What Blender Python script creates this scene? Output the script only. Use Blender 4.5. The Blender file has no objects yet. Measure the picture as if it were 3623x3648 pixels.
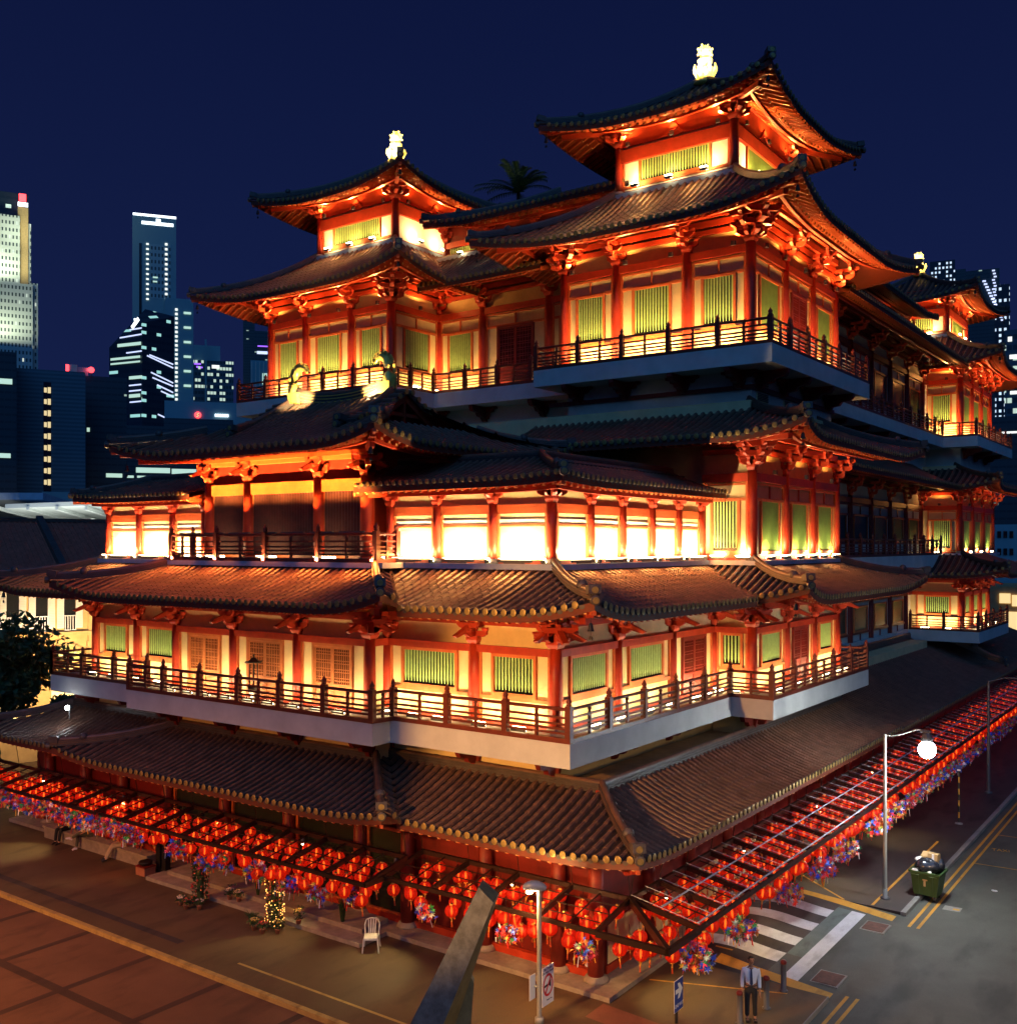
import bpy, math, random
from math import sin, cos, pi, radians, sqrt, atan2
from mathutils import Vector
random.seed(7)
S = 1.22          # metres per plan unit; every helper below multiplies by it
sc = bpy.context.scene
COL = sc.collection

# ---------------------------------------------------------------- camera, world, exposure
PSI = 0.625
cam_d = bpy.data.cameras.new('camera')
cam = bpy.data.objects.new('camera', cam_d); COL.objects.link(cam)
cam.location = (13.329*S, -21.039*S, 10.6*S)
cam.rotation_euler = (radians(90), 0, PSI)
cam_d.sensor_fit = 'HORIZONTAL'; cam_d.sensor_width = 36
cam_d.lens = 36*3629.65/3623
cam_d.shift_y = (1940.786-1824)/3623
cam_d.clip_start = 0.2; cam_d.clip_end = 3000
sc.camera = cam

w = bpy.data.worlds.new('World'); sc.world = w; w.use_nodes = True
nt = w.node_tree; bg = nt.nodes['Background']
geo = nt.nodes.new('ShaderNodeTexCoord'); sep = nt.nodes.new('ShaderNodeSeparateXYZ')
ramp = nt.nodes.new('ShaderNodeValToRGB')
nt.links.new(geo.outputs['Generated'], sep.inputs[0]); nt.links.new(sep.outputs[2], ramp.inputs[0])
ramp.color_ramp.elements[0].position = 0.0; ramp.color_ramp.elements[0].color = (0.0080, 0.0155, 0.070, 1)
ramp.color_ramp.elements[1].position = 0.55; ramp.color_ramp.elements[1].color = (0.0034, 0.0068, 0.040, 1)
nt.links.new(ramp.outputs[0], bg.inputs[0]); bg.inputs[1].default_value = 1.0
sc.view_settings.view_transform = 'Standard'; sc.view_settings.look = 'None'
sc.view_settings.exposure = 0; sc.view_settings.gamma = 1
sc.cycles.use_denoising = True
sc.cycles.max_bounces = 6; sc.cycles.diffuse_bounces = 3; sc.cycles.glossy_bounces = 2
sc.cycles.transparent_max_bounces = 12; sc.cycles.transmission_bounces = 2
sc.cycles.sample_clamp_indirect = 4; sc.cycles.caustics_reflective = False; sc.cycles.caustics_refractive = False

sun_d = bpy.data.lights.new('sun', 'SUN'); sun_d.energy = .78; sun_d.angle = radians(70); sun_d.color = (.08, .36, 1)
sun = bpy.data.objects.new('sun', sun_d); COL.objects.link(sun)        # last blue glow of the dusk sky, behind the viewer
sun.rotation_euler = Vector((-.42, .62, -.80)).to_track_quat('-Z', 'Y').to_euler()

# ---------------------------------------------------------------- materials
M = {}
def mat(name, col, rough=.6, metal=0, noise=.0, nscale=3, emit=None, es=0, spec=.4, bump=0, bscale=20):
    m = bpy.data.materials.new(name); m.use_nodes = True
    n = m.node_tree.nodes; l = m.node_tree.links; b = n['Principled BSDF']
    b.inputs['Base Color'].default_value = (*col, 1); b.inputs['Roughness'].default_value = rough
    b.inputs['Metallic'].default_value = metal; b.inputs['Specular IOR Level'].default_value = spec
    if noise > 0:
        tc = n.new('ShaderNodeTexCoord'); t = n.new('ShaderNodeTexNoise'); t.inputs['Scale'].default_value = nscale
        t.inputs['Detail'].default_value = 7; t.inputs['Roughness'].default_value = .62
        l.new(tc.outputs['Object'], t.inputs['Vector'])
        r = n.new('ShaderNodeValToRGB'); r.color_ramp.elements[0].position = .3; r.color_ramp.elements[1].position = .72
        r.color_ramp.elements[0].color = (*[c*(1-noise) for c in col], 1)
        r.color_ramp.elements[1].color = (*[min(1, c*(1+noise*.7)) for c in col], 1)
        l.new(t.outputs[0], r.inputs[0]); l.new(r.outputs[0], b.inputs['Base Color'])
    if bump > 0:
        tc = n.new('ShaderNodeTexCoord'); t = n.new('ShaderNodeTexNoise'); t.inputs['Scale'].default_value = bscale
        t.inputs['Detail'].default_value = 5
        l.new(tc.outputs['Object'], t.inputs['Vector'])
        bp = n.new('ShaderNodeBump'); bp.inputs['Strength'].default_value = bump; bp.inputs['Distance'].default_value = .02
        l.new(t.outputs[0], bp.inputs['Height']); l.new(bp.outputs[0], b.inputs['Normal'])
    if emit:
        b.inputs['Emission Color'].default_value = (*emit, 1); b.inputs['Emission Strength'].default_value = es
    M[name] = m
    return m
mat('vermilion', (.42, .040, .013), .42, noise=.28, nscale=2.2)
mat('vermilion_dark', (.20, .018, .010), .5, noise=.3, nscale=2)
mat('beam_orange', (.50, .085, .022), .45, noise=.2, nscale=3)
mat('rafter_red', (.56, .10, .028), .5, noise=.15, nscale=4)  # brighter than the soffit, so lit rafter lines are in the colour
mat('soffit', (.26, .042, .013), .6, noise=.15, nscale=3)  # darker than the rafters, the shade between them put into the colour
mat('frame_wood', (.55, .13, .035), .45, noise=.2, nscale=4)
mat('door_wood', (.50, .15, .045), .5, noise=.2, nscale=4)
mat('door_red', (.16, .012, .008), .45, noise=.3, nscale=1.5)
mat('bracket_red', (.46, .045, .016), .45, noise=.2, nscale=4)
mat('bracket_tip', (.72, .42, .16), .5)
mat('plaster', (.74, .56, .27), .85, noise=.14, nscale=1.4, bump=.15, bscale=30)
mat('plaster_white', (.80, .74, .60), .85, noise=.08, nscale=1.2)
mat('plaster_cool', (.62, .60, .50), .9, noise=.16, nscale=.7, bump=.1)
mat('slab', (.60, .59, .53), .85, noise=.14, nscale=.9, bump=.1, bscale=12)
mat('deck_edge', (.42, .46, .52), .7, noise=.15, nscale=2)
mat('terrace', (.50, .30, .14), .8, noise=.25, nscale=1.5)
mat('tile', (.150, .074, .046), .42, noise=.42, nscale=1.9, spec=.45)
mat('tile_bed', (.022, .013, .011), .6, noise=.4, nscale=2.5)  # near black: shade in the gaps between tile ribs, put into the colour
mat('ridge_tile', (.085, .064, .054), .45, noise=.35, nscale=2.5)
mat('tile_disc', (.34, .23, .07), .45, metal=.35, noise=.3, nscale=14)
mat('fascia', (.15, .035, .018), .55, noise=.2)
mat('rail', (.17, .032, .016), .42, noise=.25, nscale=4)
mat('slat_green', (.31, .45, .14), .5, noise=.15, nscale=6)
mat('slat_back', (.010, .018, .010), .25, spec=.6)
mat('green_panel', (.16, .26, .06), .35, noise=.2, nscale=3)
mat('green_dark', (.012, .045, .035), .3, noise=.3, nscale=2)
mat('blind', (.075, .018, .012), .6, noise=.4, nscale=3)
mat('gold', (.90, .56, .12), .35, metal=.4, noise=.2, nscale=10)
mat('bronze', (.05, .035, .028), .45, metal=.6)
mat('iron_black', (.02, .018, .018), .5, metal=.3)
mat('vent_dark', (.05, .055, .05), .6)
mat('stone', (.32, .27, .20), .8, noise=.3, nscale=3, bump=.3)
mat('lamp_housing', (.10, .10, .10), .5, metal=.3)
mat('lamp_lens', (1, .9, .7), .4, emit=(1, .80, .42), es=26)
mat('lamp_lens_soft', (1, .9, .7), .4, emit=(1, .82, .5), es=5)

# ---------------------------------------------------------------- mesh helpers
class MB:
    def __init__(s): s.v = []; s.f = []; s.m = []; s.names = []; s.sm = []; s.c = []
    def mi(s, name):
        if name not in s.names: s.names.append(name)
        return s.names.index(name)
    def add(s, vs, fs, m, smooth=False, col=None):
        o = len(s.v); k = s.mi(m); s.v += vs
        for f in fs: s.f.append([i+o for i in f]); s.m.append(k); s.sm.append(smooth); s.c.append(col)
    def box(s, x0, x1, y0, y1, z0, z1, m):
        v = [(x, y, z) for z in (z0, z1) for y in (y0, y1) for x in (x0, x1)]
        s.add(v, [(0,2,3,1),(4,5,7,6),(0,1,5,4),(2,6,7,3),(0,4,6,2),(1,3,7,5)], m)
    def beam(s, a, b, wd, ht, m, up=(0,0,1)):
        a = Vector(a); b = Vector(b); d = (b-a)
        if d.length < 1e-6: return
        d.normalize(); u = Vector(up); sx = d.cross(u)
        if sx.length < 1e-4: sx = d.cross(Vector((1,0,0)))
        sx.normalize(); uz = sx.cross(d)
        v = []
        for p in (a, b):
            for i, j in ((-1,-1),(1,-1),(1,1),(-1,1)):
                v.append(tuple(p + sx*(i*wd/2) + uz*(j*ht/2)))
        s.add(v, [(0,3,2,1),(4,5,6,7),(0,1,5,4),(1,2,6,5),(2,3,7,6),(3,0,4,7)], m)
    def prism(s, pts, off, m):      # pts: list of 3D points of an outline; off: extrusion vector
        n = len(pts); v = [tuple(p) for p in pts] + [tuple(Vector(p)+Vector(off)) for p in pts]
        s.add(v, [tuple(range(n))[::-1], tuple(range(n, 2*n))] + [(i, (i+1) % n, n+(i+1) % n, n+i) for i in range(n)], m)
    def tube(s, pts, rs, m, n=8, smooth=True, cap=True):
        if not isinstance(rs, (list, tuple)): rs = [rs]*len(pts)
        P = [Vector(p) for p in pts]; v = []; f = []
        for i, p in enumerate(P):
            d = (P[min(i+1, len(P)-1)]-P[max(i-1, 0)])
            if d.length < 1e-9: d = Vector((0,0,1))
            d.normalize(); a = d.cross(Vector((0,0,1)))
            if a.length < 1e-3: a = Vector((1,0,0))
            a.normalize(); b = d.cross(a)
            for k in range(n):
                t = 2*pi*k/n; v.append(tuple(p + a*(cos(t)*rs[i]) + b*(sin(t)*rs[i])))
        for i in range(len(P)-1):
            for k in range(n):
                f.append((i*n+k, i*n+(k+1) % n, (i+1)*n+(k+1) % n, (i+1)*n+k))
        s.add(v, f, m, smooth)
        if cap:
            o = len(P)-1
            s.add([v[k] for k in range(n)], [tuple(range(n))[::-1]], m); s.add([v[o*n+k] for k in range(n)], [tuple(range(n))], m)
    def lathe(s, c, prof, m, n=12, smooth=True):
        v = []; f = []
        for r, z in prof:
            for k in range(n):
                t = 2*pi*k/n; v.append((c[0]+r*cos(t), c[1]+r*sin(t), c[2]+z))
        for i in range(len(prof)-1):
            for k in range(n): f.append((i*n+k, i*n+(k+1) % n, (i+1)*n+(k+1) % n, (i+1)*n+k))
        f.append(tuple(range(n))[::-1]); f.append(tuple((len(prof)-1)*n+k for k in range(n)))
        s.add(v, f, m, smooth)
    def ball(s, c, r, m, n=10, k=6, sz=1, col=None):
        prof = [(r*sin(pi*i/k)+1e-4, -r*sz*cos(pi*i/k)) for i in range(k+1)]
        st = len(s.c); s.lathe(c, prof, m, n)
        if col: s.c[st:] = [col]*(len(s.c)-st)
    def build(s, name, parent=None, loc=None, rz=0):
        me = bpy.data.meshes.new(name)
        me.from_pydata([(x*S, y*S, z*S) for x, y, z in s.v], [], s.f)
        for nm in s.names: me.materials.append(M[nm])
        me.polygons.foreach_set('material_index', s.m); me.polygons.foreach_set('use_smooth', s.sm)
        if any(c is not None for c in s.c):
            at = me.color_attributes.new('tint', 'FLOAT_COLOR', 'CORNER')
            i = 0; buf = []
            for p, c in zip(me.polygons, s.c):
                buf += list((*(c or (.5,.5,.5)), 1))*p.loop_total
            at.data.foreach_set('color', buf)
        me.update()
        o = bpy.data.objects.new(name, me); COL.objects.link(o)
        if parent: o.parent = parent
        if loc: o.location = [c*S for c in loc]
        o.rotation_euler.z = rz
        return o
def inst(src, parent, loc, rz=0, name=None):
    o = src.copy(); COL.objects.link(o); o.parent = parent
    o.location = [c*S for c in loc]; o.rotation_euler = (0, 0, rz)
    return o
def tag(o, label, cat, group=None, kind=None):
    o['label'] = label; o['category'] = cat
    if group: o['group'] = group
    if kind: o['kind'] = kind
    return o
def thing(name, label, cat, loc=(0,0,0), rz=0, group=None):
    o = bpy.data.objects.new(name, None); COL.objects.link(o); o.empty_display_size = .3
    o.location = [c*S for c in loc]; o.rotation_euler.z = rz
    return tag(o, label, cat, group)
def struct(o): o['kind'] = 'structure'; return o
def mirx(x): return -23.12 - x

# ---------------------------------------------------------------- lamps
def area_light(p, d, power, sx, sy, col, spread=180):
    l = bpy.data.lights.new('floodlight_lamp', 'AREA'); l.energy = power; l.color = col
    l.shape = 'RECTANGLE'; l.size = sx*S; l.size_y = sy*S; l.spread = radians(spread)
    o = bpy.data.objects.new('floodlight_lamp', l); COL.objects.link(o)
    o.location = [c*S for c in p]; o.rotation_euler = Vector(d).to_track_quat('-Z', 'Y').to_euler()
    return o
def point_light(p, power, col, r=.1, spot=None, d=(0,0,-1), blend=.5):
    l = bpy.data.lights.new('lamp_light', 'SPOT' if spot else 'POINT'); l.energy = power; l.color = col
    l.shadow_soft_size = r*S
    if spot: l.spot_size = radians(spot); l.spot_blend = blend
    o = bpy.data.objects.new('lamp_light', l); COL.objects.link(o)
    o.location = [c*S for c in p]; o.rotation_euler = Vector(d).to_track_quat('-Z', 'Y').to_euler()
    return o
WARM = (1, .56, .20); AMBER = (1, .42, .10); CREAM = (1, .70, .36)

temple = thing('temple', 'huge red and gold Chinese temple with tiered tiled roofs, floodlit at night', 'temple')
struct_temple = temple
flood_src = None; FAR_FLOOD = []
def flood(p, d, power, col=WARM, length=.42, size=.35, fixture=True, spread=150, soft=False, rz=None):
    """a floodlight fixture standing at p (on its bracket) and the light it throws along d"""
    global flood_src
    if fixture and (p[1] > 38 or (p[1] > 14 and p[2] > 23)):      # the far ones are gathered into one part
        FAR_FLOOD.append((p, length, atan2(d[1], d[0])+pi/2)); fixture = False
    if fixture:
        if flood_src is None: flood_src = {}
        key = (length, soft)
        a = atan2(d[1], d[0])+pi/2
        if key not in flood_src:
            m = MB(); L = length
            m.box(-L/2, L/2, -.07, .03, .03, .10, 'lamp_housing'); m.box(-L*.3, L*.3, -.03, .03, 0, .03, 'lamp_housing')
            h = m.build('floodlight', temple, p, a)
            k = MB(); k.prism([(-L*.46,-.105,.035),(-L*.46,-.075,.15),(-L*.46,.035,.15),(-L*.46,.035,.13),(-L*.46,-.072,.13)], (L*.92,0,0), 'lamp_lens_soft' if soft else 'lamp_lens')
            k.build('lens', h)
            flood_src[key] = h
        else:
            h = inst(flood_src[key], temple, p, a)
            for ch in flood_src[key].children:
                c = ch.copy(); COL.objects.link(c); c.parent = h
    dv = Vector(d).normalized()
    q = (p[0]+dv.x*.12, p[1]+dv.y*.12, p[2]+.14+max(0, dv.z)*.05)
    area_light(q, d, power, size, .10, col, spread)

# ---------------------------------------------------------------- roofs
def roof_panel(name, O, u, n, L, T, ze, zt, kL=1, kR=1, lift=.3, flare=.25, rng=2.6, sp=.275, conc=.38, raf=True, qraf=.62, ribs=True, disc=True, dark=False, tr=.084):
    """one slope. O eave start, u along the eave, n outward; kL/kR: how far each end moves inward going up, per unit of T."""
    u = Vector((*u, 0)); n = Vector((*n, 0)); O = Vector((*O, 0))
    def ends(q): return kL*T*q, L-kR*T*q
    def F(s, q, dz=0, ext=0):
        a, b = ends(q)
        z = ze+(zt-ze)*(q*(1-conc)+conc*q*q)
        cl = max(0, 1-max(0, s-a)/rng)**2.2 if kL > .2 else 0
        cr = max(0, 1-max(0, b-s)/rng)**2.2 if kR > .2 else 0
        fall = (1-q)**1.6 if q < 1 else 0
        z += lift*(cl+cr)*fall
        p = O + u*(s + flare*(cr-cl)*fall) + n*(flare*(cl+cr)*fall + ext - T*q)
        return Vector((p.x, p.y, z+dz))
    mb = MB(); NQ = 8; NS = max(6, int(L/.5))
    top = []; bot = []
    for j in range(NQ+1):
        q = j/NQ; a, b = ends(q)
        for i in range(NS+1):
            # denser near the ends
            t = i/NS; s = a+(b-a)*t
            top.append(tuple(F(s, q))); bot.append(tuple(F(s, q, -.14)))
    fs = [(j*(NS+1)+i, j*(NS+1)+i+1, (j+1)*(NS+1)+i+1, (j+1)*(NS+1)+i) for j in range(NQ) for i in range(NS)]
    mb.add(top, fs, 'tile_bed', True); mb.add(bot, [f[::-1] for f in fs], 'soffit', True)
    # eave board
    v = []; 
    for i in range(NS+1):
        s = L*i/NS; v += [tuple(F(s, 0, .0)), tuple(F(s, 0, -.20))]
    mb.add(v, [(2*i, 2*i+1, 2*i+3, 2*i+2) for i in range(NS)], 'fascia')
    # barrel tiles
    if ribs:
        lo = min(0, kL*T); hi = max(L, L-kR*T)
        k0 = int(math.ceil(lo/sp)); k1 = int(math.floor(hi/sp))
        for k in range(k0, k1+1):
            s = (k+.5)*sp
            if s < lo+.05 or s > hi-.05: continue
            q0, q1 = 0., 1.
            if kL > 1e-6: q1 = min(q1, s/(kL*T))
            elif kL < -1e-6 and s < 0: q0 = max(q0, s/(kL*T))
            if kR > 1e-6: q1 = min(q1, (L-s)/(kR*T))
            elif kR < -1e-6 and s > L: q0 = max(q0, (L-s)/(kR*T))
            if q1-q0 < .06: continue
            nt_ = max(2, int((q1-q0)*T/.30)); vs = []; f = []
            A = u*tr; ang = [0, pi*.25, pi*.5, pi*.75, pi]
            idx = 0
            for i in range(nt_):
                qa = q0+(q1-q0)*i/nt_; qb = q0+(q1-q0)*(i+1)/nt_
                for q, r in ((qa, 1.0), (qb, .84)):
                    c = F(s, q)
                    for t in ang: vs.append((c.x+A.x*cos(t)*r, c.y+A.y*cos(t)*r, c.z+tr*1.15*sin(t)*r))
                for e in range(4): f.append((idx+e, idx+e+1, idx+6+e, idx+5+e))
                f.append((idx, idx+1, idx+2, idx+3, idx+4))
                idx += 10
            mb.add(vs, f, 'tile', False)
            if disc and q0 == 0:
                c = F(s, 0, .035, .02); vs = []
                R = tr*1.06
                for dep in (0, .05):
                    for e in range(10):
                        t = 2*pi*e/10; p = c+u*(R*cos(t))+n*dep; vs.append((p.x, p.y, p.z+R*sin(t)))
                for e in range(10):
                    t = 2*pi*e/10; p = c+u*(R*.55*cos(t))+n*.062; vs.append((p.x, p.y, p.z+R*.55*sin(t)))
                mb.add(vs, [(e, (e+1) % 10, 10+(e+1) % 10, 10+e) for e in range(10)], 'ridge_tile')
                mb.add(vs, [(10+e, 10+(e+1) % 10, 20+(e+1) % 10, 20+e) for e in range(10)], 'tile_disc')
                mb.add(vs, [tuple(range(20, 30))], 'tile_disc')
                # curved drip tile between the discs
                c2 = F(s+sp/2, 0, -.03, .015)
                if 0 < s+sp/2 < L:
                    vs = [tuple(c2+u*x+Vector((0,0,z))) for x, z in ((-sp*.33,.03),(-sp*.22,-.045),(0,-.075),(sp*.22,-.045),(sp*.33,.03))]
                    mb.add(vs, [(0,1,2,3,4)], 'ridge_tile')
    o = mb.build('roof', temple)
    if raf:
        rb = MB(); k = 0; spr = .30
        while (k+.5)*spr < L:
            s = (k+.5)*spr; k += 1
            qe = qraf
            if kL > 1e-6: qe = min(qe, s/(kL*T))
            if kR > 1e-6: qe = min(qe, (L-s)/(kR*T))
            if qe < .05: continue
            pts = [F(s, q, -.19) for q in (.015, qe*.5, qe)]
            for a, b in zip(pts, pts[1:]): rb.beam(a, b, .085, .13, 'rafter_red')
            if qe > .22:                     # second, lower row of round rafters set back
                a = F(s, .20, -.30); b = F(s, qe, -.30); rb.beam(a, b, .085, .09, 'rafter_red')
                c = F(s, .197, -.30)
                rb.beam(c, c+n*.012, .07, .07, 'bracket_tip')
            a = F(s, .012, -.19); rb.beam(a, a+n*.012, .065, .075, 'bracket_tip')
        if rb.v:
            n_ = max(2, int(L/1.0)); q_ = min(.30, qraf*.6); s0, s1 = max(0, kL*T*q_), L-max(0, kR*T*q_)
            pts = [F(s0+(s1-s0)*i/n_, q_, -.40) for i in range(n_+1)]
            for a, b in zip(pts, pts[1:]): rb.beam(a, b, .12, .13, 'vermilion')
            for a, b in ((F(.02, .01, -.26), F(s0, q_, -.33)), (F(L-.02, .01, -.26), F(s1, q_, -.33))): rb.beam(a, b, .08, .1, 'rafter_red')
            rb.build('rafters', o)
        # eave purlin
    return o, F
def hip(parent, pts, wd=.2, ht=.22, orn=True, endcap=True):
    """a hip ridge following pts from the eave tip up to the top"""
    mb = MB(); P = [Vector(p) for p in pts]
    for a, b in zip(P, P[1:]):
        mb.beam(a+Vector((0,0,ht*.35)), b+Vector((0,0,ht*.35)), wd, ht*.7, 'ridge_tile')
        mb.tube([a+Vector((0,0,ht*.82)), b+Vector((0,0,ht*.82))], wd*.42, 'tile', 8)
        for k in (.3, .55): mb.beam(a+Vector((0,0,ht*k)), b+Vector((0,0,ht*k)), wd*1.12, .02, 'tile')
    if endcap:
        d = (P[0]-P[1]); d.z = 0; d.normalize(); s = d.cross(Vector((0,0,1)))
        for c, r in ((P[0]+d*.02+Vector((0,0,ht*.95)), .12), (P[0]+d*.10+Vector((0,0,-.02)), .115)):
            vs = []
            for dep, rr in ((-.1, r), (.03, r), (.04, r*.66), (.05, r*.62)):
                for e in range(12):
                    t = 2*pi*e/12; p = c+s*(rr*cos(t))+d*dep; vs.append((p.x, p.y, p.z+rr*sin(t)))
            mb.add(vs, [(e, (e+1) % 12, 12+(e+1) % 12, 12+e) for e in range(12)], 'ridge_tile')
            mb.add(vs, [(12+e, 12+(e+1) % 12, 24+(e+1) % 12, 24+e) for e in range(12)], 'ridge_tile')
            mb.add(vs, [(24+e, 24+(e+1) % 12, 36+(e+1) % 12, 36+e) for e in range(12)], 'tile_disc')
            mb.add(vs, [tuple(range(36, 48))], 'tile_disc')
        mb.beam(P[0]+d*-.25+Vector((0,0,ht*.8)), P[0]+d*.05+Vector((0,0,ht*1.05)), wd*1.4, ht*.9, 'ridge_tile')
        if orn and len(P) > 3:
            c = P[2]+Vector((0,0,ht))
            mb.ball(c, wd*.75, 'ridge_tile', 8, 5); mb.beam(c, c+Vector((0,0,.14)), .05, .05, 'ridge_tile')
    return mb.build('hip_ridge', parent)
def hip_from(parent, F, L, T, k, right, **kw):
    qs = [0, .12, .25, .38, .5, .62, .75, .88, 1]
    pts = [F((L-k*T*q) if right else k*T*q, q, .05) for q in qs]
    # let the tip kick up
    return hip(parent, pts, **kw)
def ridge_band(parent, a, b, ht=.3, wd=.16, m='ridge_tile'):
    mb = MB(); a = Vector(a); b = Vector(b)
    mb.beam(a+Vector((0,0,ht/2)), b+Vector((0,0,ht/2)), wd, ht, m)
    for k in range(1, 4): mb.beam(a+Vector((0,0,ht*k/4)), b+Vector((0,0,ht*k/4)), wd*1.25, .022, m)
    mb.tube([a+Vector((0,0,ht)), b+Vector((0,0,ht))], wd*.5, 'tile', 8)
    return mb.build('ridge', parent)

def corner_beam(parent, tip, wall, m='bracket_red'):
    mb = MB(); t = Vector(tip); q = Vector(wall)
    mb.beam(q+Vector((0,0,-.12)), t+(q-t)*.10+Vector((0,0,-.30)), .17, .2, m)
    mb.beam(t+(q-t)*.28+Vector((0,0,-.52)), q+Vector((0,0,-.42)), .15, .18, m)
    return mb.build('corner_beam', parent)
bell_n = 0
bell_src = None
def wind_bell(p, label):
    global bell_src
    if bell_src is None:
        mb = MB(); mb.tube([(0,0,.0),(0,0,-.22)], .012, 'iron_black', 6)
        mb.lathe((0,0,-.52), [(.13,0),(.125,.03),(.10,.12),(.085,.22),(.06,.29),(.02,.31)], 'iron_black', 10)
        bell_src = mb.build('wind_bell', None, p)
        k = MB(); k.tube([(0,0,-.5),(0,0,-.72)], .008, 'iron_black', 5)
        k.prism([(-.09,0,-.78),(-.05,0,-.7),(.05,0,-.7),(.09,0,-.78),(.06,0,-.86),(0,0,-.82),(-.06,0,-.86)], (0,.015,0), 'iron_black')
        k.build('clapper', bell_src); o = bell_src
    else:
        o = bell_src.copy(); COL.objects.link(o); o.location = [c*S for c in p]
        c = bell_src.children[0].copy(); COL.objects.link(c); c.parent = o
    o.scale = (.6, .6, .6)
    tag(o, label, 'wind bell', 'bronze bells under the roof corners')

# ---------------------------------------------------------------- temple: brackets, columns, bays
def arm(mb, T, x0, x1, z, h, th, m, axis):
    """boat shaped bracket arm; axis 'x' runs along the wall, 'y' outward; T maps local to mesh"""
    c = .12
    if axis == 'x': pr = [(x0, 0, z+h), (x0, 0, z+h*.45), (x0+c, 0, z), (x1-c, 0, z), (x1, 0, z+h*.45), (x1, 0, z+h)]; off = (0, th, 0); sh = (0, -th/2, 0)
    else: pr = [(0, x0, z+h), (0, x0, z+h*.45), (0, x0+c, z), (0, x1-c, z), (0, x1, z+h*.45), (0, x1, z+h)]; off = (th, 0, 0); sh = (-th/2, 0, 0)
    P = [T((p[0]+sh[0], p[1]+sh[1], p[2])) for p in pr]
    e = Vector(T(off))-Vector(T((0,0,0)))
    mb.prism(P, e, m)
def blk(mb, T, x, y, z, s=.085, h=.10, m='bracket_red'):
    v = [T((x+i*k, y+j*k, zz)) for zz, k in ((z, s*.72), (z+h*.5, s), (z+h, s)) for i, j in ((-1,-1),(1,-1),(1,1),(-1,1))]
    f = [(3,2,1,0), (8,9,10,11)]
    for o in (0, 4):
        for e in range(4): f.append((o+e, o+(e+1) % 4, o+4+(e+1) % 4, o+4+e))
    mb.add([tuple(p) for p in v], f, m)
def bracket_parts(mb, rot, sc_, kind, main=True):
    c, s = cos(rot), sin(rot)
    T = lambda p: (p[0]*c*sc_-p[1]*s*sc_, p[0]*s*sc_+p[1]*c*sc_, p[2])
    R = 'bracket_red'
    if main:
        blk(mb, T, 0, 0, 0, .19, .20); 
        mb.box(-.115*sc_, .115*sc_, -.115*sc_, .115*sc_, -.02, .0, 'bracket_tip')
    if kind in ('low', 'tail'):
        arm(mb, T, -.42, .42, .18, .16, .12, R, 'x')
        arm(mb, T, -.44, .12, .18, .16, .12, R, 'y')
        for x in (-.36, 0, .36): blk(mb, T, x, 0, .34)
        blk(mb, T, 0, -.38, .34)
        arm(mb, T, -.30, .30, .44, .12, .10, R, 'x')
        P = [T((q-.0, -.38, z)) for q, z in ((-.36, .58), (-.36, .52), (-.26, .44), (.26, .44), (.36, .52), (.36, .58))]
        mb.prism(P, Vector(T((0, .1, 0)))-Vector(T((0,0,0))), R)
        for x in (-.30, .30): blk(mb, T, x, -.33, .58, .06, .08)
        if kind == 'tail':      # the slanting beak
            P = [T((-.06, y, z)) for y, z in ((.1, .62), (-.35, .52), (-.95, .26), (-.86, .20), (-.40, .32), (.1, .40))]
            mb.prism(P, Vector(T((.12, 0, 0)))-Vector(T((0,0,0))), R)
    if kind == 'high':
        arm(mb, T, -.40, .40, .18, .17, .13, R, 'x')
        arm(mb, T, -.46, .1, .18, .17, .13, R, 'y')
        for x in (-.34, .34): blk(mb, T, x, 0, .35)
        blk(mb, T, 0, -.40, .35)
        arm(mb, T, -.55, .55, .45, .15, .11, R, 'x')
        arm(mb, T, -.82, .1, .45, .17, .12, R, 'y')
        P = [T((q, -.45, z)) for q, z in ((-.42, .62), (-.42, .55), (-.30, .45), (.30, .45), (.42, .55), (.42, .62))]
        mb.prism(P, Vector(T((0, .1, 0)))-Vector(T((0,0,0))), R)
        for x in (-.36, .36): blk(mb, T, x, -.40, .62, .07, .09)
        blk(mb, T, 0, -.76, .62)
        P = [T((q, -.81, z)) for q, z in ((-.46, .90), (-.46, .83), (-.34, .72), (.34, .72), (.46, .83), (.46, .90))]
        mb.prism(P, Vector(T((0, .1, 0)))-Vector(T((0,0,0))), R)
        for x in (-.40, .40): blk(mb, T, x, -.76, .90, .065, .08)
        arm(mb, T, -1.0, .1, .74, .14, .11, R, 'y')
    if kind == 'under':         # bracket below a balcony slab
        P = [T((-.08, y, z)) for y, z in ((0, -.62), (-.14, -.60), (-.20, -.46), (-.42, -.42), (-.50, -.28), (-.78, -.24), (-.86, -.10), (-.86, 0), (0, 0))]
        mb.prism(P, Vector(T((.16, 0, 0)))-Vector(T((0,0,0))), 'vermilion_dark')
        P = [T((q, -.12, z)) for q, z in ((-.5, 0), (-.5, -.08), (-.38, -.12), (-.34, -.22), (-.2, -.25), (-.14, -.5), (.14, -.5), (.2, -.25), (.34, -.22), (.38, -.12), (.5, -.08), (.5, 0))]
        mb.prism(P, Vector(T((0, .12, 0)))-Vector(T((0,0,0))), 'vermilion_dark')
br_src = {}
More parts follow.
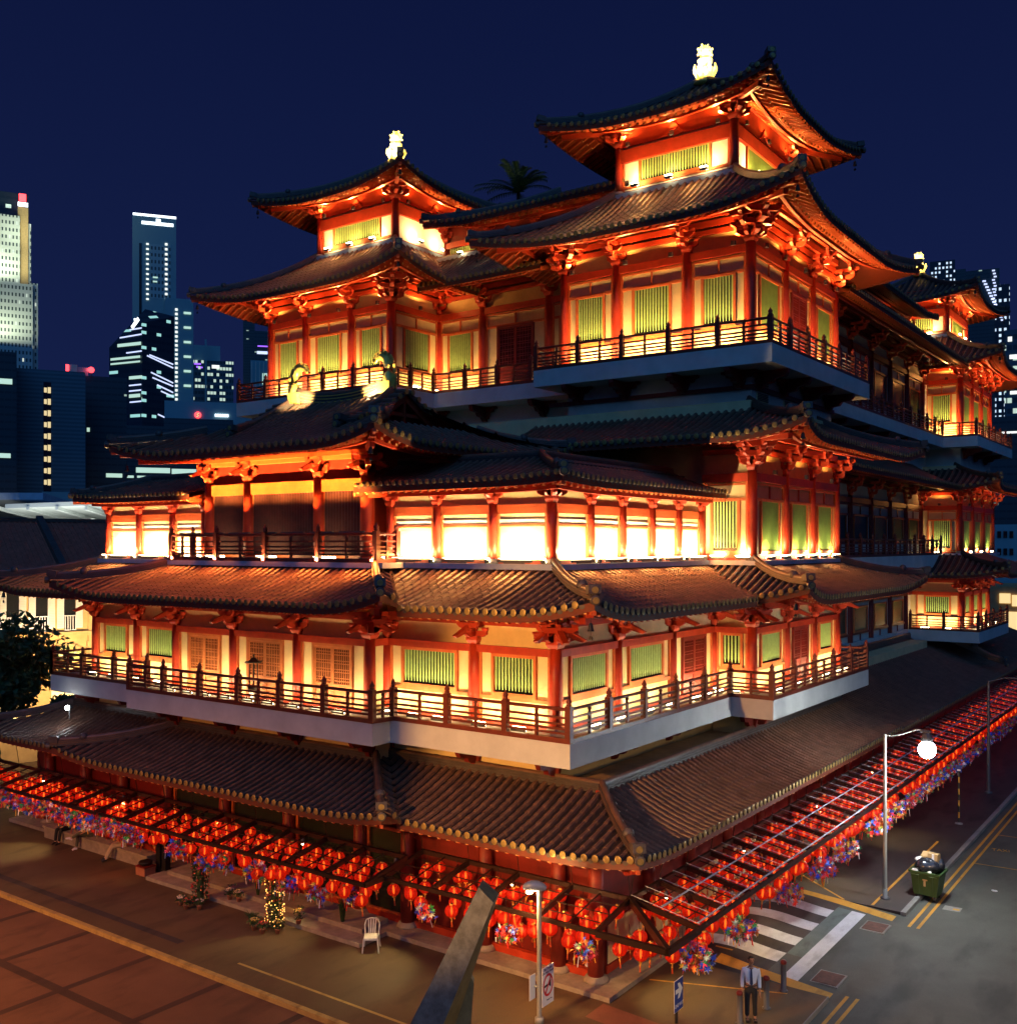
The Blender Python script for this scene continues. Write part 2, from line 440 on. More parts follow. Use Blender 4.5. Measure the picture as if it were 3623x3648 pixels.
def bracket(x, y, z, nrm, kind='low', corner=False, s=1.0, stuffname=None):
    rot = atan2(nrm[1], nrm[0])+pi/2
    key = (kind, corner, s)
    nm = 'corner_bracket' if corner else ('balcony_bracket' if kind == 'under' else 'bracket')
    if key not in br_src:
        mb = MB()
        bracket_parts(mb, 0, s, kind)
        if corner:
            bracket_parts(mb, pi/2, s, kind, False)
            bracket_parts(mb, pi/4, s*1.35, kind, False)
        o = mb.build(nm, temple, (x, y, z), rot); br_src[key] = o
    else: o = inst(br_src[key], temple, (x, y, z), rot)
    return o
col_src = {}
def column(x, y, z0, z1, r=.17, m='vermilion', base=True, name='column'):
    key = (round(z1-z0, 3), r, m, base, name)
    if key not in col_src:
        h = z1-z0; mb = MB()
        mb.lathe((0,0,0), [(r*1.0,0),(r,h*.3),(r*.98,h*.6),(r*.9,h)], m, 16)
        o = mb.build(name, temple, (x, y, z0))
        if base:
            k = MB(); k.lathe((0,0,0), [(r*1.5,0),(r*1.55,.04),(r*1.3,.10),(r*1.08,.14)], 'stone', 16); k.build('column_base', o)
        col_src[key] = o
    else:
        o = inst(col_src[key], temple, (x, y, z0))
        for ch in col_src[key].children:
            c = ch.copy(); COL.objects.link(c); c.parent = o
    return o
class Fr:
    def __init__(s, O, u, n): s.O = O; s.u = u; s.n = n
    def __call__(s, a, w, z): return (s.O[0]+s.u[0]*a+s.n[0]*w, s.O[1]+s.u[1]*a+s.n[1]*w, z)
    def box(s, mb, a0, a1, w0, w1, z0, z1, m):
        v = [s(a, w, z) for z in (z0, z1) for w in (w0, w1) for a in (a0, a1)]
        f = [(0,2,3,1),(4,5,7,6),(0,1,5,4),(2,6,7,3),(0,4,6,2),(1,3,7,5)]
        # keep the faces pointing outward whichever way u and n turn
        if s.u[0]*s.n[1]-s.u[1]*s.n[0] < 0: f = [q[::-1] for q in f]
        mb.add(v, f, m)
def window(fr, a0, a1, zs, zh, frac=.56, kind='slat', back='slat_back', name='window'):
    c = (a0+a1)/2; hw = (a1-a0)*frac/2
    mb = MB(); t = .085
    for a in (c-hw-t, c+hw): fr.box(mb, a, a+t, 0, .085, zs-.1, zh+.09, 'frame_wood')
    fr.box(mb, c-hw, c+hw, 0, .083, zh, zh+.088, 'frame_wood')
    fr.box(mb, c-hw, c+hw, 0, .083, zs-.098, zs, 'frame_wood')
    o = mb.build(name, temple)
    k = MB(); fr.box(k, c-hw, c+hw, .004, .012, zs, zh, back if kind == 'slat' else kind); k.build('pane', o)
    if kind == 'slat':
        s = MB(); n = max(4, int(round(2*hw/.112))); d = 2*hw/n; g = (zh-zs)
        for i in range(n):
            x = c-hw+d*(i+.5); e = d*.27
            P = [fr(x-e, .02, zh), fr(x-e, .02, zs+g*.20), fr(x-.3*e, .02, zs+g*.06), fr(x+.3*e, .02, zs+g*.06), fr(x+e, .02, zs+g*.20), fr(x+e, .02, zh)]
            s.prism(P, (fr.n[0]*.022, fr.n[1]*.022, 0), 'slat_green')
        s.build('slats', o)
    elif kind.startswith('green'):
        s = MB(); n = max(4, int(round(2*hw/.07))); d = 2*hw/n
        for i in range(n): fr.box(s, c-hw+d*(i+.2), c-hw+d*(i+.8), .012, .04, zs, zh, kind)
        s.build('slats', o)
    return o
def door(fr, a0, a1, z0, zh, frac=.52, m='door_wood', lat=True):
    c = (a0+a1)/2; hw = (a1-a0)*frac/2; mb = MB(); t = .09
    for a in (c-hw-t, c+hw): fr.box(mb, a, a+t, 0, .09, z0, zh+.09, m)
    fr.box(mb, c-hw, c+hw, 0, .088, zh, zh+.088, m)
    o = mb.build('door', temple)
    for a, b in ((c-hw, c-.008), (c+.008, c+hw)):
        d = MB(); zm = z0+(zh-z0)*.36
        for q in (a, b-.06): fr.box(d, q, q+.06, .02, .06, z0+.02, zh-.01, m)
        for q in (z0+.02, zm-.03, zh-.07): fr.box(d, a+.06, b-.06, .02, .058, q, q+.06, m)
        fr.box(d, a+.06, b-.06, .02, .04, z0+.08, zm-.03, m)
        fr.box(d, a+.06, b-.06, .012, .02, zm+.03, zh-.07, 'slat_back')
        nx = max(3, int((b-a-.12)/.075)); nz = max(5, int((zh-zm-.1)/.085))
        if lat:
            for i in range(1, nx): x = a+.06+(b-a-.12)*i/nx; fr.box(d, x-.009, x+.009, .02, .045, zm+.03, zh-.07, m)
            for i in range(1, nz):
                if i % 3 == 0: continue
                z = zm+.03+(zh-zm-.1)*i/nz; fr.box(d, a+.06, b-.06, .02, .042, z-.009, z+.009, m)
        d.build('door_leaf', o)
    return o
def run(O, u, n, L, cols, bays, zf, zc, zs, zh, zfr, lint=(.23, .03), trans=None, wallm='plaster', colr=.17, br='low', brs=1.0,
        corner=(), frac=.56, skipcol=(), cname='column', beamm='vermilion', brk=True, upbeam=True, framem='frame_wood', lite=None):
    """one straight stretch of wall with its columns, tie beam, panels, windows, doors and brackets"""
    fr = Fr(O, u, n); mb = MB()
    fr.box(mb, 0, L, -.14, 0, zf, zfr, wallm); mb.build('wall', temple)
    b = MB()
    fr.box(b, 0, L, .0, .04 if 'panel' in bays else .13, zc-lint[0], zc-lint[1], beamm)                       # tie beam
    c_ = MB(); fr.box(c_, 0, L, .0, .10, zf, zf+.10, beamm); c_.build('base_beam', temple)
    if upbeam: fr.box(b, 0, L, 0, .05 if 'panel' in bays else .11, zfr-.14, zfr+.02, beamm)
    if br == 'high':
        for z0 in (.12, .42): fr.box(b, 0, L, 0, .10+.1*(z0 > .3), zfr+z0, zfr+z0+.22, beamm)
        if brk: fr.box(b, -.7*(0 in corner), L+.7*(len(cols)-1 in corner), .70*brs, .84*brs, zc+.98, zc+1.12, beamm)
    elif br == 'tail' and brk: fr.box(b, -.3*(0 in corner), L+.3*(len(cols)-1 in corner), .32*brs, .42*brs, zc+.66, zc+.78, beamm)
    b.build('tie_beam', temple)
    for i, c in enumerate(cols):
        if i in skipcol: continue
        x, y, _ = fr(c, .02, 0)
        column(x, y, zf, zc, colr, base=(cname == 'column'), name=cname, m='vermilion' if cname == 'column' else 'vermilion_dark')
        if brk: bracket(x, y, zc, n, br, i in corner, brs)
    for i, t in enumerate(bays):
        a0, a1 = cols[i]+colr*.9, cols[i+1]-colr*.9
        if t is None: continue
        lat = MB(); ft = framem
        for a in (a0, a1-.07): fr.box(lat, a, a+.07, 0, .06, zf+.1, zc-lint[0], ft)
        if t in ('win', 'dark', 'gwin'):
            fr.box(lat, a0+.07, a1-.07, 0, .07, zs-.20, zs-.10, ft)
            if trans:
                fr.box(lat, a0+.07, a1-.07, 0, .07, trans[0]-.1, trans[0], ft); fr.box(lat, a0+.07, a1-.07, 0, .06, trans[1], trans[1]+.07, ft)
                m_ = (a0+a1)/2
                if (a1-a0) > 1.6 or t != 'win': fr.box(lat, m_-.035, m_+.035, 0, .055, trans[0], trans[1], ft)
            if t == 'dark' and trans is None:
                m_ = (a0+a1)/2; fr.box(lat, m_-.04, m_+.04, 0, .055, zf+.1, zs-.2, ft)
        elif t in ('door', 'rdoor') and trans:
            fr.box(lat, a0+.07, a1-.07, 0, .07, trans[0]-.1, trans[0], ft); fr.box(lat, a0+.07, a1-.07, 0, .06, trans[1], trans[1]+.07, ft)
            m_ = (a0+a1)/2; fr.box(lat, m_-.035, m_+.035, 0, .055, trans[0], trans[1], ft)
        elif t == 'panel':
            zm = zf+(zc-zf)*.62
            fr.box(lat, a0+.0, a1, 0, .035, zm, zm+.07, 'beam_orange'); fr.box(lat, a0, a1, 0, .02, zm+.07, zm+.2, 'plaster_cool')
        elif t == 'blind':
            fr.box(lat, a0, a1, 0, .05, zf+.1, zf+.2, ft)
        lat.build('panel_frame', temple)
        if t == 'win': window(fr, a0, a1, zs, zh, frac if (a1-a0) < 2.5 or trans else .64)
        elif t == 'dark': window(fr, a0, a1, zs, zh, .66, 'green_dark')
        elif t == 'gwin': window(fr, a0, a1, zs, zh, .62, 'green_panel')
        elif t == 'door': door(fr, a0, a1, zf+.1, zh, .56)
        elif t == 'rdoor': door(fr, a0, a1, zf+.1, zh, .56, 'door_red')
        elif t == 'blind':
            k = MB(); N = int((a1-a0)/.06); d = (a1-a0)/N
            vs = []
            for j in range(N+1):
                ww = .03+(.05 if j % 2 else 0); vs += [fr(a0+d*j, ww, zf+.2), fr(a0+d*j, ww, zc-lint[0])]
            k.add(vs, [(2*j, 2*j+2, 2*j+3, 2*j+1) for j in range(N)], 'blind'); k.build('bamboo_blind', temple)
    return fr
def wash(fr, spots, w0, zf, power, col=WARM, up=.55, length=.42, soft=False, size=.35, fixture=True, spread=150):
    for s in spots:
        p = fr(s, w0, zf)
        flood(p, (-fr.n[0], -fr.n[1], up), power, col, length, size, fixture, spread, soft)
def cornice_lamps(f, ss, z, power, col=AMBER, w0=.34):
    for q in ss:
        p = f(q, w0, z); mb = MB(); f.box(mb, q-.07, q+.07, w0-.08, w0+.02, z-.10, z+.04, 'lamp_housing'); mb.build('cornice_light', temple)
        area_light((p[0]+f.n[0]*.03, p[1]+f.n[1]*.03, z+.07), (f.n[0]*.55, f.n[1]*.55, 1), power, .14, .10, col, 170)
post_src = {}
def balustrade(p0, p1, z, spacing=1.9, h=.86, posts=(True, True), dark=False):
    a = Vector((*p0, 0)); b = Vector((*p1, 0)); L = (b-a).length; d = (b-a)/L
    n = max(1, int(round(L/spacing))); mb = MB(); up = Vector((0,0,1))
    P = lambda s, zz: tuple(a+d*s+up*(z+zz))
    mb.beam(P(0, .06), P(L, .06), .15, .12, 'rail')
    mb.tube([P(0, h-.03), P(L, h-.03)], .045, 'rail', 8)
    for zz in (.62,): mb.beam(P(0, zz), P(L, zz), .07, .05, 'rail')
    for zz in (.23, .34, .46): mb.beam(P(0, zz), P(L, zz), .04, .055, 'rail')
    for i in range(n):
        c = L*(i+.5)/n
        mb.beam(P(c, .12), P(c, .60), .07, .07, 'rail')
        q = P(c, .64); mb.lathe(q, [(.05,0),(.035,.06),(.06,.12),(.03,.16)], 'rail', 8)
    o = mb.build('balustrade', temple)
    for i in range(n+1):
        if (i == 0 and not posts[0]) or (i == n and not posts[1]): continue
        q = P(L*i/n, 0)
        if 'p' not in post_src:
            k = MB(); k.box(-.08, .08, -.08, .08, 0, .92, 'rail')
            k.lathe((0,0,.92), [(.055,0),(.085,.03),(.05,.06),(.075,.09),(.08,.12),(.045,.17),(.012,.24)], 'rail', 10)
            c = k.build('baluster_post', o, q); post_src['p'] = c
        else: inst(post_src['p'], o, q)
    return o
def poly(name, pts, z0, z1, m, parent=temple):
    mb = MB(); v = [(x, y, z0) for x, y in pts]; mb.prism(v, (0,0,z1-z0), m); return mb.build(name, parent)

# ---------------------------------------------------------------- temple: ground storey
X0, Y0 = .88, 0.05
poly('plinth', [(1.46,-.6),(1.46,60),(-25,60),(-25,-.6)], -.02, .12, 'stone')
mb = MB(); mb.box(-14.8, -5.5, -1.64, -.602, -.02, .115, 'stone'); mb.box(-14.4, -5.9, -1.12, -.1, .115, .24, 'stone'); mb.build('steps', temple)
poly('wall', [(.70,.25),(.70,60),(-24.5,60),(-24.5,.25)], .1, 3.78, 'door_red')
fr = Fr((-24.5,.22), (1,0), (0,-1)); b = MB()
for z0, z1 in ((3.0,3.25),(.12,.3)): fr.box(b, 0, 25.2, 0, .14, z0, z1, 'vermilion')
b.build('tie_beam', temple)
c1 = [.88-.18, -.37, -2.63, -5.3, -7.1, -10.07, -13.05, -16.04, -18.6, -20.9, -23.3]
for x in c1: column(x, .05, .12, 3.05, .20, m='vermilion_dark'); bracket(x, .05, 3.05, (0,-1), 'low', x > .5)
for y in (2.6, 5.0, 7.6, 10.2, 13, 16, 19): column(.75, y, .12, 3.05, .2, m='vermilion_dark'); bracket(.75, y, 3.05, (1,0), 'low')
for a, bb in zip(c1[3:], c1[4:8]):          # the dark doorways of the gate
    window(Fr((bb+.2,.20), (1,0), (0,-1)), 0, a-bb-.4, .35, 2.6, .9, 'slat_back', name='doorway')
k = MB(); fr = Fr((.72,.3), (0,1), (1,0))
for a in (0, 2.5, 4.9, 7.5, 10.1): fr.box(k, a+.25, a+2.1, .005, .03, .35, 1.35, 'plaster')
for a in (0, 2.5, 4.9, 7.5, 10.1): fr.box(k, a+.15, a+2.3, .005, .06, .14, .33, 'vermilion')
k.build('wall_panel', temple)
fr = Fr((-24.5,.22), (1,0), (0,-1)); k = MB()
for a, bb in zip(c1, c1[1:]): fr.box(k, bb+24.5+.25, a+24.5-.25, .005, .02, 3.3, 3.9, 'plaster')
k.build('frieze_panel', temple)
# lowest roof, z 3.5 to 4.4
ZE1, ZT1 = 3.5, 4.4
r, F = roof_panel('gate', (-18.8,-2.1), (1,0), (0,-1), 14.5, 2.6, ZE1, ZT1, 1, 1, lift=.33)
hip_from(r, F, 14.5, 2.6, 1, True); hip_from(r, F, 14.5, 2.6, 1, False)
ridge_band(r, (-16.2,.5,ZT1-.1), (-6.9,.5,ZT1-.1))
roof_panel('gateret', (-4.3,-2.1), (0,1), (1,0), .6, 2.6, ZE1, ZT1, 1, -1, lift=.33, raf=False)
r, F = roof_panel('wing', (-4.3,-1.5), (1,0), (0,-1), 6.9, 2.6, ZE1, ZT1, -1, .9, lift=.33)
hip_from(r, F, 6.9, 2.6, .9, True); ridge_band(r, (-6.9,1.1,ZT1-.1), (.26,1.1,ZT1-.1))
corner_beam(r, F(6.9, 0), (.8, .2, 4.0))
r, F = roof_panel('lw', (-25.7,-1.5), (1,0), (0,-1), 6.9, 2.6, ZE1, ZT1, .9, -1, lift=.33)
hip_from(r, F, 6.9, 2.6, .9, False); ridge_band(r, (-23.4,1.1,ZT1-.1), (-16.2,1.1,ZT1-.1))
r, F = roof_panel('side', (2.6,-1.5), (0,1), (1,0), 21.2, 2.34, ZE1, ZT1, 1.11, 0, lift=.33)
ridge_band(r, (.26,1.1,ZT1-.1), (.26,19.7,ZT1-.1))
r, F = roof_panel('side2', (2.6,19.7), (0,1), (1,0), 42, 5.0, ZE1-.1, 5.2, 0, 0, lift=.33, sp=.30, raf=False)
ridge_band(r, (-2.35,19.7,5.15), (-2.35,61,5.15))
hip(r, [F(.02, q, .03) for q in (.5, .6, .75, .9, 1)], endcap=False, orn=False)
for y in (41,): hip(r, [(2.7, y-.6, 4.0), (1.9, y-.4, 4.2), (1.0, y-.1, 4.6), (-.2, y+.2, 5.0)], .3, .3)
b = MB(); b.box(-1.3, .16, 1.0, 19.7, 4.2, 4.32, 'terrace'); b.box(.16, .26, .95, 19.7, 4.1, 4.44, 'vermilion'); b.box(-25, .3, .9, 1.3, 4.05, 4.28, 'vermilion_dark'); b.build('terrace', temple)
b = MB(); b.box(-23.5, -1.3, 1.2, 40, 4.2, 5.15, 'plaster'); b.box(-16.2, -6.9, .5, 1.2, 4.2, 5.15, 'plaster'); b.box(-1.2, .1, 10.9, 19.3, 4.3, 5.15, 'plaster'); b.build('wall', temple)
for x in (-1.2, -3.8, -7.0, -16.1, -19.3, -22.0): bracket(x, 1.2, 5.1, (0,-1), 'under')
for x in (-7.1, -10.07, -13.05, -16.0): bracket(x, .5, 5.1, (0,-1), 'under')
for y in (4.3, 7.7): bracket(-1.3, y, 5.1, (1,0), 'under')
bracket(.2, 10.9, 5.1, (0,-1), 'under'); bracket(.1, 11.2, 5.1, (1,0), 'under')

# ---------------------------------------------------------------- temple: second storey
SL2 = [(0,0),(0,9.65),(1.4,9.65),(1.4,19.62),(-2.4,19.62),(-2.4,40.3),(1.4,40.3),(1.4,49),(-2.4,49),(-23.12,49),(-23.12,0),(-17.21,0),(-17.21,-.716),(-5.907,-.716),(-5.907,0)]
poly('balcony_slab', SL2, 5.1, 5.717, 'slab')
Z2 = 5.72
poly('wall', [(-1.32,1.32),(-1.32,10.97),(.08,10.97),(.08,19.1),(-2.75,19.1),(-2.75,41.7),(.08,41.7),(.08,48.5),(-21.8,48.5),(-21.8,1.32),(-15.9,1.32),(-15.9,.60),(-7.22,.60),(-7.22,1.32)], 5.7, 9.8, 'plaster')
K2 = dict(zf=Z2, zc=7.9, zs=6.62, zh=7.58, zfr=8.55, br='tail')
f1 = run((-7.08,1.17), (1,0), (0,-1), 5.91, [0, 3.28, 5.91], ['win','win'], corner=(2,), **K2)
f2 = run((-21.95,1.17), (1,0), (0,-1), 5.91, [0, 2.63, 5.91], ['win','win'], **K2)
f3 = run((-16.04,.45), (1,0), (0,-1), 8.96, [0, 2.98, 5.97, 8.96], ['door','door','door'], corner=(3,), **K2)
f3b = run((-7.08,.47), (0,1), (1,0), .70, [0,.70], [None], skipcol=(0,1), **K2)
f4 = run((-1.17,1.19), (0,1), (1,0), 9.63, [0, 3.11, 6.55, 9.63], ['win','win','rdoor'], skipcol=(0,), **K2)
f5 = run((-1.17,10.82), (1,0), (0,-1), 1.40, [.0, 1.40], ['win'], skipcol=(0,), corner=(1,), **K2)
f6 = run((.23,10.84), (0,1), (1,0), 8.38, [0, 2.93, 5.73, 8.38], ['win','rdoor','win'], skipcol=(0,), **K2)
K2d = dict(zf=5.15, zc=7.9, zs=6.25, zh=7.4, zfr=8.55, br='tail', cname='pilaster', beamm='vermilion_dark', wallm='plaster_cool', framem='vermilion_dark')
run((-2.6,19.4), (0,1), (1,0), 22.1, [.3, 3.7, 7.1, 10.6, 14.1, 17.6, 20.9], ['dark']*6, **K2d)
f7 = run((-2.6,41.5), (1,0), (0,-1), 2.83, [.2, 2.83], ['win'], skipcol=(0,), corner=(1,), **K2)
f8 = run((.23,41.52), (0,1), (1,0), 7.0, [0, 2.3, 4.6, 7.0], ['win','win','win'], skipcol=(0,), **K2)
for a, bb in (((-5.85,.07),(-.07,.07)), ((-.07,.07),(-.07,9.72)), ((-.07,9.72),(1.33,9.72)), ((1.33,9.72),(1.33,19.54)), ((1.33,19.54),(.3,19.54)),
              ((-17.14,-.65),(-5.97,-.65)), ((-5.97,-.65),(-5.85,.07)), ((-23.05,.07),(-17.2,.07)), ((-23.05,.07),(-23.05,2.5)),
              ((-2.3,40.37),(1.33,40.37)), ((1.33,40.37),(1.33,48.9))):
    balustrade(a, bb, 5.717, 1.93, posts={(-5.85,.07):(True,False),(-.07,9.72):(False,False),(1.33,9.72):(True,False),(1.33,40.37):(False,True),(-5.97,-.65):(False,False)}.get(a, (True, True)))
# balcony lamps
wash(f1, (.6, 1.6, 2.5, 3.9, 5.2), .72, Z2+.02, 42, CREAM, .9)
wash(f2, (.8, 2.0, 3.4, 4.8), .72, Z2+.02, 38, CREAM, .9)
wash(f3, (.6, 1.5, 2.4, 3.4, 4.5, 5.4, 6.5, 7.5, 8.4), .78, Z2+.02, 26, CREAM, .9)
wash(f4, (.8, 2.2, 3.8, 5.2, 6.9, 7.7, 8.6), .72, Z2+.02, 38, CREAM, .9)
wash(f5, (.5, 1.1), .72, Z2+.02, 18, CREAM, .75, length=.3)
wash(f6, (.7, 2.2, 3.9, 5.2, 6.6, 7.7), .72, Z2+.02, 36, CREAM, .9)
wash(f7, (1.0, 2.2), .72, Z2+.02, 42, CREAM, .9); wash(f8, (1, 3.4, 5.8), .72, Z2+.02, 42, CREAM, .9)
# second roof, z 8.95 to 10.0
ZE2, ZT2 = 8.95, 10.0
r, F = roof_panel('gate', (-18.8,-2.15), (1,0), (0,-1), 14.5, 2.75, ZE2, ZT2, 1, 1, lift=.45)
hip_from(r, F, 14.5, 2.75, 1, True); hip_from(r, F, 14.5, 2.75, 1, False); ridge_band(r, (-16.0,.62,9.86), (-7.0,.62,9.86), .16)
corner_beam(r, F(14.5, 0), (-7.1,.45,9.3)); corner_beam(r, F(0, 0), (-16.0,.45,9.3))
roof_panel('gateret', (-4.3,-2.15), (0,1), (1,0), .65, 2.75, ZE2, ZT2, 1, -1, lift=.45, raf=False)
r, F = roof_panel('wing', (-4.3,-1.5), (1,0), (0,-1), 5.8, 3.0, ZE2, ZT2, -1, 1, lift=.40)
hip_from(r, F, 5.8, 3.0, 1, True); ridge_band(r, (-7.3,1.48,9.86), (-1.5,1.48,9.86), .14); corner_beam(r, F(5.8, 0), (-1.17,1.17,9.4)); TIP2 = F(5.8, 0)
r, F = roof_panel('lw', (-24.6,-1.5), (1,0), (0,-1), 5.8, 3.0, ZE2, ZT2, 1, -1, lift=.40)
hip_from(r, F, 5.8, 3.0, 1, False); ridge_band(r, (-21.6,1.48,9.86), (-15.8,1.48,9.86), .14); TIP2L = F(0, 0)
r, F = roof_panel('side', (1.5,-1.5), (0,1), (1,0), 9.6, 3.0, ZE2, ZT2, 1, -.9, lift=.40)
ridge_band(r, (-1.48,1.5,9.86), (-1.48,10.8,9.86), .14)
r, F = roof_panel('oret', (1.5,8.1), (1,0), (0,-1), 1.45, 2.65, ZE2, ZT2, -1.1, 1, lift=.45, raf=False)
hip_from(r, F, 1.45, 2.65, 1, True); corner_beam(r, F(1.45, 0), (.23,10.82,9.4)); TIP2B = F(1.45, 0)
r, F = roof_panel('outer', (2.95,8.1), (0,1), (1,0), 13.0, 2.65, ZE2, ZT2, 1, 1, lift=.42)
hip_from(r, F, 13.0, 2.65, 1, True); ridge_band(r, (.3,10.75,9.86), (.3,18.5,9.86), .14)
r, F = roof_panel('far', (-2.6,38.9), (1,0), (0,-1), 5.5, 2.65, ZE2, ZT2, 0, 1, lift=.42, sp=.34); hip_from(r, F, 5.5, 2.65, 1, True)
r, F = roof_panel('far', (2.9,38.9), (0,1), (1,0), 12.0, 2.65, ZE2, ZT2, 1, 1, lift=.42, sp=.34)
poly('balcony_slab', [(.3,18.5),(-1.0,18.5),(-1.0,44.0),(.3,41.0)][:0] or [(-1.0,19.3),(-1.0,42.0),(-2.6,42.0),(-2.6,19.3)], 9.3, 10.02, 'slab')
balustrade((-1.07,21), (-1.07,42.2), 10.02, 1.95)
for p, l in ((TIP2, 'bronze bell hanging under the second roof at the near corner'), (TIP2L, 'bronze bell under the second roof at its far left corner'), (TIP2B, 'bronze bell under the second roof by the right-hand balcony corner')):
    wind_bell((p.x*.94+(-.06), p.y*.94, p.z-.36), l)

# ---------------------------------------------------------------- temple: third storey
Z3 = 10.08
poly('deck', [(-1.12,1.12),(-1.12,10.42),(.62,10.42),(.62,19.4),(-2.5,19.4),(-2.5,44.1),(-.1,44.1),(-.1,54.6),(-22,54.6),(-22,1.12),(-16.75,1.12),(-16.75,.22),(-6.4,.22),(-6.4,1.12)], 9.93, Z3, 'deck_edge')
poly('wall', [(-1.66,1.66),(-1.66,10.5),(-7.2,10.5),(-7.2,1.66)], 10, 12.6, 'plaster_white')
poly('wall', [(-21.46,1.66),(-15.9,1.66),(-15.9,10.5),(-21.46,10.5)], 10, 12.6, 'plaster_white')
poly('wall', [(.1,10.96),(.1,19.1),(-2.75,19.1),(-2.75,44.7),(-.65,44.7),(-.65,54),(-22,54),(-22,10.96)], 9.9, 15.4, 'plaster')
poly('wall', [(-7.95,1.36),(-7.95,10.9),(-15.15,10.9),(-15.15,1.36)], 10, 14, 'vermilion_dark')
K3 = dict(zf=Z3, zc=11.72, zs=10.6, zh=11.4, zfr=12.28, br='low', brs=.72, wallm='plaster', beamm='beam_orange', colr=.15, lint=(.27,.02))
g1 = run((-7.33,1.51), (1,0), (0,-1), 5.82, [0.1, 1.9, 3.9, 5.82], ['panel']*3, corner=(3,), **K3)
g2 = run((-1.51,1.53), (0,1), (1,0), 9.2, [0, 1.86, 3.66, 5.5, 7.32, 9.0], ['panel']*5, skipcol=(0,), **K3)
g3 = run((-21.61,1.51), (1,0), (0,-1), 5.82, [0, 1.92, 3.92, 5.72], ['panel']*3, **K3)
g4 = run((-15.2,1.2), (1,0), (0,-1), 7.3, [0, 2.0, 5.3, 7.3], ['blind']*3, zf=Z3, zc=12.66, zs=10.6, zh=12, zfr=13.35, lint=(.42,.06), wallm='vermilion_dark', beamm='beam_orange', colr=.22, br='tail', brs=.9, corner=(3,))
for f, n_, L in ((g1, 3, 5.82), (g2, 5, 9.1), (g3, 3, 5.82)):
    cs = {3: [1.0, 2.9, 4.85], 5: [.95, 2.75, 4.6, 6.4, 8.15]}[n_]
    wash(f, cs, .38, Z3+.01, 290, (1, .74, .40), 2.0, length=1.1, soft=True, size=1.2, spread=170)
    for q in cs: p = f(q, .43, Z3+.24); area_light(p, (f.n[0], f.n[1], -.42), 70, 1.1, .06, (1,.38,.09), 165)  # added spill light with no fixture, turned outward onto the tiles
    cc = {3: [.1, 1.9, 3.9, 5.75], 5: [1.86, 3.66, 5.5, 7.32]}[n_]
    wash(f, cc, .35, Z3+.01, 9, AMBER, 2.6, length=.1, size=.1)
for q in (-.1, 1.15, 2.4, 3.65, 4.9, 6.15, 7.4):      # lamps clipped behind the handrail, shining up at the beams
    p = g4(q, .78, Z3+.93); mb = MB(); g4.box(mb, q-.5, q+.5, .75, .82, Z3+.84, Z3+.92, 'lamp_housing'); mb.build('rail_lamp', temple)
    area_light(p, (0,.25,1), 260, 1.0, .05, (1,.46,.11), 52)
wash(g4, (1.1, 3.6, 6.2), .74, Z3+.02, 3, (1,.5,.14), 1.5, length=.9, size=.8)
for x in (-16.1, -13.85, -11.5, -9.1, -6.85): area_light((x,.262,Z3+.04), (0,.30,1), 120, .12, .05, (1,.66,.30), 70)  # lights added without fixtures to brighten the rail posts
for x in (-15.5,-13.4,-11.3,-9.2,-7.2): area_light((x,.20,Z3+.20), (0,-1,-.42), 95, 1.3, .06, (1,.22,.04), 165)  # added red spill, no lamp built, aimed down the gate roof
balustrade((-16.2,.34), (-6.75,.34), Z3, 2.35); balustrade((-6.75,.34), (-6.75,1.2), Z3, 2.0, posts=(False,True)); balustrade((-16.2,.34), (-16.2,1.2), Z3, 2.0, posts=(False,True))
# wing roofs (low)
r, F = roof_panel('wing', (-7.9,.6), (1,0), (0,-1), 7.3, 2.0, 12.33, 13.05, 0, 1, lift=.10, flare=.05, qraf=.42, sp=.25, tr=.07)
hip_from(r, F, 7.3, 2.0, 1, True, wd=.17, ht=.17); ridge_band(r, (-7.9,2.6,12.98), (-2.6,2.6,12.98), .2)
r, F = roof_panel('wing', (-.6,.6), (0,1), (1,0), 10.0, 2.0, 12.33, 13.05, 1, 0, lift=.10, flare=.05, qraf=.42, sp=.25, tr=.07); ridge_band(r, (-2.6,2.6,12.98), (-2.6,10.6,12.98), .2)
r, F = roof_panel('lw', (-22.52,.6), (1,0), (0,-1), 6.9, 2.0, 12.33, 13.05, 1, 0, lift=.10, flare=.05, qraf=.42, sp=.25, tr=.07)
hip_from(r, F, 6.9, 2.0, 1, False, wd=.17, ht=.17); ridge_band(r, (-20.5,2.6,12.98), (-15.6,2.6,12.98), .2)
b = MB(); b.box(-7.4, -2.2, 2.4, 10.8, 12.5, 12.95, 'tile_bed'); b.box(-20.5, -15.7, 2.4, 10.8, 12.5, 12.95, 'tile_bed'); b.build('roof_deck', temple)
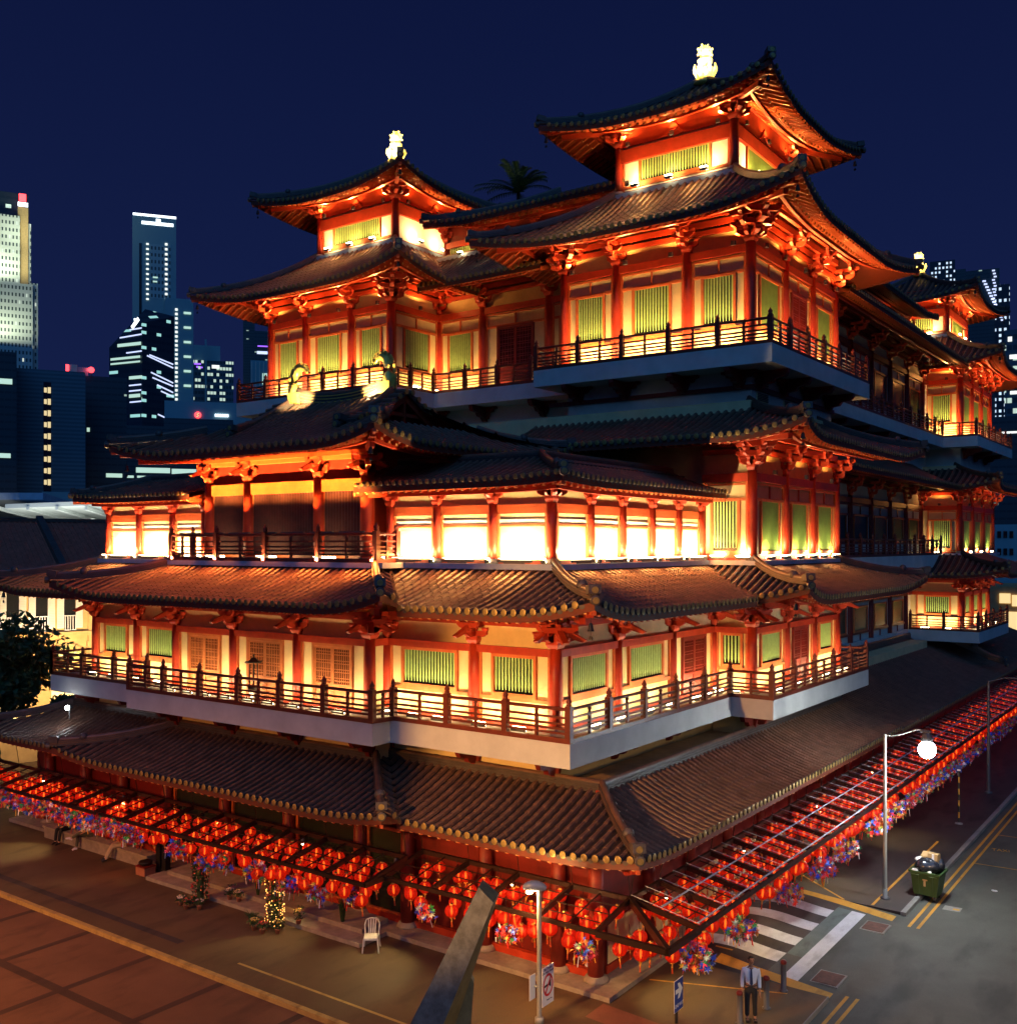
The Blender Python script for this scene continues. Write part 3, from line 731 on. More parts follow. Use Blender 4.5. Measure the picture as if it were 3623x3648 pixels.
# gatehouse hip-and-gable roof
GE, GR = 13.45, 15.45
GX0, GX1, GY0, GY1, GYR = -16.75, -5.35, -1.25, 8.05, 3.4
r, F = roof_panel('gh', (GX0,GY0), (1,0), (0,-1), GX1-GX0, 4.65, GE, GR, .72, .72, lift=.42, flare=.25, conc=.5, sp=.30, qraf=.5)
ghr = r; LG = GX1-GX0
pts = [F(LG-.72*4.65*q, q, .05) for q in (0, .12, .25, .38, .5)]; hip(r, pts)
pts = [F(.72*4.65*q, q, .05) for q in (0, .12, .25, .38, .5)]; hip(r, pts)
corner_beam(r, F(LG, 0), (-7.9,1.2,13.9)); corner_beam(r, F(0, 0), (-15.2,1.2,13.9))
wind_bell((GX1-.2, GY0+.1, 13.35), 'bronze bell under the near corner of the gatehouse roof'); wind_bell((GX0+.2, GY0+.1, 13.35), 'bronze bell under the left corner of the gatehouse roof')
r2, F2 = roof_panel('ghs', (GX1,GY0), (0,1), (1,0), GY1-GY0, 2.1, GE, GE+(GR-GE)*.42, 1, 1, lift=.42, flare=.25, sp=.30, qraf=.6)
pts = [F2(GY1-GY0-2.1*q, q, .05) for q in (0, .25, .5, .75, 1)]; hip(r2, pts)
r3, F3 = roof_panel('ghb', (GX1,GY1), (-1,0), (0,1), LG, 4.65, GE, GR, .72, .72, lift=.42, conc=.5, sp=.6, raf=False, disc=False)
# main ridge with sagging line and golden end ornaments
rx0, rx1 = -13.4, -9.15
mb = MB(); N = 14; pr = None
for i in range(N):
    def rp(i):
        t = i/N*2-1; return (rx0+(rx1-rx0)*i/N, GYR, GR-.12+.30*abs(t)**2.4)
    a, c = rp(i), rp(i+1)
    mb.beam((a[0],a[1],a[2]+.17), (c[0],c[1],c[2]+.17), .2, .36, 'ridge_tile')
    for z in (.08, .19, .29): mb.beam((a[0],a[1],a[2]+z), (c[0],c[1],c[2]+z), .25, .03, 'gold')
    mb.tube([(a[0],a[1],a[2]+.36), (c[0],c[1],c[2]+.36)], .09, 'tile', 8)
mb.build('ridge', ghr)
for x, sg in ((rx1, 1), (rx0, -1)):      # gable pediment, its ridges with gold discs, and the curling ornament
    g = MB(); xe = x+sg*.75
    P = [(xe, GYR-2.35, 14.28), (xe, GYR-1.2, 14.72), (xe, GYR, GR), (xe, GYR+1.2, 14.72), (xe, GYR+2.35, 14.28)]
    g.prism([(p[0]-sg*.25, p[1], p[2]-.12) for p in P], (-sg*.15,0,0), 'vermilion_dark')
    for a, c in zip(P, P[1:]):
        g.beam((xe,a[1],a[2]-.16), (xe,c[1],c[2]-.16), .10, .2, 'vermilion')
        g.beam((xe-sg*.06,a[1],a[2]+.04), (xe-sg*.06,c[1],c[2]+.04), .42, .14, 'ridge_tile')
        n_ = 4
        for j in range(n_):
            t = (j+.5)/n_; q = Vector(a)*(1-t)+Vector(c)*t+Vector((-sg*.2,0,.13)); g.tube([q, q+Vector((sg*.42,0,-.03))], .085, 'tile', 8)
            e = q+Vector((sg*.425,0,-.03)); g.tube([e, e+Vector((sg*.02,0,0))], .092, 'tile_disc', 10)
    g.beam((xe-sg*.05,GYR-1.0,14.75), (xe-sg*.05,GYR+1.0,14.75), .08, .12, 'vermilion'); g.beam((xe-sg*.05,GYR,14.5), (xe-sg*.05,GYR,15.2), .08, .14, 'vermilion')
    g.build('gable', ghr)
    for dy in (-1, 1):
        hip(ghr, [(x+sg*.35, GYR+dy*2.55, 14.26), (x+sg*.35, GYR+dy*1.6, 14.55), (x+sg*.35, GYR+dy*.8, 14.98), (x+sg*.2, GYR, GR+.05)], .22, .2, orn=False)
    o = MB(); base = Vector((x, GYR, GR+.12))   # curling golden fish-tail, its tip turned inwards
    path = [base+Vector((sg*a, 0, b)) for a, b in ((0,0),(.08,.28),(.13,.55),(.10,.82),(-.04,1.04),(-.24,1.14),(-.42,1.08),(-.50,.95))]
    rad = [.19,.20,.19,.17,.14,.11,.07,.02]
    o.tube(path, rad, 'gold', 10)
    for i in range(7):
        for f_ in (.25, .75):
            p = path[i].lerp(path[i+1], f_); d = (path[i+1]-path[i]).normalized(); nn = Vector((d.z,0,-d.x))*sg; q = rad[i]*.8
            o.beam(p+nn*q, p+nn*(q+.12), .16, .06, 'gold', up=(0,1,0))
    o.box(x-.26, x+.26, GYR-.2, GYR+.2, GR+.05, GR+.42, 'gold')
    o.build('ridge_ornament', ghr)
    p = (x-sg*.95, GYR-.75, GR-.05)
    area_light(p, (sg*.9,.75,.65), 110, .2, .2, (1,.80,.40), 100)
# dark return wall and block roof
K3b = dict(zf=Z3, zc=13.05, zs=10.40, zh=12.05, zfr=13.75, lint=(.36,.08), trans=(12.16,12.58), br='high', brs=.8)
h1 = run((-1.5,10.81), (1,0), (0,-1), 1.74, [-.15, 1.74], ['win'], skipcol=(0,), corner=(1,), **K3b)
h2 = run((.24,10.83), (0,1), (1,0), 8.33, [0, 2.81, 5.56, 8.33], ['gwin','gwin','gwin'], skipcol=(0,), **K3b)
K3d = dict(K3b, cname='pilaster', beamm='vermilion_dark', wallm='plaster_cool', zs=10.85, framem='vermilion_dark')
run((-2.6,19.4), (0,1), (1,0), 25.0, [.3, 3.7, 7.1, 10.6, 14.1, 17.6, 20.9, 24.3], ['dark']*7, **K3d)
h3 = run((-2.6,44.5), (1,0), (0,-1), 2.1, [.1, 2.1], ['win'], skipcol=(0,), corner=(1,), **K3b)
h4 = run((-.5,44.52), (0,1), (1,0), 9.5, [0, 3.1, 6.3, 9.5], ['gwin']*3, skipcol=(0,), **K3b)
for q in (1.2,3.6,6.2): p = h2(q, .5, Z3+.24); area_light(p, (1,0,-.42), 45, 1.1, .06, (1,.50,.16), 165)  # added spill over the outer roof, without a fixture of its own
wash(h1, (.6, 1.5), .30, Z3+.02, 50, CREAM, 1.0, length=.5); wash(h2, (.9, 2.2, 3.7, 5.0, 6.2, 7.6), .30, Z3+.02, 66, CREAM, 1.1, length=.6)
wash(h3, (.9,), .5, Z3+.02, 60, CREAM, .8); wash(h4, (1.4, 4.5, 7.8), .32, Z3+.02, 50, CREAM, .9)
ZE3, ZT3 = 13.95, 15.33
r, F = roof_panel('block', (-8.6,8.15), (1,0), (0,-1), 11.45, 3.35, ZE3, ZT3, 0, .9, lift=.42); hip_from(r, F, 11.45, 3.35, .9, True); corner_beam(r, F(11.45,0), (.24,10.81,14.5))
TIP3 = F(11.45, 0); ridge_band(r, (-8.6,11.5,15.24), (-.1,11.5,15.24), .12, m='deck_edge')
r, F = roof_panel('block', (2.85,8.15), (0,1), (1,0), 12.9, 3.0, ZE3, ZT3, 1.1, 1, lift=.42); hip_from(r, F, 12.9, 3.0, 1, True)
r, F = roof_panel('lblock', (-24.6,8.15), (1,0), (0,-1), 8.4, 3.35, ZE3, ZT3, 1, 0, lift=.42, raf=False)
r, F = roof_panel('rec', (.1,21.0), (0,1), (1,0), 21.5, 2.8, ZE3, ZT3, 0, 0, sp=.33)
r, F = roof_panel('farb', (-2.8,41.8), (1,0), (0,-1), 4.8, 3.2, ZE3, ZT3, 0, .9, lift=.42, sp=.36); hip_from(r, F, 4.8, 3.2, .9, True)
r, F = roof_panel('farb', (2.0,41.8), (0,1), (1,0), 14.5, 3.0, ZE3, ZT3, 1, 1, lift=.42, sp=.4)
wind_bell((TIP3.x-.2, TIP3.y+.2, TIP3.z-.36), 'bronze bell below the corner of the roof under the big tower')

# ---------------------------------------------------------------- temple: fourth storey and towers
SL4 = [(1.06,10.4),(1.06,20.9),(-1.44,20.9),(-1.44,44.4),(.5,44.4),(.5,55.6),(-23,55.6),(-23,20.1),(-24.18,20.1),(-24.18,9.6),(-14.92,9.6),(-14.92,12.64),(-8.2,12.64),(-8.2,10.4)]
poly('balcony_slab', SL4, 16.49, 17.1, 'slab')
SB = [(-.1,11.56),(-.1,19.7),(-2.7,19.7),(-2.7,45.5),(-.66,45.5),(-.66,54.4),(-22,54.4),(-22,19),(-23.0,19),(-23.0,10.76),(-16.1,10.76),(-16.1,13.9),(-7.4,13.9),(-7.4,11.56)]
poly('wall', SB, 15.2, 16.5, 'plaster_cool')
b = MB(); b.box(-8.2, .0, 11.46, 11.60, 15.85, 16.0, 'vermilion_dark'); b.box(-.14, .0, 11.6, 19.8, 15.85, 16.0, 'vermilion_dark'); b.build('tie_beam', temple)
k = MB(); fr = Fr((-.1,11.56), (0,1), (1,0))
for a, z in ((.4,16.05),(.4,15.5),(2.9,15.5)):
    fr.box(k, a, a+1.0, .0, .03, z, z+.3, 'plaster'); 
    for j in range(5): fr.box(k, a+.04, a+.96, .03, .06, z+.03+j*.055, z+.05+j*.055, 'vent_dark')
k.build('vent', temple)
for x in (-6.9, -4.9, -2.6, -.5): bracket(x, 11.5, 16.48, (0,-1), 'under', s=1.25)
for y in (12.0, 14.2, 16.6, 19.0): bracket(-.05, y, 16.48, (1,0), 'under', s=1.25)
for y in (23, 26.5, 30, 33.5, 37, 40.5): bracket(-2.65, y, 16.48, (1,0), 'under', s=1.25)
for y in (46, 49, 52): bracket(-.6, y, 16.48, (1,0), 'under', s=1.25)
for x in (-15.6, -13, -10): bracket(x, 13.8, 16.48, (0,-1), 'under', s=1.25)
Z4 = 17.1
poly('wall', [(p[0]-(.14 if p[0] > -10 else 0), p[1]+.12) for p in SB], 17.05, 22.6, 'plaster')
K4 = dict(zf=Z4, zc=20.79, zs=18.14, zh=19.78, zfr=21.42, lint=(.32,.06), trans=(19.92,20.36), br='high', brs=1.0, colr=.19)
t1 = run((-7.5,11.51), (1,0), (0,-1), 7.4, [0, 2.26, 5.09, 7.4], ['win']*3, corner=(0,3), **K4)
t2 = run((-.1,11.53), (0,1), (1,0), 8.48, [0, 2.98, 5.8, 8.48], ['gwin','rdoor','gwin'], skipcol=(0,), **K4)
t3 = run((-23.02,10.7), (1,0), (0,-1), 7.4, [0, 2.31, 5.14, 7.4], ['win']*3, corner=(3,), **K4)
t4 = run((-15.62,10.72), (0,1), (1,0), 3.08, [0, 3.08], ['win'], skipcol=(0,), **K4)
t5 = run((-15.62,13.8), (1,0), (0,-1), 8.1, [0, 2.5, 5.9, 8.1], ['win','rdoor','win'], skipcol=(0,), **K4)
K4d = dict(K4, cname='pilaster', beamm='vermilion_dark', wallm='plaster_cool', framem='vermilion_dark')
run((-2.6,20.0), (0,1), (1,0), 25.4, [.1, 3.1, 6.5, 10, 13.5, 17, 20.5, 24], ['dark','rdoor','dark','dark','dark','dark','dark'], **K4d)
t6 = run((-2.6,45.4), (1,0), (0,-1), 1.94, [-.2, 1.94], ['win'], skipcol=(0,), corner=(1,), **K4)
t7 = run((-.66,45.42), (0,1), (1,0), 8.4, [0, 2.8, 5.6, 8.4], ['gwin']*3, skipcol=(0,), **K4)
for a, bb, ps in (((-8.12,10.48),(.98,10.48),(1,1)), ((.98,10.48),(.98,20.8),(0,1)), ((-8.12,10.48),(-8.12,12.7),(0,0)), ((-24.1,9.68),(-15.0,9.68),(1,1)), ((-15.0,9.68),(-15.0,12.72),(0,1)),
                  ((-15.0,12.72),(-8.2,12.72),(0,0)), ((-24.1,9.68),(-24.1,13),(0,1)), ((-1.5,21),(-1.5,44.48),(1,1)), ((-1.5,44.48),(.42,44.48),(0,1)), ((.42,44.48),(.42,55.5),(0,1))):
    balustrade(a, bb, Z4, 1.85, posts=tuple(map(bool, ps)))
for f, sp_, pw in ((t1, (.9,1.6,2.9,3.7,4.4,5.8,6.6), 26), (t2, (.8,2.2,3.8,5.0,6.5,7.8), 24), (t3, (.9,1.6,2.9,3.7,4.4,5.8,6.6), 24), (t4, (.8,2.2), 26), (t5, (.9,1.9), 14), (t6, (.6,1.5), 30), (t7, (1,2,3.8,5,6.6,7.8), 22)):
    wash(f, sp_, .72, Z4+.02, pw*3.6, WARM, 1.3)
for f, ss in ((t1, (.5,2.26+.5,2.26+2.3,6.9)), (t2, (.6,2.4,4.4,6.6,8)), (t3, (.5,2.8,4.6,6.9)), (t4, (1.5,)), (t6, (1.2,)), (t7, (1.2,4.2,7))): cornice_lamps(f, ss, 20.80, 120)
for f, ss in ((h2, (1.2,4.2,7)), (h3, (1,)), (h4, (1.2,4.6,8))): cornice_lamps(f, ss, 13.07, 60)
for x, y in ((-12.2,13.2),(-9.3,13.2)): flood((x,y,Z4+.02), (0,1,.8), 8, AMBER)

def tower_top(cx, cy, y0=None, sp=.29, left_visible=True, near=True, lab=''):
    """fourth roof, lantern storey, pyramid roof and finial of one corner tower (cx, cy its centre)"""
    ex, ey, tx, ty = 6.0, 6.55, 2.42, 2.75        # half sizes of the eave and of the top
    T = ey-ty; k = (ex-tx)/T; T2 = ex-tx; k2 = (ey-ty)/T2
    ZE, ZT = 21.38, 23.82
    r, F = roof_panel('t', (cx-ex,cy-ey), (1,0), (0,-1), 2*ex, T, ZE, ZT, k, k, lift=.52, flare=.30, rng=4.2, conc=.42, sp=sp, qraf=.66)
    hip_from(r, F, 2*ex, T, k, True); hip_from(r, F, 2*ex, T, k, False)
    corner_beam(r, F(2*ex, 0), (cx+3.5, cy-4.1, 22.5)); corner_beam(r, F(0, 0), (cx-3.8, cy-4.1, 22.5))
    tips = [F(2*ex, 0), F(0, 0)]
    r2, F2 = roof_panel('t', (cx+ex,cy-ey), (0,1), (1,0), 2*ey, T2, ZE, ZT, k2, k2, lift=.52, flare=.30, rng=4.2, conc=.42, sp=sp, qraf=.66)
    hip_from(r2, F2, 2*ey, T2, k2, True)
    r3, F3 = roof_panel('t', (cx-ex,cy+ey), (0,-1), (-1,0), 2*ey, T2, ZE, ZT, k2, k2, lift=.52, flare=.30, rng=4.2, conc=.42, sp=.58, qraf=.66, disc=False, raf=near)
    r4, F4 = roof_panel('t', (cx+ex,cy+ey), (-1,0), (0,1), 2*ex, T, ZE, ZT, k, k, lift=.52, flare=.30, rng=4.2, conc=.42, sp=.58, disc=False, raf=False)
    b = MB(); q = 2.52; b.box(cx-tx-.1, cx+tx+.1, cy-ty-.1, cy+ty+.1, 23.72, 23.92, 'deck_edge'); b.build('deck', temple)
    # lantern storey
    hx, hy = 2.325, 2.6
    b = MB(); b.box(cx-hx+.14, cx+hx-.14, cy-hy+.14, cy+hy-.14, 23.8, 26.95, 'vermilion'); b.build('wall', temple)
    kw = dict(zf=23.9, zc=25.72, zs=24.30, zh=25.08, zfr=26.75, lint=(.62,.14), br='low', brs=1.0, colr=.17, frac=.50, wallm='plaster_white', upbeam=True)
    a1 = run((cx-hx,cy-hy), (1,0), (0,-1), 2*hx, [0, 2*hx], ['win'], corner=(0,1), **kw)
    a2 = run((cx+hx,cy-hy+.02), (0,1), (1,0), 2*hy-.02, [0, 2*hy-.02], ['gwin' if not lab == 'left' else None], skipcol=(0,), **kw)
    b = MB(); L_ = 2*hx
    for fr_, LL in ((a1, 2*hx), (a2, 2*hy)):
        fr_.box(b, 0, LL, .0, .06, 25.70, 26.62, 'vermilion')
        P = [fr_(LL/2+x, .06, 25.72+z) for x, z in ((-.5,0),(-.38,.03),(-.22,.2),(-.05,.42),(.05,.42),(.22,.2),(.38,.03),(.5,0),(.28,0),(.1,.18),(-.1,.18),(-.28,0))]
        b.prism(P, (fr_.n[0]*.06, fr_.n[1]*.06, 0), 'bracket_red')
        fr_.box(b, -.3, LL+.3, .06, .2, 26.5, 26.66, 'vermilion')
    b.build('frieze_panel', temple)
    for fr_, LL in ((a1, 2*hx), (a2, 2*hy)):
        for q in (LL*.25, LL*.75): p = fr_(q, .45, 24.15); area_light(p, (fr_.n[0], fr_.n[1], -.5), 45, 1.0, .06, (1,.42,.11), 165)  # unseen spill light added to warm the roof below the lantern storey
        wash(fr_, (LL*.2, LL*.5, LL*.8), .55, 23.95, 62, WARM, 1.5, length=.3)
    for fr_, LL in ((a1, 2*hx), (a2, 2*hy)): cornice_lamps(fr_, (.5, LL/2, LL-.5), 25.74, 120, (1,.50,.13), .3)
    # pyramid roof
    e, f_ = 4.35, 4.6; ZE5, ZT5 = 25.92, 28.50
    T5 = f_-.12; k5 = (e-.12)/T5
    for (O, u, n_, L, T, kk, vis) in (((cx-e,cy-f_),(1,0),(0,-1),2*e,f_-.12,(e-.12)/(f_-.12),1), ((cx+e,cy-f_),(0,1),(1,0),2*f_,e-.12,(f_-.12)/(e-.12),1), ((cx-e,cy+f_),(0,-1),(-1,0),2*f_,e-.12,(f_-.12)/(e-.12),0), ((cx+e,cy+f_),(-1,0),(0,1),2*e,f_-.12,(e-.12)/(f_-.12),0)):
        r, F = roof_panel('p', O, u, n_, L, T, ZE5, ZT5, kk, kk, lift=.50, flare=.22, rng=4.0, conc=.5, sp=sp if vis else .58, qraf=.52, disc=bool(vis))
        if vis:
            hip_from(r, F, L, T, kk, True); 
            if u == (1,0):
                hip_from(r, F, L, T, kk, False); tips += [F(L, 0), F(0, 0)]; corner_beam(r, F(L, 0), (cx+2.3,cy-2.6,26.8)); corner_beam(r, F(0, 0), (cx-2.3,cy-2.6,26.8))
            else: tips += [F(L, 0)]; corner_beam(r, F(L, 0), (cx+2.3,cy+2.6,26.8))
    # finial
    m = MB(); m.lathe((cx,cy,28.45), [(.55,0),(.5,.1),(.32,.16),(.42,.24),(.2,.34),(.36,.48),(.40,.62),(.22,.74),(.12,.80),(.28,.92),(.30,1.02),(.12,1.12)], 'gold', 14)
    for i in range(8):
        a = 2*pi*i/8; c = Vector((cx+.34*cos(a), cy+.34*sin(a), 29.02)); m.prism([c+Vector((0,0,-.22)), c+Vector((.14*cos(a)-.09*sin(a),.14*sin(a)+.09*cos(a),.05)), c+Vector((.1*cos(a),.1*sin(a),.26)), c+Vector((.14*cos(a)+.09*sin(a),.14*sin(a)-.09*cos(a),.05))], (-.05*cos(a),-.05*sin(a),.0), 'gold')
    c = Vector((cx, cy, 29.80)); V = Vector((cos(PSI), sin(PSI), 0))
    for i in range(16):
        a = 2*pi*i/16; d = V*cos(a)+Vector((0,0,sin(a))); m.beam(c+d*.12, c+d*(.33 if i % 2 else .27), .06, .06, 'gold')
    m.ball(c, .2, 'gold', 10, 6); m.tube([(cx,cy,29.5),(cx,cy,29.85)], .06, 'gold', 6)
    fo = m.build('finial', temple)
    for dx, dy in ((1.0,-1.3), (-.6,-1.5)):
        area_light((cx+dx, cy+dy, 28.6), (-dx*.8,-dy*.8,1.0), 260, .2, .2, (1,.9,.5), 70)
    for p, nm in zip(tips, ('near corner of the %s fourth roof', 'left corner of the %s fourth roof', 'near corner of the %s top roof', 'left corner of the %s top roof', 'right corner of the %s top roof')):
        d = Vector((cx-p.x, cy-p.y, 0)).normalized()
        wind_bell((p.x+d.x*.3, p.y+d.y*.3, p.z-.30), 'bronze bell hanging from the '+nm % (lab+' tower'))
tower_top(-3.67, 15.6, lab='tall right')
tower_top(-19.05, 14.8, lab='left')
tower_top(-4.2, 50.0, sp=.36, near=False, lab='far right')
# roofs between the towers
r, F = roof_panel('mid', (-14.6,11.15), (1,0), (0,-1), 6.2, 3.3, 21.35, 23.4, -.6, -.6, lift=0, flare=0)
ridge_band(r, (-16.5,14.4,23.35), (-6.5,14.4,23.35), .16, m='deck_edge')
r, F = roof_panel('midside', (.1,21.5), (0,1), (1,0), 22.5, 3.2, 21.35, 23.3, 0, 0, lift=0, flare=0, sp=.33)
r, F = roof_panel('hall', (-15.6,13.0), (1,0), (0,-1), 10.0, 4.2, 24.45, 26.3, 1, 0, lift=.25, flare=.15); hip_from(r, F, 10.0, 4.2, 1, False)
r, F = roof_panel('hallside', (-2.0,19.5), (0,1), (1,0), 25.6, 4.2, 24.45, 26.3, 0, 1, lift=.25, flare=.15, sp=.33)
kw = dict(zf=23.2, zc=24.2, zs=23.5, zh=23.95, zfr=25.0, lint=(.3,.05), br='low', brs=.75, colr=.13, wallm='vermilion_dark', cname='pilaster')
m1 = run((-15.8,14.6), (1,0), (0,-1), 9.8, [0, 2.4, 4.8, 7.2, 9.6], [None]*4, **kw)
m2 = run((-3.8,19), (0,1), (1,0), 27, [0, 4, 8, 12, 16, 20, 24, 27], [None]*7, **kw)
k = MB()
for i in range(4):
    a0 = 2.4*i+.25; m1.box(k, a0, a0+1.9, .02, .04, 23.5, 23.88, 'slat_back')
    for j in range(19): m1.box(k, a0+j*.1, a0+j*.1+.05, .04, .07, 23.5, 23.88, 'slat_green')
k.build('vent', temple)
wash(m1, (1.2, 3.6, 6.0, 8.4), .6, 23.35, 7, AMBER, 1.1, length=.25); wash(m2, (4, 12, 20), .6, 23.3, 8, AMBER, 1.1, length=.25)

mb = MB()
for p, L, a in FAR_FLOOD:
    mb.tube([(p[0]-cos(a)*L/2, p[1]-sin(a)*L/2, p[2]+.07), (p[0]+cos(a)*L/2, p[1]+sin(a)*L/2, p[2]+.07)], .05, 'lamp_lens', 6)
o = mb.build('floodlight', temple); o['kind'] = 'stuff'

# ---------------------------------------------------------------- ground, pavements, roads
def ground_mat(name, c1, c2, c3, rough=.75, scale=.35, stain=1.2, spec=.35):
    m = bpy.data.materials.new(name); m.use_nodes = True
    n = m.node_tree.nodes; l = m.node_tree.links; b = n['Principled BSDF']
    tc = n.new('ShaderNodeTexCoord')
    t = n.new('ShaderNodeTexNoise'); t.inputs['Scale'].default_value = scale; t.inputs['Detail'].default_value = 9; t.inputs['Roughness'].default_value = .6
    t2 = n.new('ShaderNodeTexNoise'); t2.inputs['Scale'].default_value = 38; t2.inputs['Detail'].default_value = 4
    mp = n.new('ShaderNodeMapping'); mp.inputs['Scale'].default_value = (1, .38, 1); mp.inputs['Rotation'].default_value = (0,0,.5)
    t3 = n.new('ShaderNodeTexNoise'); t3.inputs['Scale'].default_value = stain; t3.inputs['Detail'].default_value = 5
    l.new(tc.outputs['Object'], t.inputs['Vector']); l.new(tc.outputs['Object'], t2.inputs['Vector'])
    l.new(tc.outputs['Object'], mp.inputs[0]); l.new(mp.outputs[0], t3.inputs['Vector'])
    r = n.new('ShaderNodeValToRGB'); r.color_ramp.elements[0].position = .32; r.color_ramp.elements[1].position = .68
    r.color_ramp.elements[0].color = (*c1, 1); r.color_ramp.elements[1].color = (*c2, 1)
    l.new(t.outputs[0], r.inputs[0])
    mx = n.new('ShaderNodeMix'); mx.data_type = 'RGBA'; mx.inputs[7].default_value = (*c3, 1)
    r3 = n.new('ShaderNodeValToRGB'); r3.color_ramp.elements[0].position = .52; r3.color_ramp.elements[1].position = .70
    l.new(t3.outputs[0], r3.inputs[0]); l.new(r3.outputs[0], mx.inputs[0]); l.new(r.outputs[0], mx.inputs[6])
    mx2 = n.new('ShaderNodeMix'); mx2.data_type = 'RGBA'; mx2.blend_type = 'MULTIPLY'; mx2.inputs[0].default_value = .5
    l.new(mx.outputs[2], mx2.inputs[6]); l.new(t2.outputs[0], mx2.inputs[7]); l.new(mx2.outputs[2], b.inputs['Base Color'])
    b.inputs['Roughness'].default_value = rough; b.inputs['Specular IOR Level'].default_value = spec
    bp = n.new('ShaderNodeBump'); bp.inputs['Strength'].default_value = .35; bp.inputs['Distance'].default_value = .01
    l.new(t2.outputs[0], bp.inputs['Height']); l.new(bp.outputs[0], b.inputs['Normal'])
    M[name] = m
ground_mat('asphalt', (.090,.092,.074), (.120,.121,.098), (.058,.060,.050), scale=.6, stain=.9)
ground_mat('asphalt_dark', (.055,.045,.040), (.085,.066,.056), (.032,.028,.026))
ground_mat('paving', (.125,.078,.036), (.175,.108,.050), (.090,.056,.028))
ground_mat('plaza_tile', (.185,.085,.040), (.245,.115,.055), (.135,.062,.032), scale=.5)
ground_mat('plaza_joint', (.085,.045,.028), (.105,.055,.033), (.065,.034,.022))
ground_mat('paving_red', (.26,.10,.052), (.33,.13,.07), (.20,.08,.045), scale=1.5)
ground_mat('paint_white', (.66,.66,.66), (.80,.80,.80), (.52,.50,.49), scale=1.5, stain=2.5)
ground_mat('paint_yellow', (.62,.30,.035), (.72,.36,.05), (.46,.22,.03), scale=1.5, stain=3)
ground_mat('paint_green', (.13,.17,.15), (.17,.21,.185), (.10,.12,.11), scale=1.5, stain=3)
ground_mat('concrete', (.26,.25,.22), (.34,.32,.28), (.19,.18,.16), scale=1.2, stain=2)
ground_mat('kerb_paint', (.50,.33,.09), (.62,.42,.12), (.35,.23,.07), scale=2, stain=3)
mat('rust_grate', (.13,.05,.03), .7, noise=.4, nscale=6)
def sheet(name, pts, z, m):
    mb = MB(); mb.add([(x, y, z) for x, y in pts], [tuple(range(len(pts)))], m); return struct(mb.build(name))
sheet('ground', [(-900,-500),(900,-500),(900,900),(-900,900)], -.16, 'asphalt_dark')
sheet('road', [(5.46,-60),(16,-60),(16,260),(5.46,260)], -.10, 'asphalt')
sheet('plaza', [(-90,-60),(2.5,-60),(2.5,-4.98),(-90,-4.98)], -.11, 'plaza_tile')
mb = MB()
for i in range(-3, 12):
    x = -18.2+2.83*i*1.0
    if x < 2.3: mb.add([(x-.11,-30,-.106),(x+.11,-30,-.106),(x+.11,-4.99,-.106),(x-.11,-4.99,-.106)], [(0,1,2,3)], 'plaza_joint')
struct(mb.build('plaza'))
mb = MB()
for y in (-7.5, -10.3, -13.1): mb.add([(-40,y-.13,-.102),(2.4,y-.13,-.102),(2.4,y+.13,-.102),(-40,y+.13,-.102)], [(0,1,2,3)], 'plaza_joint')
struct(mb.build('plaza'))
mb = MB(); mb.box(-90, 5.42, -4.84, 2.7, -.14, 0, 'paving'); struct(mb.build('pavement'))
mb = MB(); mb.box(1.0, 5.30, 9.4, 260, -.14, 0, 'asphalt_dark'); struct(mb.build('pavement'))
mb = MB(); mb.box(-90, 1.0, 2.7, 260, -.14, -.01, 'paving'); struct(mb.build('pavement'))
mb = MB(); mb.box(-90, 2.5, -4.975, -4.845, -.15, .012, 'kerb_paint'); struct(mb.build('kerb'))
mb = MB(); mb.box(5.305, 5.455, 9.4, 260, -.15, .008, 'concrete'); mb.box(5.425, 5.455, -60, 2.7, -.15, .006, 'concrete'); struct(mb.build('kerb'))
mb = MB(); mb.add([(-60,-4.26,.004),(-9.6,-4.26,.004),(-9.6,-4.02,.004),(-60,-4.02,.004)], [(0,1,2,3)], 'asphalt_dark'); struct(mb.build('pavement'))
mb = MB(); mb.add([(-7.3,-4.17,.004),(2.4,-4.17,.004),(2.4,-4.09,.004),(-7.3,-4.09,.004)], [(0,1,2,3)], 'kerb_paint'); struct(mb.build('pavement'))
mb = MB(); mb.add([(1.35,-.7,.004),(4.9,-1.0,.004),(4.9,-1.75,.004),(1.35,-1.5,.004)], [(0,1,2,3)], 'paving_red'); struct(mb.build('pavement'))
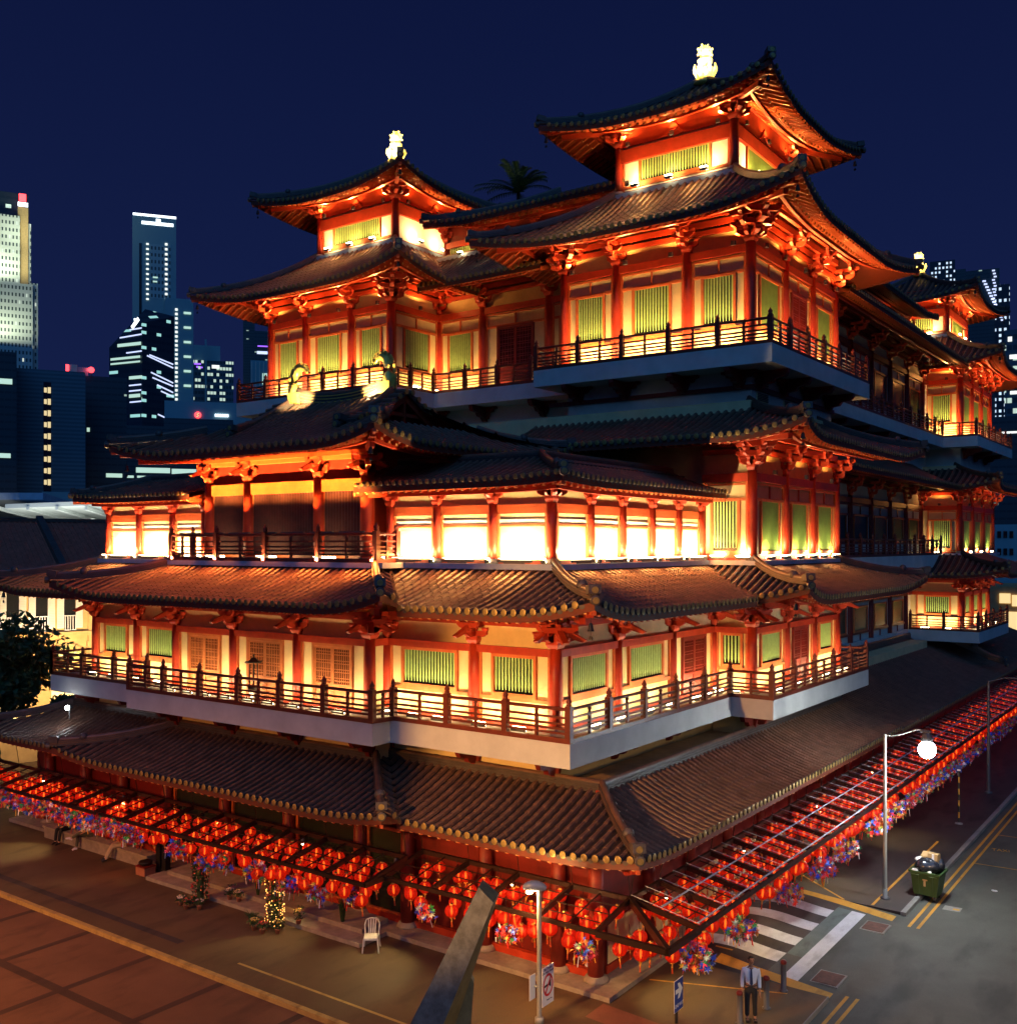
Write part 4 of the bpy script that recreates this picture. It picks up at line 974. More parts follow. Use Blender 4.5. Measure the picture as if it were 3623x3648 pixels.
# the humped driveway with its zebra crossing
def hz(x, y=6): return .11*sin(pi*min(1, max(0, (x-.9)/2.9)))**2*min(1, max(0, (y-2.75)/.7))*min(1, max(0, (9.35-y)/.7))
mb = MB(); xs = [1.0+.1*i for i in range(28)]+[3.72]
v = []
ys = [2.7,2.9,3.1,3.3,3.5,5,7,8.6,8.8,9.0,9.2,9.4]
for x in xs: v += [(x, y, hz(x, y)) for y in ys]
NY = len(ys); mb.add(v, [(NY*i+j, NY*(i+1)+j, NY*(i+1)+j+1, NY*i+j+1) for i in range(len(xs)-1) for j in range(NY-1)], 'asphalt_dark', True)
mb.add([(3.72,2.7,0),(5.462,2.7,-.097),(5.462,9.4,-.097),(3.72,9.4,0)], [(0,1,2,3)], 'asphalt'); struct(mb.build('driveway'))
mb = MB()
for y0, y1, x0 in ((3.93,4.60,1.35),(5.22,5.82,1.3),(6.48,7.10,1.3),(7.76,8.38,1.25)):
    xs = [x0+.1*i for i in range(int((3.72-x0)/.1)+1)]+[3.72]; v = []
    for x in xs: v += [(x, y0, hz(x)+.006), (x, y1, hz(x)+.006)]
    mb.add(v, [(2*i, 2*i+2, 2*i+3, 2*i+1) for i in range(len(xs)-1)], 'paint_white', True)
zz = lambda x: -.094*(x-3.72)/1.74+.006
mb.add([(4.13,3.05,zz(4.13)),(4.52,3.05,zz(4.52)),(4.52,8.72,zz(4.52)),(4.13,8.72,zz(4.13))], [(0,1,2,3)], 'paint_white'); struct(mb.build('road_marking'))
mb = MB(); mb.add([(3.724,4.6,zz(3.72)),(4.126,4.6,zz(4.13)),(4.126,8.72,zz(4.13)),(3.724,8.72,zz(3.72))], [(0,1,2,3)], 'paint_green')
for y0, y1 in ((4.64,5.18),(5.86,6.44),(7.14,7.72)):
    v = []
    xs = [1.25+.1*i for i in range(8)]
    for x in xs: v += [(x, y0, hz(x)+.005), (x, y1, hz(x)+.005)]
    mb.add(v, [(2*i, 2*i+2, 2*i+3, 2*i+1) for i in range(len(xs)-1)], 'paint_green', True)
struct(mb.build('road_marking'))
mb = MB()
def strip(pts, m, z=.006): mb.add([(x, y, z) for x, y in pts], [tuple(range(len(pts)))], m)
for (x0, y0), (x1, y1), (x2, y2), (x3, y3) in (((2.45,2.93),(5.42,2.70),(5.42,3.12),(2.45,3.38)), ((2.38,9.2),(5.25,8.72),(5.25,9.18),(2.38,9.62))):
    v = []; n_ = 14
    for i in range(n_+1):
        t = i/n_; x = x0+(x1-x0)*t; ya, yb = y0+(y1-y0)*t, y3+(y2-y3)*t; g_ = 0 if x < 3.72 else -.094*(x-3.72)/1.74
        if y3 > 9.4 and x > 3.72 and yb > 9.4: g_ = 0
        v += [(x, ya, hz(x, ya)+g_+.010), (x, yb, hz(x, yb)+g_+.010)]
    mb.add(v, [(2*i, 2*i+2, 2*i+3, 2*i+1) for i in range(n_)], 'paint_yellow', True)
for x in (5.69, 5.93):
    strip([(x,-30),(x+.085,-30),(x+.085,3.2),(x,3.2)], 'paint_yellow', -.095); strip([(x,8.62),(x+.085,8.62),(x+.085,60),(x,60)], 'paint_yellow', -.095)
strip([(4.44,9.5),(4.52,9.5),(4.52,17.4),(4.44,17.4)], 'paint_yellow')
strip([(1.5,11.2),(1.56,11.24),(3.68,9.5),(3.62,9.46)], 'paint_yellow', .007)
strip([(1.6,1.05),(4.6,2.26),(4.6,2.32),(1.6,1.12)], 'paint_yellow'); strip([(2.15,3.66),(2.62,3.66),(2.62,3.74),(2.15,3.74)], 'paint_yellow', .12)
for y in (15.8, 19.9, 23.8, 28, 32): strip([(6.02,y),(8.2,y+.12),(8.2,y+.18),(6.02,y+.06)], 'paint_yellow', -.094)
struct(mb.build('road_marking'))
mb = MB(); strip([(6.16,10.62),(6.64,10.66),(6.63,11.05),(6.15,11.02)], 'concrete', -.095); strip([(6.42,10.74),(6.60,10.76),(6.59,10.9),(6.42,10.88)], 'paint_yellow', -.092); struct(mb.build('road_marking'))
def text_obj(name, body, size, m, parent=None, loc=(0,0,0), rot=(0,0,0), align='CENTER', squash=1.0):
    c = bpy.data.curves.new(name, 'FONT'); c.body = body; c.size = size*S; c.align_x = align; c.align_y = 'CENTER'; c.extrude = .002
    o = bpy.data.objects.new(name+'_tmp', c); COL.objects.link(o); dg = bpy.context.evaluated_depsgraph_get(); dg.update()
    me = bpy.data.meshes.new_from_object(o.evaluated_get(dg)); bpy.data.objects.remove(o)
    me.materials.clear(); me.materials.append(M[m]); k = bpy.data.objects.new(name, me); COL.objects.link(k)
    if parent: k.parent = parent
    k.location = [q*S for q in loc]; k.rotation_euler = rot; k.scale = (squash, 1, 1)
    return k
struct(text_obj('road_marking', 'TAXI', .42, 'paint_yellow', None, (6.45,17.9,-.088), (0,0,radians(12)), squash=.62))
for i, (x0, x1, y0, y1) in enumerate(((4.76,5.36,3.48,4.22),(4.72,5.29,7.62,8.30))):
    mb = MB(); z = zz((x0+x1)/2)
    mb.box(x0-.05, x1+.05, y0-.05, y1+.05, z-.03, z+.010, 'concrete'); mb.box(x0, x1, y0, y1, z-.02, z+.016, 'rust_grate')
    for j in range(14): mb.box(x0+.02+j*(x1-x0-.04)/14, x0+.04+j*(x1-x0-.04)/14, y0+.03, y1-.03, z+.016, z+.022, 'rust_grate')
    tag(mb.build('drain_cover'), ('rusty square drain cover nearest the man in the white shirt','rusty square drain cover at the far end of the white stop line')[i], 'drain cover', 'drain covers in the driveway')

# ---------------------------------------------------------------- lantern canopy
mat('canopy_steel', (.030,.012,.008), .4, metal=.2, noise=.2)
m = bpy.data.materials.new('canopy_glass'); m.use_nodes = True; n = m.node_tree.nodes; l = m.node_tree.links
g = n.new('ShaderNodeBsdfGlossy'); g.inputs['Roughness'].default_value = .12; g.inputs[0].default_value = (.9,.95,1,1); t = n.new('ShaderNodeBsdfTransparent'); t.inputs[0].default_value = (.97,.98,.98,1)
x = n.new('ShaderNodeMixShader'); x.inputs[0].default_value = .035; l.new(t.outputs[0], x.inputs[1]); l.new(g.outputs[0], x.inputs[2]); l.new(x.outputs[0], n['Material Output'].inputs[0]); M['canopy_glass'] = m
canopy = thing('canopy', 'dark red steel canopy frame round the temple foot with lanterns strung below', 'canopy')
CAN = []      # runs: start inner, start outer, direction, length, spacing of beams
def canopy_run(I0, D, Nn, L, wdt, glass=False):
    zi, zo = 2.52, 2.22
    I = Vector((*I0, 0)); D = Vector((*D, 0)); Nn = Vector((*Nn, 0))
    P = lambda s, t: tuple(I+D*s+Nn*(wdt*t)+Vector((0,0,zi+(zo-zi)*t)))
    mb = MB(); mb.beam(P(0,0), P(L,0), .08, .11, 'canopy_steel'); mb.build('edge_beam', canopy); mb = MB(); mb.beam(P(0,1), P(L,1), .075, .095, 'canopy_steel')
    mb.build('edge_beam', canopy)
    for t in (.26, .5, .75): mb = MB(); mb.beam(P(0,t), P(L,t), .018, .022, 'canopy_steel'); mb.build('wire', canopy)
    n_ = int(L/1.42)
    for i in range(n_+1):
        k = MB(); s = L*i/n_; k.beam(P(s,-.02), P(s,1.0), .075, .12, 'canopy_steel')
        if i < n_:
            s2 = s+L/n_/2; k.beam(P(s2,0), P(s2,1), .025, .03, 'canopy_steel')
        q = Vector(P(s,0)); k.tube([q, q-Nn*-.15+Vector((0,0,.95))], .012, 'canopy_steel', 5)
        k.build('cross_beam', canopy)
    if glass:
        k = MB(); e = .10; a = [P(0,0),P(L,0),P(L,1),P(0,1)]; k.add([(p[0],p[1],p[2]+e) for p in a], [(0,1,2,3)], 'canopy_glass')
        k.build('glass_roof', canopy)
        k = MB()
        for t in (.45, .97): k.beam(tuple(Vector(P(0,t))+Vector((0,0,e+.01))), tuple(Vector(P(L,t))+Vector((0,0,e+.01))), .035, .02, 'deck_edge')
        for i in range(int(L/1.42*2)+1):
            s = L*i/int(L/1.42*2); k.beam(tuple(Vector(P(s,0))+Vector((0,0,e+.01))), tuple(Vector(P(s,1))+Vector((0,0,e+.01))), .012, .012, 'deck_edge')
        k.build('glazing_bar', canopy)
    CAN.append((P, L, wdt))
canopy_run((-24.5,-1.25), (1,0), (0,-1), 20.3, 1.55)
canopy_run((-4.2,-.6), (1,0), (0,-1), 6.2, 1.5)
canopy_run((2.0,-.6), (0,1), (1,0), 50, 1.72, glass=True)
mb = MB(); mb.beam((2.0,-.6,2.5), (3.72,-2.1,2.2), .10, .18, 'canopy_steel'); mb.build('cross_beam', canopy)
mb = MB(); mb.beam((2.0,-2.1,2.2), (3.76,-2.1,2.2), .10, .13, 'canopy_steel'); mb.build('edge_beam', canopy); mb = MB(); mb.beam((3.72,-2.15,2.2), (3.72,-.6,2.2), .10, .13, 'canopy_steel'); mb.build('edge_beam', canopy); mb = MB(); mb.beam((-4.2,-2.1,2.22), (-4.2,-2.8,2.22), .1, .13, 'canopy_steel'); mb.build('edge_beam', canopy)
for x, y in ((-11.62,-2.02),(-8.42,-2.0),(2.05,2.2),(2.05,9.6)):
    k = MB(); k.tube([(x,y,0),(x,y,2.2)], .03, 'canopy_steel', 8); k.build('post', canopy)

# lanterns
m = bpy.data.materials.new('lantern_paper'); m.use_nodes = True; n = m.node_tree.nodes; l = m.node_tree.links
b = n['Principled BSDF']; b.inputs['Base Color'].default_value = (.62,.03,.015,1); b.inputs['Roughness'].default_value = .6
b.inputs['Emission Color'].default_value = (1,.045,.012,1); b.inputs['Emission Strength'].default_value = .17
t = n.new('ShaderNodeBsdfTransparent'); t.inputs[0].default_value = (1,.34,.14,1); tl_ = n.new('ShaderNodeBsdfTranslucent'); tl_.inputs[0].default_value = (.85,.055,.02,1); x0 = n.new('ShaderNodeMixShader'); x0.inputs[0].default_value = .55; l.new(b.outputs[0], x0.inputs[1]); l.new(tl_.outputs[0], x0.inputs[2])
x = n.new('ShaderNodeMixShader'); x.inputs[0].default_value = .36
l.new(x0.outputs[0], x.inputs[1]); l.new(t.outputs[0], x.inputs[2]); l.new(x.outputs[0], n['Material Output'].inputs[0]); M['lantern_paper'] = m
m.cycles.emission_sampling = 'NONE'
mat('lantern_bulb', (1,.5,.1), .5, emit=(1,.33,.06), es=5.2)
mat('lantern_trim', (.75,.35,.06), .5)
mat('tassel_red', (.65,.10,.02), .7, emit=None)
def lantern_mesh(detail=True):
    mb = MB(); r = .165
    mb.ball((0,0,0), r, 'lantern_paper', 14 if detail else 9, 9 if detail else 6, .93)
    mb.lathe((0,0,0), [(.012,-.10),(.026,-.03),(.026,.05),(.012,.11)], 'lantern_bulb', 6)
    mb.lathe((0,0,.145), [(.05,0),(.05,.03)], 'lantern_trim', 8); mb.lathe((0,0,-.175), [(.05,0),(.05,.035)], 'lantern_trim', 8)
    if detail:
        for k in range(8):
            a = 2*pi*k/8; mb.tube([(r*1.005*sin(t_)*cos(a), r*1.005*sin(t_)*sin(a), r*.935*cos(t_)) for t_ in [pi*j/8 for j in range(1, 8)]], .0035, 'door_red', 4, cap=False)
    mb.tube([(0,0,.17),(0,0,.42)], .006, 'iron_black', 4)
    return mb
spots = []
rr = random.Random(3)
for ci, (P, L, wdt) in enumerate(CAN):
    rows = (.10, .30, .50, .70, .90)
    stp = .47
    for i in range(int(L/stp)):
        for j, t in enumerate(rows):
            s = stp*(i+.5)+(.25 if j % 2 else 0)
            if s > L-.1: continue
            if rr.random() < .10: continue
            q = P(s+rr.uniform(-.11,.11), t+rr.uniform(-.05,.05)); spots.append((q[0], q[1], q[2]-.30-.14*t+rr.uniform(-.12,.11)))
for t in (.3,.6,.9):
    for s in (.3,.62,.92):
        if abs(t-s) > .12: spots.append((2.0+1.7*t, -.6-1.5*s, 1.95+rr.uniform(-.05,.04)))
spots.append((3.0,-1.5,1.9)); spots.append((2.55,-1.15,1.96))
cx_, cy_ = 13.33, -21.04
spots.sort(key=lambda p: (p[0]-cx_)**2+(p[1]-cy_)**2)
near, far = spots[:296], spots[296:]
lan = None
for i, p in enumerate(near):
    if lan is None:
        lan = lantern_mesh().build('lantern', None, p)
        k = MB(); k.tube([(0,0,-.17),(0,0,-.27)], .02, 'lantern_trim', 6)
        for e in range(5): k.tube([(.008*cos(e),.008*sin(e),-.26),(.014*cos(e*1.3),.014*sin(e*1.3),-.40)], .007, 'tassel_red', 4)
        k.build('tassel', lan); o = lan
    else:
        o = lan.copy(); COL.objects.link(o); o.location = [c*S for c in p]
        c = lan.children[0].copy(); COL.objects.link(c); c.parent = o
    o.rotation_euler = (rr.uniform(-.12,.12), rr.uniform(-.12,.12), rr.uniform(0,6))
    tag(o, 'round glowing red paper lantern with tassel hanging in rows under the canopy', 'lantern', 'red lanterns under the canopy')
mb = MB()
for p in far:
    a = lantern_mesh(False); mb.add([(x+p[0],y+p[1],z+p[2]) for x, y, z in a.v], a.f, 'lantern_paper', True)
    k = len(a.f); 
    for q in range(k): mb.m[-k+q] = mb.mi(a.names[a.m[q]])
tag(mb.build('lanterns_far'), 'rows of small glowing red lanterns receding along the far canopy', 'lanterns', kind='stuff')

# small downlights on the canopy that pool light on the pavement
dl_ = None
for k, (x, y) in enumerate(((-21,-1.5),(-16.2,-1.5),(-11.6,-1.4),(-7.9,-1.4),(-4.6,-1.2),(-1.2,-.75),(2.3,.6),(2.3,5.2),(2.3,11),(2.3,17))):
    mb = MB()
    mb.lathe((x,y,2.28), [(.03,0),(.055,.02),(.055,.12),(.03,.16)], 'lamp_housing', 10); mb.ball((x,y,2.27), .032, 'lamp_lens', 8, 5); mb.build('downlight', canopy)
    point_light((x,y,2.2), 300, (1,.80,.36), .05, 78, (.35,0,-1) if y > 0 else (0,-.62,-1), .6)

# flower garlands
m = bpy.data.materials.new('petals'); m.use_nodes = True; n = m.node_tree.nodes; l = m.node_tree.links
a = n.new('ShaderNodeVertexColor'); a.layer_name = 'tint'; l.new(a.outputs[0], n['Principled BSDF'].inputs['Base Color']); n['Principled BSDF'].inputs['Roughness'].default_value = .35; n['Principled BSDF'].inputs['Specular IOR Level'].default_value = .6
M['petals'] = m
PAL = [(.80,.03,.02),(.85,.08,.03),(.04,.10,.75),(.08,.16,.85),(.90,.50,.05),(.06,.38,.10),(.88,.86,.80),(.85,.05,.12),(.85,.26,.05),(.80,.04,.03)]
def star(mb, c, r, col, rng):
    ax = Vector((rng.uniform(-1,1), rng.uniform(-1,1), rng.uniform(-.4,1))).normalized(); u = ax.orthogonal().normalized(); v = ax.cross(u); c = Vector(c)
    n_ = 6; vs = [tuple(c+ax*.02)]
    for i in range(n_*2):
        q = r if i % 2 == 0 else r*.42; t = pi*i/n_; vs.append(tuple(c+(u*cos(t)+v*sin(t))*q-ax*(.02 if i % 2 == 0 else 0)))
    mb.add(vs, [(0, 1+i, 1+(i+1) % (2*n_)) for i in range(2*n_)], 'petals', False, col)
def bunch(c, rx, ry, rz, n_, label, seed, group, ribbons=8, pal=PAL, topblue=True):
    rng = random.Random(seed); mb = MB(); c = Vector(c)
    for i in range(n_):
        a = rng.uniform(0, 2*pi); h = rng.uniform(-1, 1); q = sqrt(rng.random()); dx = q*cos(a)*rx; dy = q*sin(a)*ry
        z = h*rz*sqrt(max(.05, 1-q*q*.8)) - .10*q*q
        col = rng.choice(pal)
        if topblue and h > .4 and rng.random() < .12: col = rng.choice([PAL[2], PAL[3], PAL[5]])
        star(mb, c+Vector((dx, dy, z)), rng.uniform(.065, .115), tuple(k*rng.uniform(.7,1.2) for k in col), rng)
    for i in range(ribbons):
        p = c+Vector((rng.uniform(-rx,rx)*.9, rng.uniform(-ry,ry)*.9, -rz*.7)); e = p+Vector((rng.uniform(-.05,.05), rng.uniform(-.05,.05), -rng.uniform(.1,.25)))
        s_ = len(mb.c); mb.beam(p, e, .022, .006, 'petals'); mb.c[s_:] = [rng.choice([PAL[6], PAL[0], PAL[4]])]*(len(mb.c)-s_)
    mb.tube([c+Vector((0,0,rz*.3)), c+Vector((0,0,rz+.18))], .008, 'iron_black', 4)
    return tag(mb.build('flower_garland'), label, 'garland', group)
G1 = 'flower garlands along the left canopy edge'; G2 = 'flower bunches hanging from the right canopy edge'
i = 0; x = -23.8
while x < -12.9:
    bunch((x,-2.95,2.0+.05*sin(x*2)), .56, .22, .24, 130, 'red, blue and green flower garland in the unbroken row above the seated people', 100+i, G1, 12); x += .92; i += 1
bunch((-11.6,-2.8,1.86), .46, .2, .22, 75, 'flower garland over the darker floral pillar', 130, G1, 12)
bunch((-10.55,-2.7,1.66), .34, .18, .2, 50, 'flower garland between the two floral pillars, nearer the dark one', 131, G1, 9); bunch((-9.75,-2.7,1.80), .40, .18, .2, 55, 'flower garland between the two floral pillars, nearer the lit one', 132, G1, 9)
bunch((-8.45,-2.6,1.76), .48, .2, .24, 80, 'flower garland over the brightly lit floral pillar', 133, G1, 12)
bunch((-7.0,-2.75,1.72), .40, .18, .22, 60, 'flower garland just right of the lit floral pillar', 134, G1, 10); bunch((-6.05,-2.6,1.66), .40, .18, .22, 60, 'flower garland above and left of the white chair', 135, G1, 10)
bunch((-5.2,-2.2,1.62), .22, .16, .2, 34, 'small flower bunch above the white chair', 136, G1, 7)
bunch((-2.75,-2.2,1.72), .30, .18, .2, 48, 'small flower bunch left of the curved beam', 137, G1, 8); bunch((-.28,-2.2,1.78), .28, .2, .22, 52, 'small flower bunch behind the tip of the curved beam', 138, G1, 8)
bunch((1.75,-2.2,1.86), .30, .2, .22, 56, 'flower bunch between lanterns right of the short lamp', 139, G1, 9)
bunch((3.92,-1.15,1.90), .36, .40, .26, 130, 'flower bunch at the near outer corner of the canopy', 140, G2, 10, topblue=True)
for k, (y, ln, nn, lb) in enumerate(((1.1,.50,105,'flower bunch over the near end of the zebra crossing'),(4.1,.55,110,'flower bunch over the far end of the zebra crossing'),(6.6,.7,130,'flower bunch before the one beside the tall lamp post'),(8.7,.8,150,'long flower bunch left of the tall lamp post'),
        (11.9,.95,160,'bright flower bunch right behind the tall lamp post'))):
    bunch((3.98,y,1.80), .30, ln, .22, nn, lb, 150+k, G2, 10)
y = 14.2; k = 0
while y < 44:
    bunch((3.95,y,1.78), .24, .95, .2, 110, 'colourful flower bunch in the far row along the right canopy', 170+k, G2, 8); y += 1.75; k += 1

# ---------------------------------------------------------------- floral pillars, pots, steps furniture
mat('terracotta', (.42,.16,.08), .7, noise=.2); mat('leaf', (.05,.10,.025), .6, noise=.4, nscale=8); mat('leaf_dark', (.045,.085,.025), .6, noise=.4, nscale=4)
mat('bulb_small', (1,.6,.2), .4, emit=(1,.45,.10), es=5)
def leafquad(mb, c, r, rng, m='leaf'):
    ax = Vector((rng.uniform(-1,1), rng.uniform(-1,1), rng.uniform(-.3,1))).normalized(); u = ax.orthogonal().normalized(); v = ax.cross(u); c = Vector(c)
    t = rng.uniform(0, 6.28); a = u*cos(t)+v*sin(t); b = ax.cross(a)
    mb.add([tuple(c-a*r), tuple(c-b*r*.42+ax*r*.1), tuple(c+a*r), tuple(c+b*r*.42+ax*r*.1)], [(0,1,2,3)], m)
def pillar(x, y, lit, label, seed):
    rng = random.Random(seed); t = thing('floral_pillar', label, 'floral pillar', (x,y,0), 0, 'floral pillars on the steps')
    mb = MB(); mb.tube([(0,0,0),(0,0,1.7)], .10, 'leaf_dark', 8)
    for i in range(420):
        a = rng.uniform(0, 2*pi); z = rng.uniform(.05, 1.65); r = .19+rng.uniform(-.04,.06); leafquad(mb, (r*cos(a), r*sin(a), z), .06, rng, 'leaf_dark')
    mb.build('foliage', t); mb = MB()
    for i in range(150):
        a = rng.uniform(0, 2*pi); z = rng.uniform(.1, 1.65); r = .25; star(mb, (r*cos(a), r*sin(a), z), .034, rng.choice([(.55,.02,.02),(.5,.03,.02),(.6,.12,.02)] if not lit else [(.6,.03,.02),(.7,.3,.04),(.7,.6,.3)]), rng)
    f = mb.build('blossoms', t); f['kind'] = 'stuff'
    if lit:
        mb = MB()
        for i in range(110):
            a = rng.uniform(0, 2*pi); z = rng.uniform(.1, 1.6); mb.ball((.265*cos(a), .265*sin(a), z), .013, 'bulb_small', 5, 4)
        f = mb.build('fairy_lights', t); f['kind'] = 'stuff'
pillar(-11.6, -2.0, False, 'leafy pillar of dark red flowers standing by the lower step', 21)
pillar(-8.42, -1.95, True, 'leafy flower pillar wrapped in tiny glowing lights by the lower step', 22)
pot_n = 0
def pot(x, y, z, h, cols, label, seed, s=1.0):
    rng = random.Random(seed); t = thing('potted_plant', label, 'potted plant', (x,y,z), 0, 'flower pots by the floral pillars')
    mb = MB(); mb.lathe((0,0,0), [(.055*s,0),(.08*s,.11*s),(.09*s,.115*s),(.09*s,.135*s),(.075*s,.135*s)], 'terracotta', 12); mb.build('flowerpot', t)
    mb = MB()
    for i in range(60): mb_c = (rng.gauss(0,.07)*s, rng.gauss(0,.07)*s, .13*s+abs(rng.gauss(.08,.08))*s*h); leafquad(mb, mb_c, .05*s, rng)
    mb.build('foliage', t); mb = MB()
    for i in range(26):
        a = rng.uniform(0,6.28); q = .13*sqrt(rng.random())*s; mb.ball((q*cos(a), q*sin(a), (.28*h-.5*q)*s+.05), .022*s, 'petals', 6, 4, .7, rng.choice(cols))
    f = mb.build('blossoms', t)
YEL = [(.75,.50,.05),(.75,.62,.2)]; WHT = [(.75,.62,.42),(.8,.7,.5)]; RED = [(.5,.03,.03),(.55,.1,.03)]
for k, (x, y, z, h, c, lb) in enumerate(((-11.95,-2.42,0,1,WHT,'terracotta pot of cream flowers at the left foot of the dark floral pillar'),(-11.6,-2.5,0,1,RED,'terracotta pot with few red blooms in front of the dark floral pillar'),(-11.25,-2.3,0,1,WHT,'terracotta pot of cream flowers at the right foot of the dark floral pillar'),
        (-10.95,-1.45,.115,1.1,WHT,'pot of cream flowers on the step behind the dark floral pillar'),(-10.6,-1.4,.115,1.1,WHT,'pot of pale flowers on the step right of the dark floral pillar'),(-8.72,-2.42,0,1.1,YEL,'pot of yellow chrysanthemums at the left foot of the lit pillar'),
        (-8.35,-2.45,0,1.1,RED,'pot of red flowers in front of the lit pillar'),(-8.02,-2.2,0,1.2,YEL,'pot of bright yellow chrysanthemums at the right foot of the lit pillar'),(-7.85,-1.6,.115,1.4,YEL,'tall pot of yellow chrysanthemums on the step behind the lit pillar'))):
    pot(x, y, z, h, c, lb, 300+k)
def grass_clump(x, y, z, h, label, seed):
    rng = random.Random(seed); mb = MB()
    for i in range(70):
        a = rng.uniform(0,6.28); q = rng.uniform(.03,.2); p = [(.03*cos(a),.03*sin(a),0), (q*.6*cos(a),q*.6*sin(a),h*.75), (q*1.3*cos(a),q*1.3*sin(a),h*rng.uniform(.6,1))]
        mb.tube(p, [.008,.007,.003], 'leaf', 4, cap=False)
    tag(mb.build('tall_grass_plant', None, (x,y,z)), label, 'plant')
grass_clump(-8.95, -2.3, 0, .45, 'brown-green trailing plant at the left of the lit floral pillar', 41)
grass_clump(-6.75, -1.0, .12, .8, 'tall drooping plant standing behind the white chair', 42)
grass_clump(-10.3, -.95, .24, .7, 'tall green plant between the two floral pillars', 43)
# red box and black censer left of the steps
t = thing('donation_box', 'red-brown box with a black round bowl on top left of the steps', 'box', (-15.3,-1.3,0))
mb = MB(); mb.box(-.24,.24,-.2,.2,0,.26,'terracotta'); mb.box(-.26,.26,-.22,.22,.26,.29,'vermilion_dark'); mb.build('box_body', t)
mb = MB(); mb.lathe((0,0,.29), [(.12,0),(.2,.04),(.22,.12),(.2,.14),(.16,.13)], 'iron_black', 14); mb.build('bowl', t)
for x, lb in ((-15.15,'tall black post in the left half of the pair behind the red box'),(-14.85,'tall black post in the right half of the pair behind the red box')):
    mb = MB(); mb.box(-.1,.1,-.1,.1,0,1.1,'iron_black'); mb.box(-.12,.12,-.12,.12,0,.12,'iron_black'); mb.box(-.12,.12,-.12,.12,1.1,1.16,'iron_black'); tag(mb.build('post', None, (x,-.85,.0)), lb, 'post', 'black posts by the steps')
# bench ledge where people sit
mb = MB(); mb.box(-21.9,-15.75,-.95,-.62,0,.36,'stone'); mb.box(-21.95,-15.7,-.99,-.605,.36,.42,'stone')
tag(mb.build('stone_bench'), 'long low stone ledge below the temple wall used as a seat', 'bench')

# ---------------------------------------------------------------- plastic chair
mat('white_plastic', (.78,.74,.62), .4)
ch = thing('plastic_chair', 'white plastic garden chair standing alone beside the steps', 'chair', (-5.15,-1.55,0), radians(38))
W = .19; mb = MB(); mb.prism([(-W,-.2,.36),(W,-.2,.36),(W*.92,.2,.345),(-W*.92,.2,.345)], (0,0,.022), 'white_plastic'); mb.box(-W,W,-.215,-.195,.33,.375,'white_plastic'); mb.build('seat', ch)
mb = MB(); arc = [(-W*.92,.2,.35),(-W*1.02,.26,.58),(-W*.8,.285,.70),(-W*.35,.292,.735),(W*.35,.292,.735),(W*.8,.285,.70),(W*1.02,.26,.58),(W*.92,.2,.35)]
mb.tube(arc, .018, 'white_plastic', 7)
for x in (-.1,-.035,.035,.1): mb.beam((x*.75,.205,.35), (x,.286,.725), .03, .012, 'white_plastic')
mb.build('backrest', ch)
for sx in (-1,1):
    for y0, y1 in ((-.19,-.225),(.19,.25)):
        mb = MB(); mb.tube([(sx*W*.93,y0,.36),(sx*W*1.12,y1,0)], [.022,.016], 'white_plastic', 7); mb.build('leg', ch)

# ---------------------------------------------------------------- lamps and signs
mat('pole_paint', (.32,.32,.28), .5, metal=.2); mat('pole_dark', (.10,.10,.10), .5, metal=.2); mat('lamp_glow', (1,.8,.4), .4, emit=(1,.62,.22), es=30); mat('lamp_white', (1,1,1), .4, emit=(.86,.93,1), es=60)
mat('sign_white', (.80,.79,.74), .5); mat('sign_red', (.60,.03,.03), .5); mat('sign_black', (.02,.02,.02), .5); mat('sign_blue', (.02,.05,.26), .45); mat('lamp_blue', (.16,.19,.28), .4, metal=.2)
lp = thing('street_lamp', 'short lit street lamp with rounded blue-grey head in the foreground', 'street lamp', (.68,-2.34,0))
mb = MB(); mb.tube([(0,0,0),(0,0,2.92)], [.055,.05], 'pole_paint', 12); mb.lathe((0,0,0), [(.10,0),(.10,.12),(.07,.14)], 'pole_paint', 12); mb.box(-.02,.02,-.02,.02,2.9,2.96,'pole_paint'); mb.build('pole', lp)
mb = MB(); V = (cos(PSI), sin(PSI))
prof = []
for i in range(9):
    t = i/8; q = .15-.52*t; prof.append((q*V[0], q*V[1], 2.98+.05*sin(pi*t)+.02*t))
mb.tube(prof, [.05,.09,.105,.115,.12,.12,.105,.08,.03], 'lamp_blue', 10); hd = mb.build('lamp_head', lp)
mb = MB(); mb.ball((-.22*V[0], -.22*V[1], 2.90), .085, 'lamp_glow', 10, 6, .45); mb.build('bulb', lp)
point_light((.68-.22*V[0], -2.34-.22*V[1], 2.83), 420, (1,.62,.24), .09)
# the no-honking sign on it: lies in a plane facing +X
sg = thing('no_honking_sign', 'white sign with a crossed-out horn reading Be Polite Do Not Honk', 'sign', (.76,-2.30,0))
PL = lambda pts, z=0: [(0, y, zz_) for y, zz_ in pts]
w_, h0, h1 = .46, .36, 1.22
mb = MB(); mb.prism([(0,-.06,h0),(0,-.06+w_,h0),(0,-.06+w_,h1),(0,-.06,h1)], (.012,0,0), 'sign_white'); bd = mb.build('sign_board', sg)
cy, cz, R = -.06+w_/2, .80, .20
mb = MB(); vs = []
for i in range(32):
    t = 2*pi*i/32; vs += [(.015, cy+R*cos(t), cz+R*1.25*sin(t)), (.015, cy+R*.78*cos(t), cz+R*.78*1.25*sin(t))]
mb.add(vs, [(2*i, (2*i+2) % 64, (2*i+3) % 64, 2*i+1) for i in range(32)], 'sign_red'); mb.beam((.017,cy-R*.55,cz-R*.85), (.017,cy+R*.55,cz+R*.85), .004, .04, 'sign_red', up=(0,1,0)); mb.build('prohibition_ring', bd)
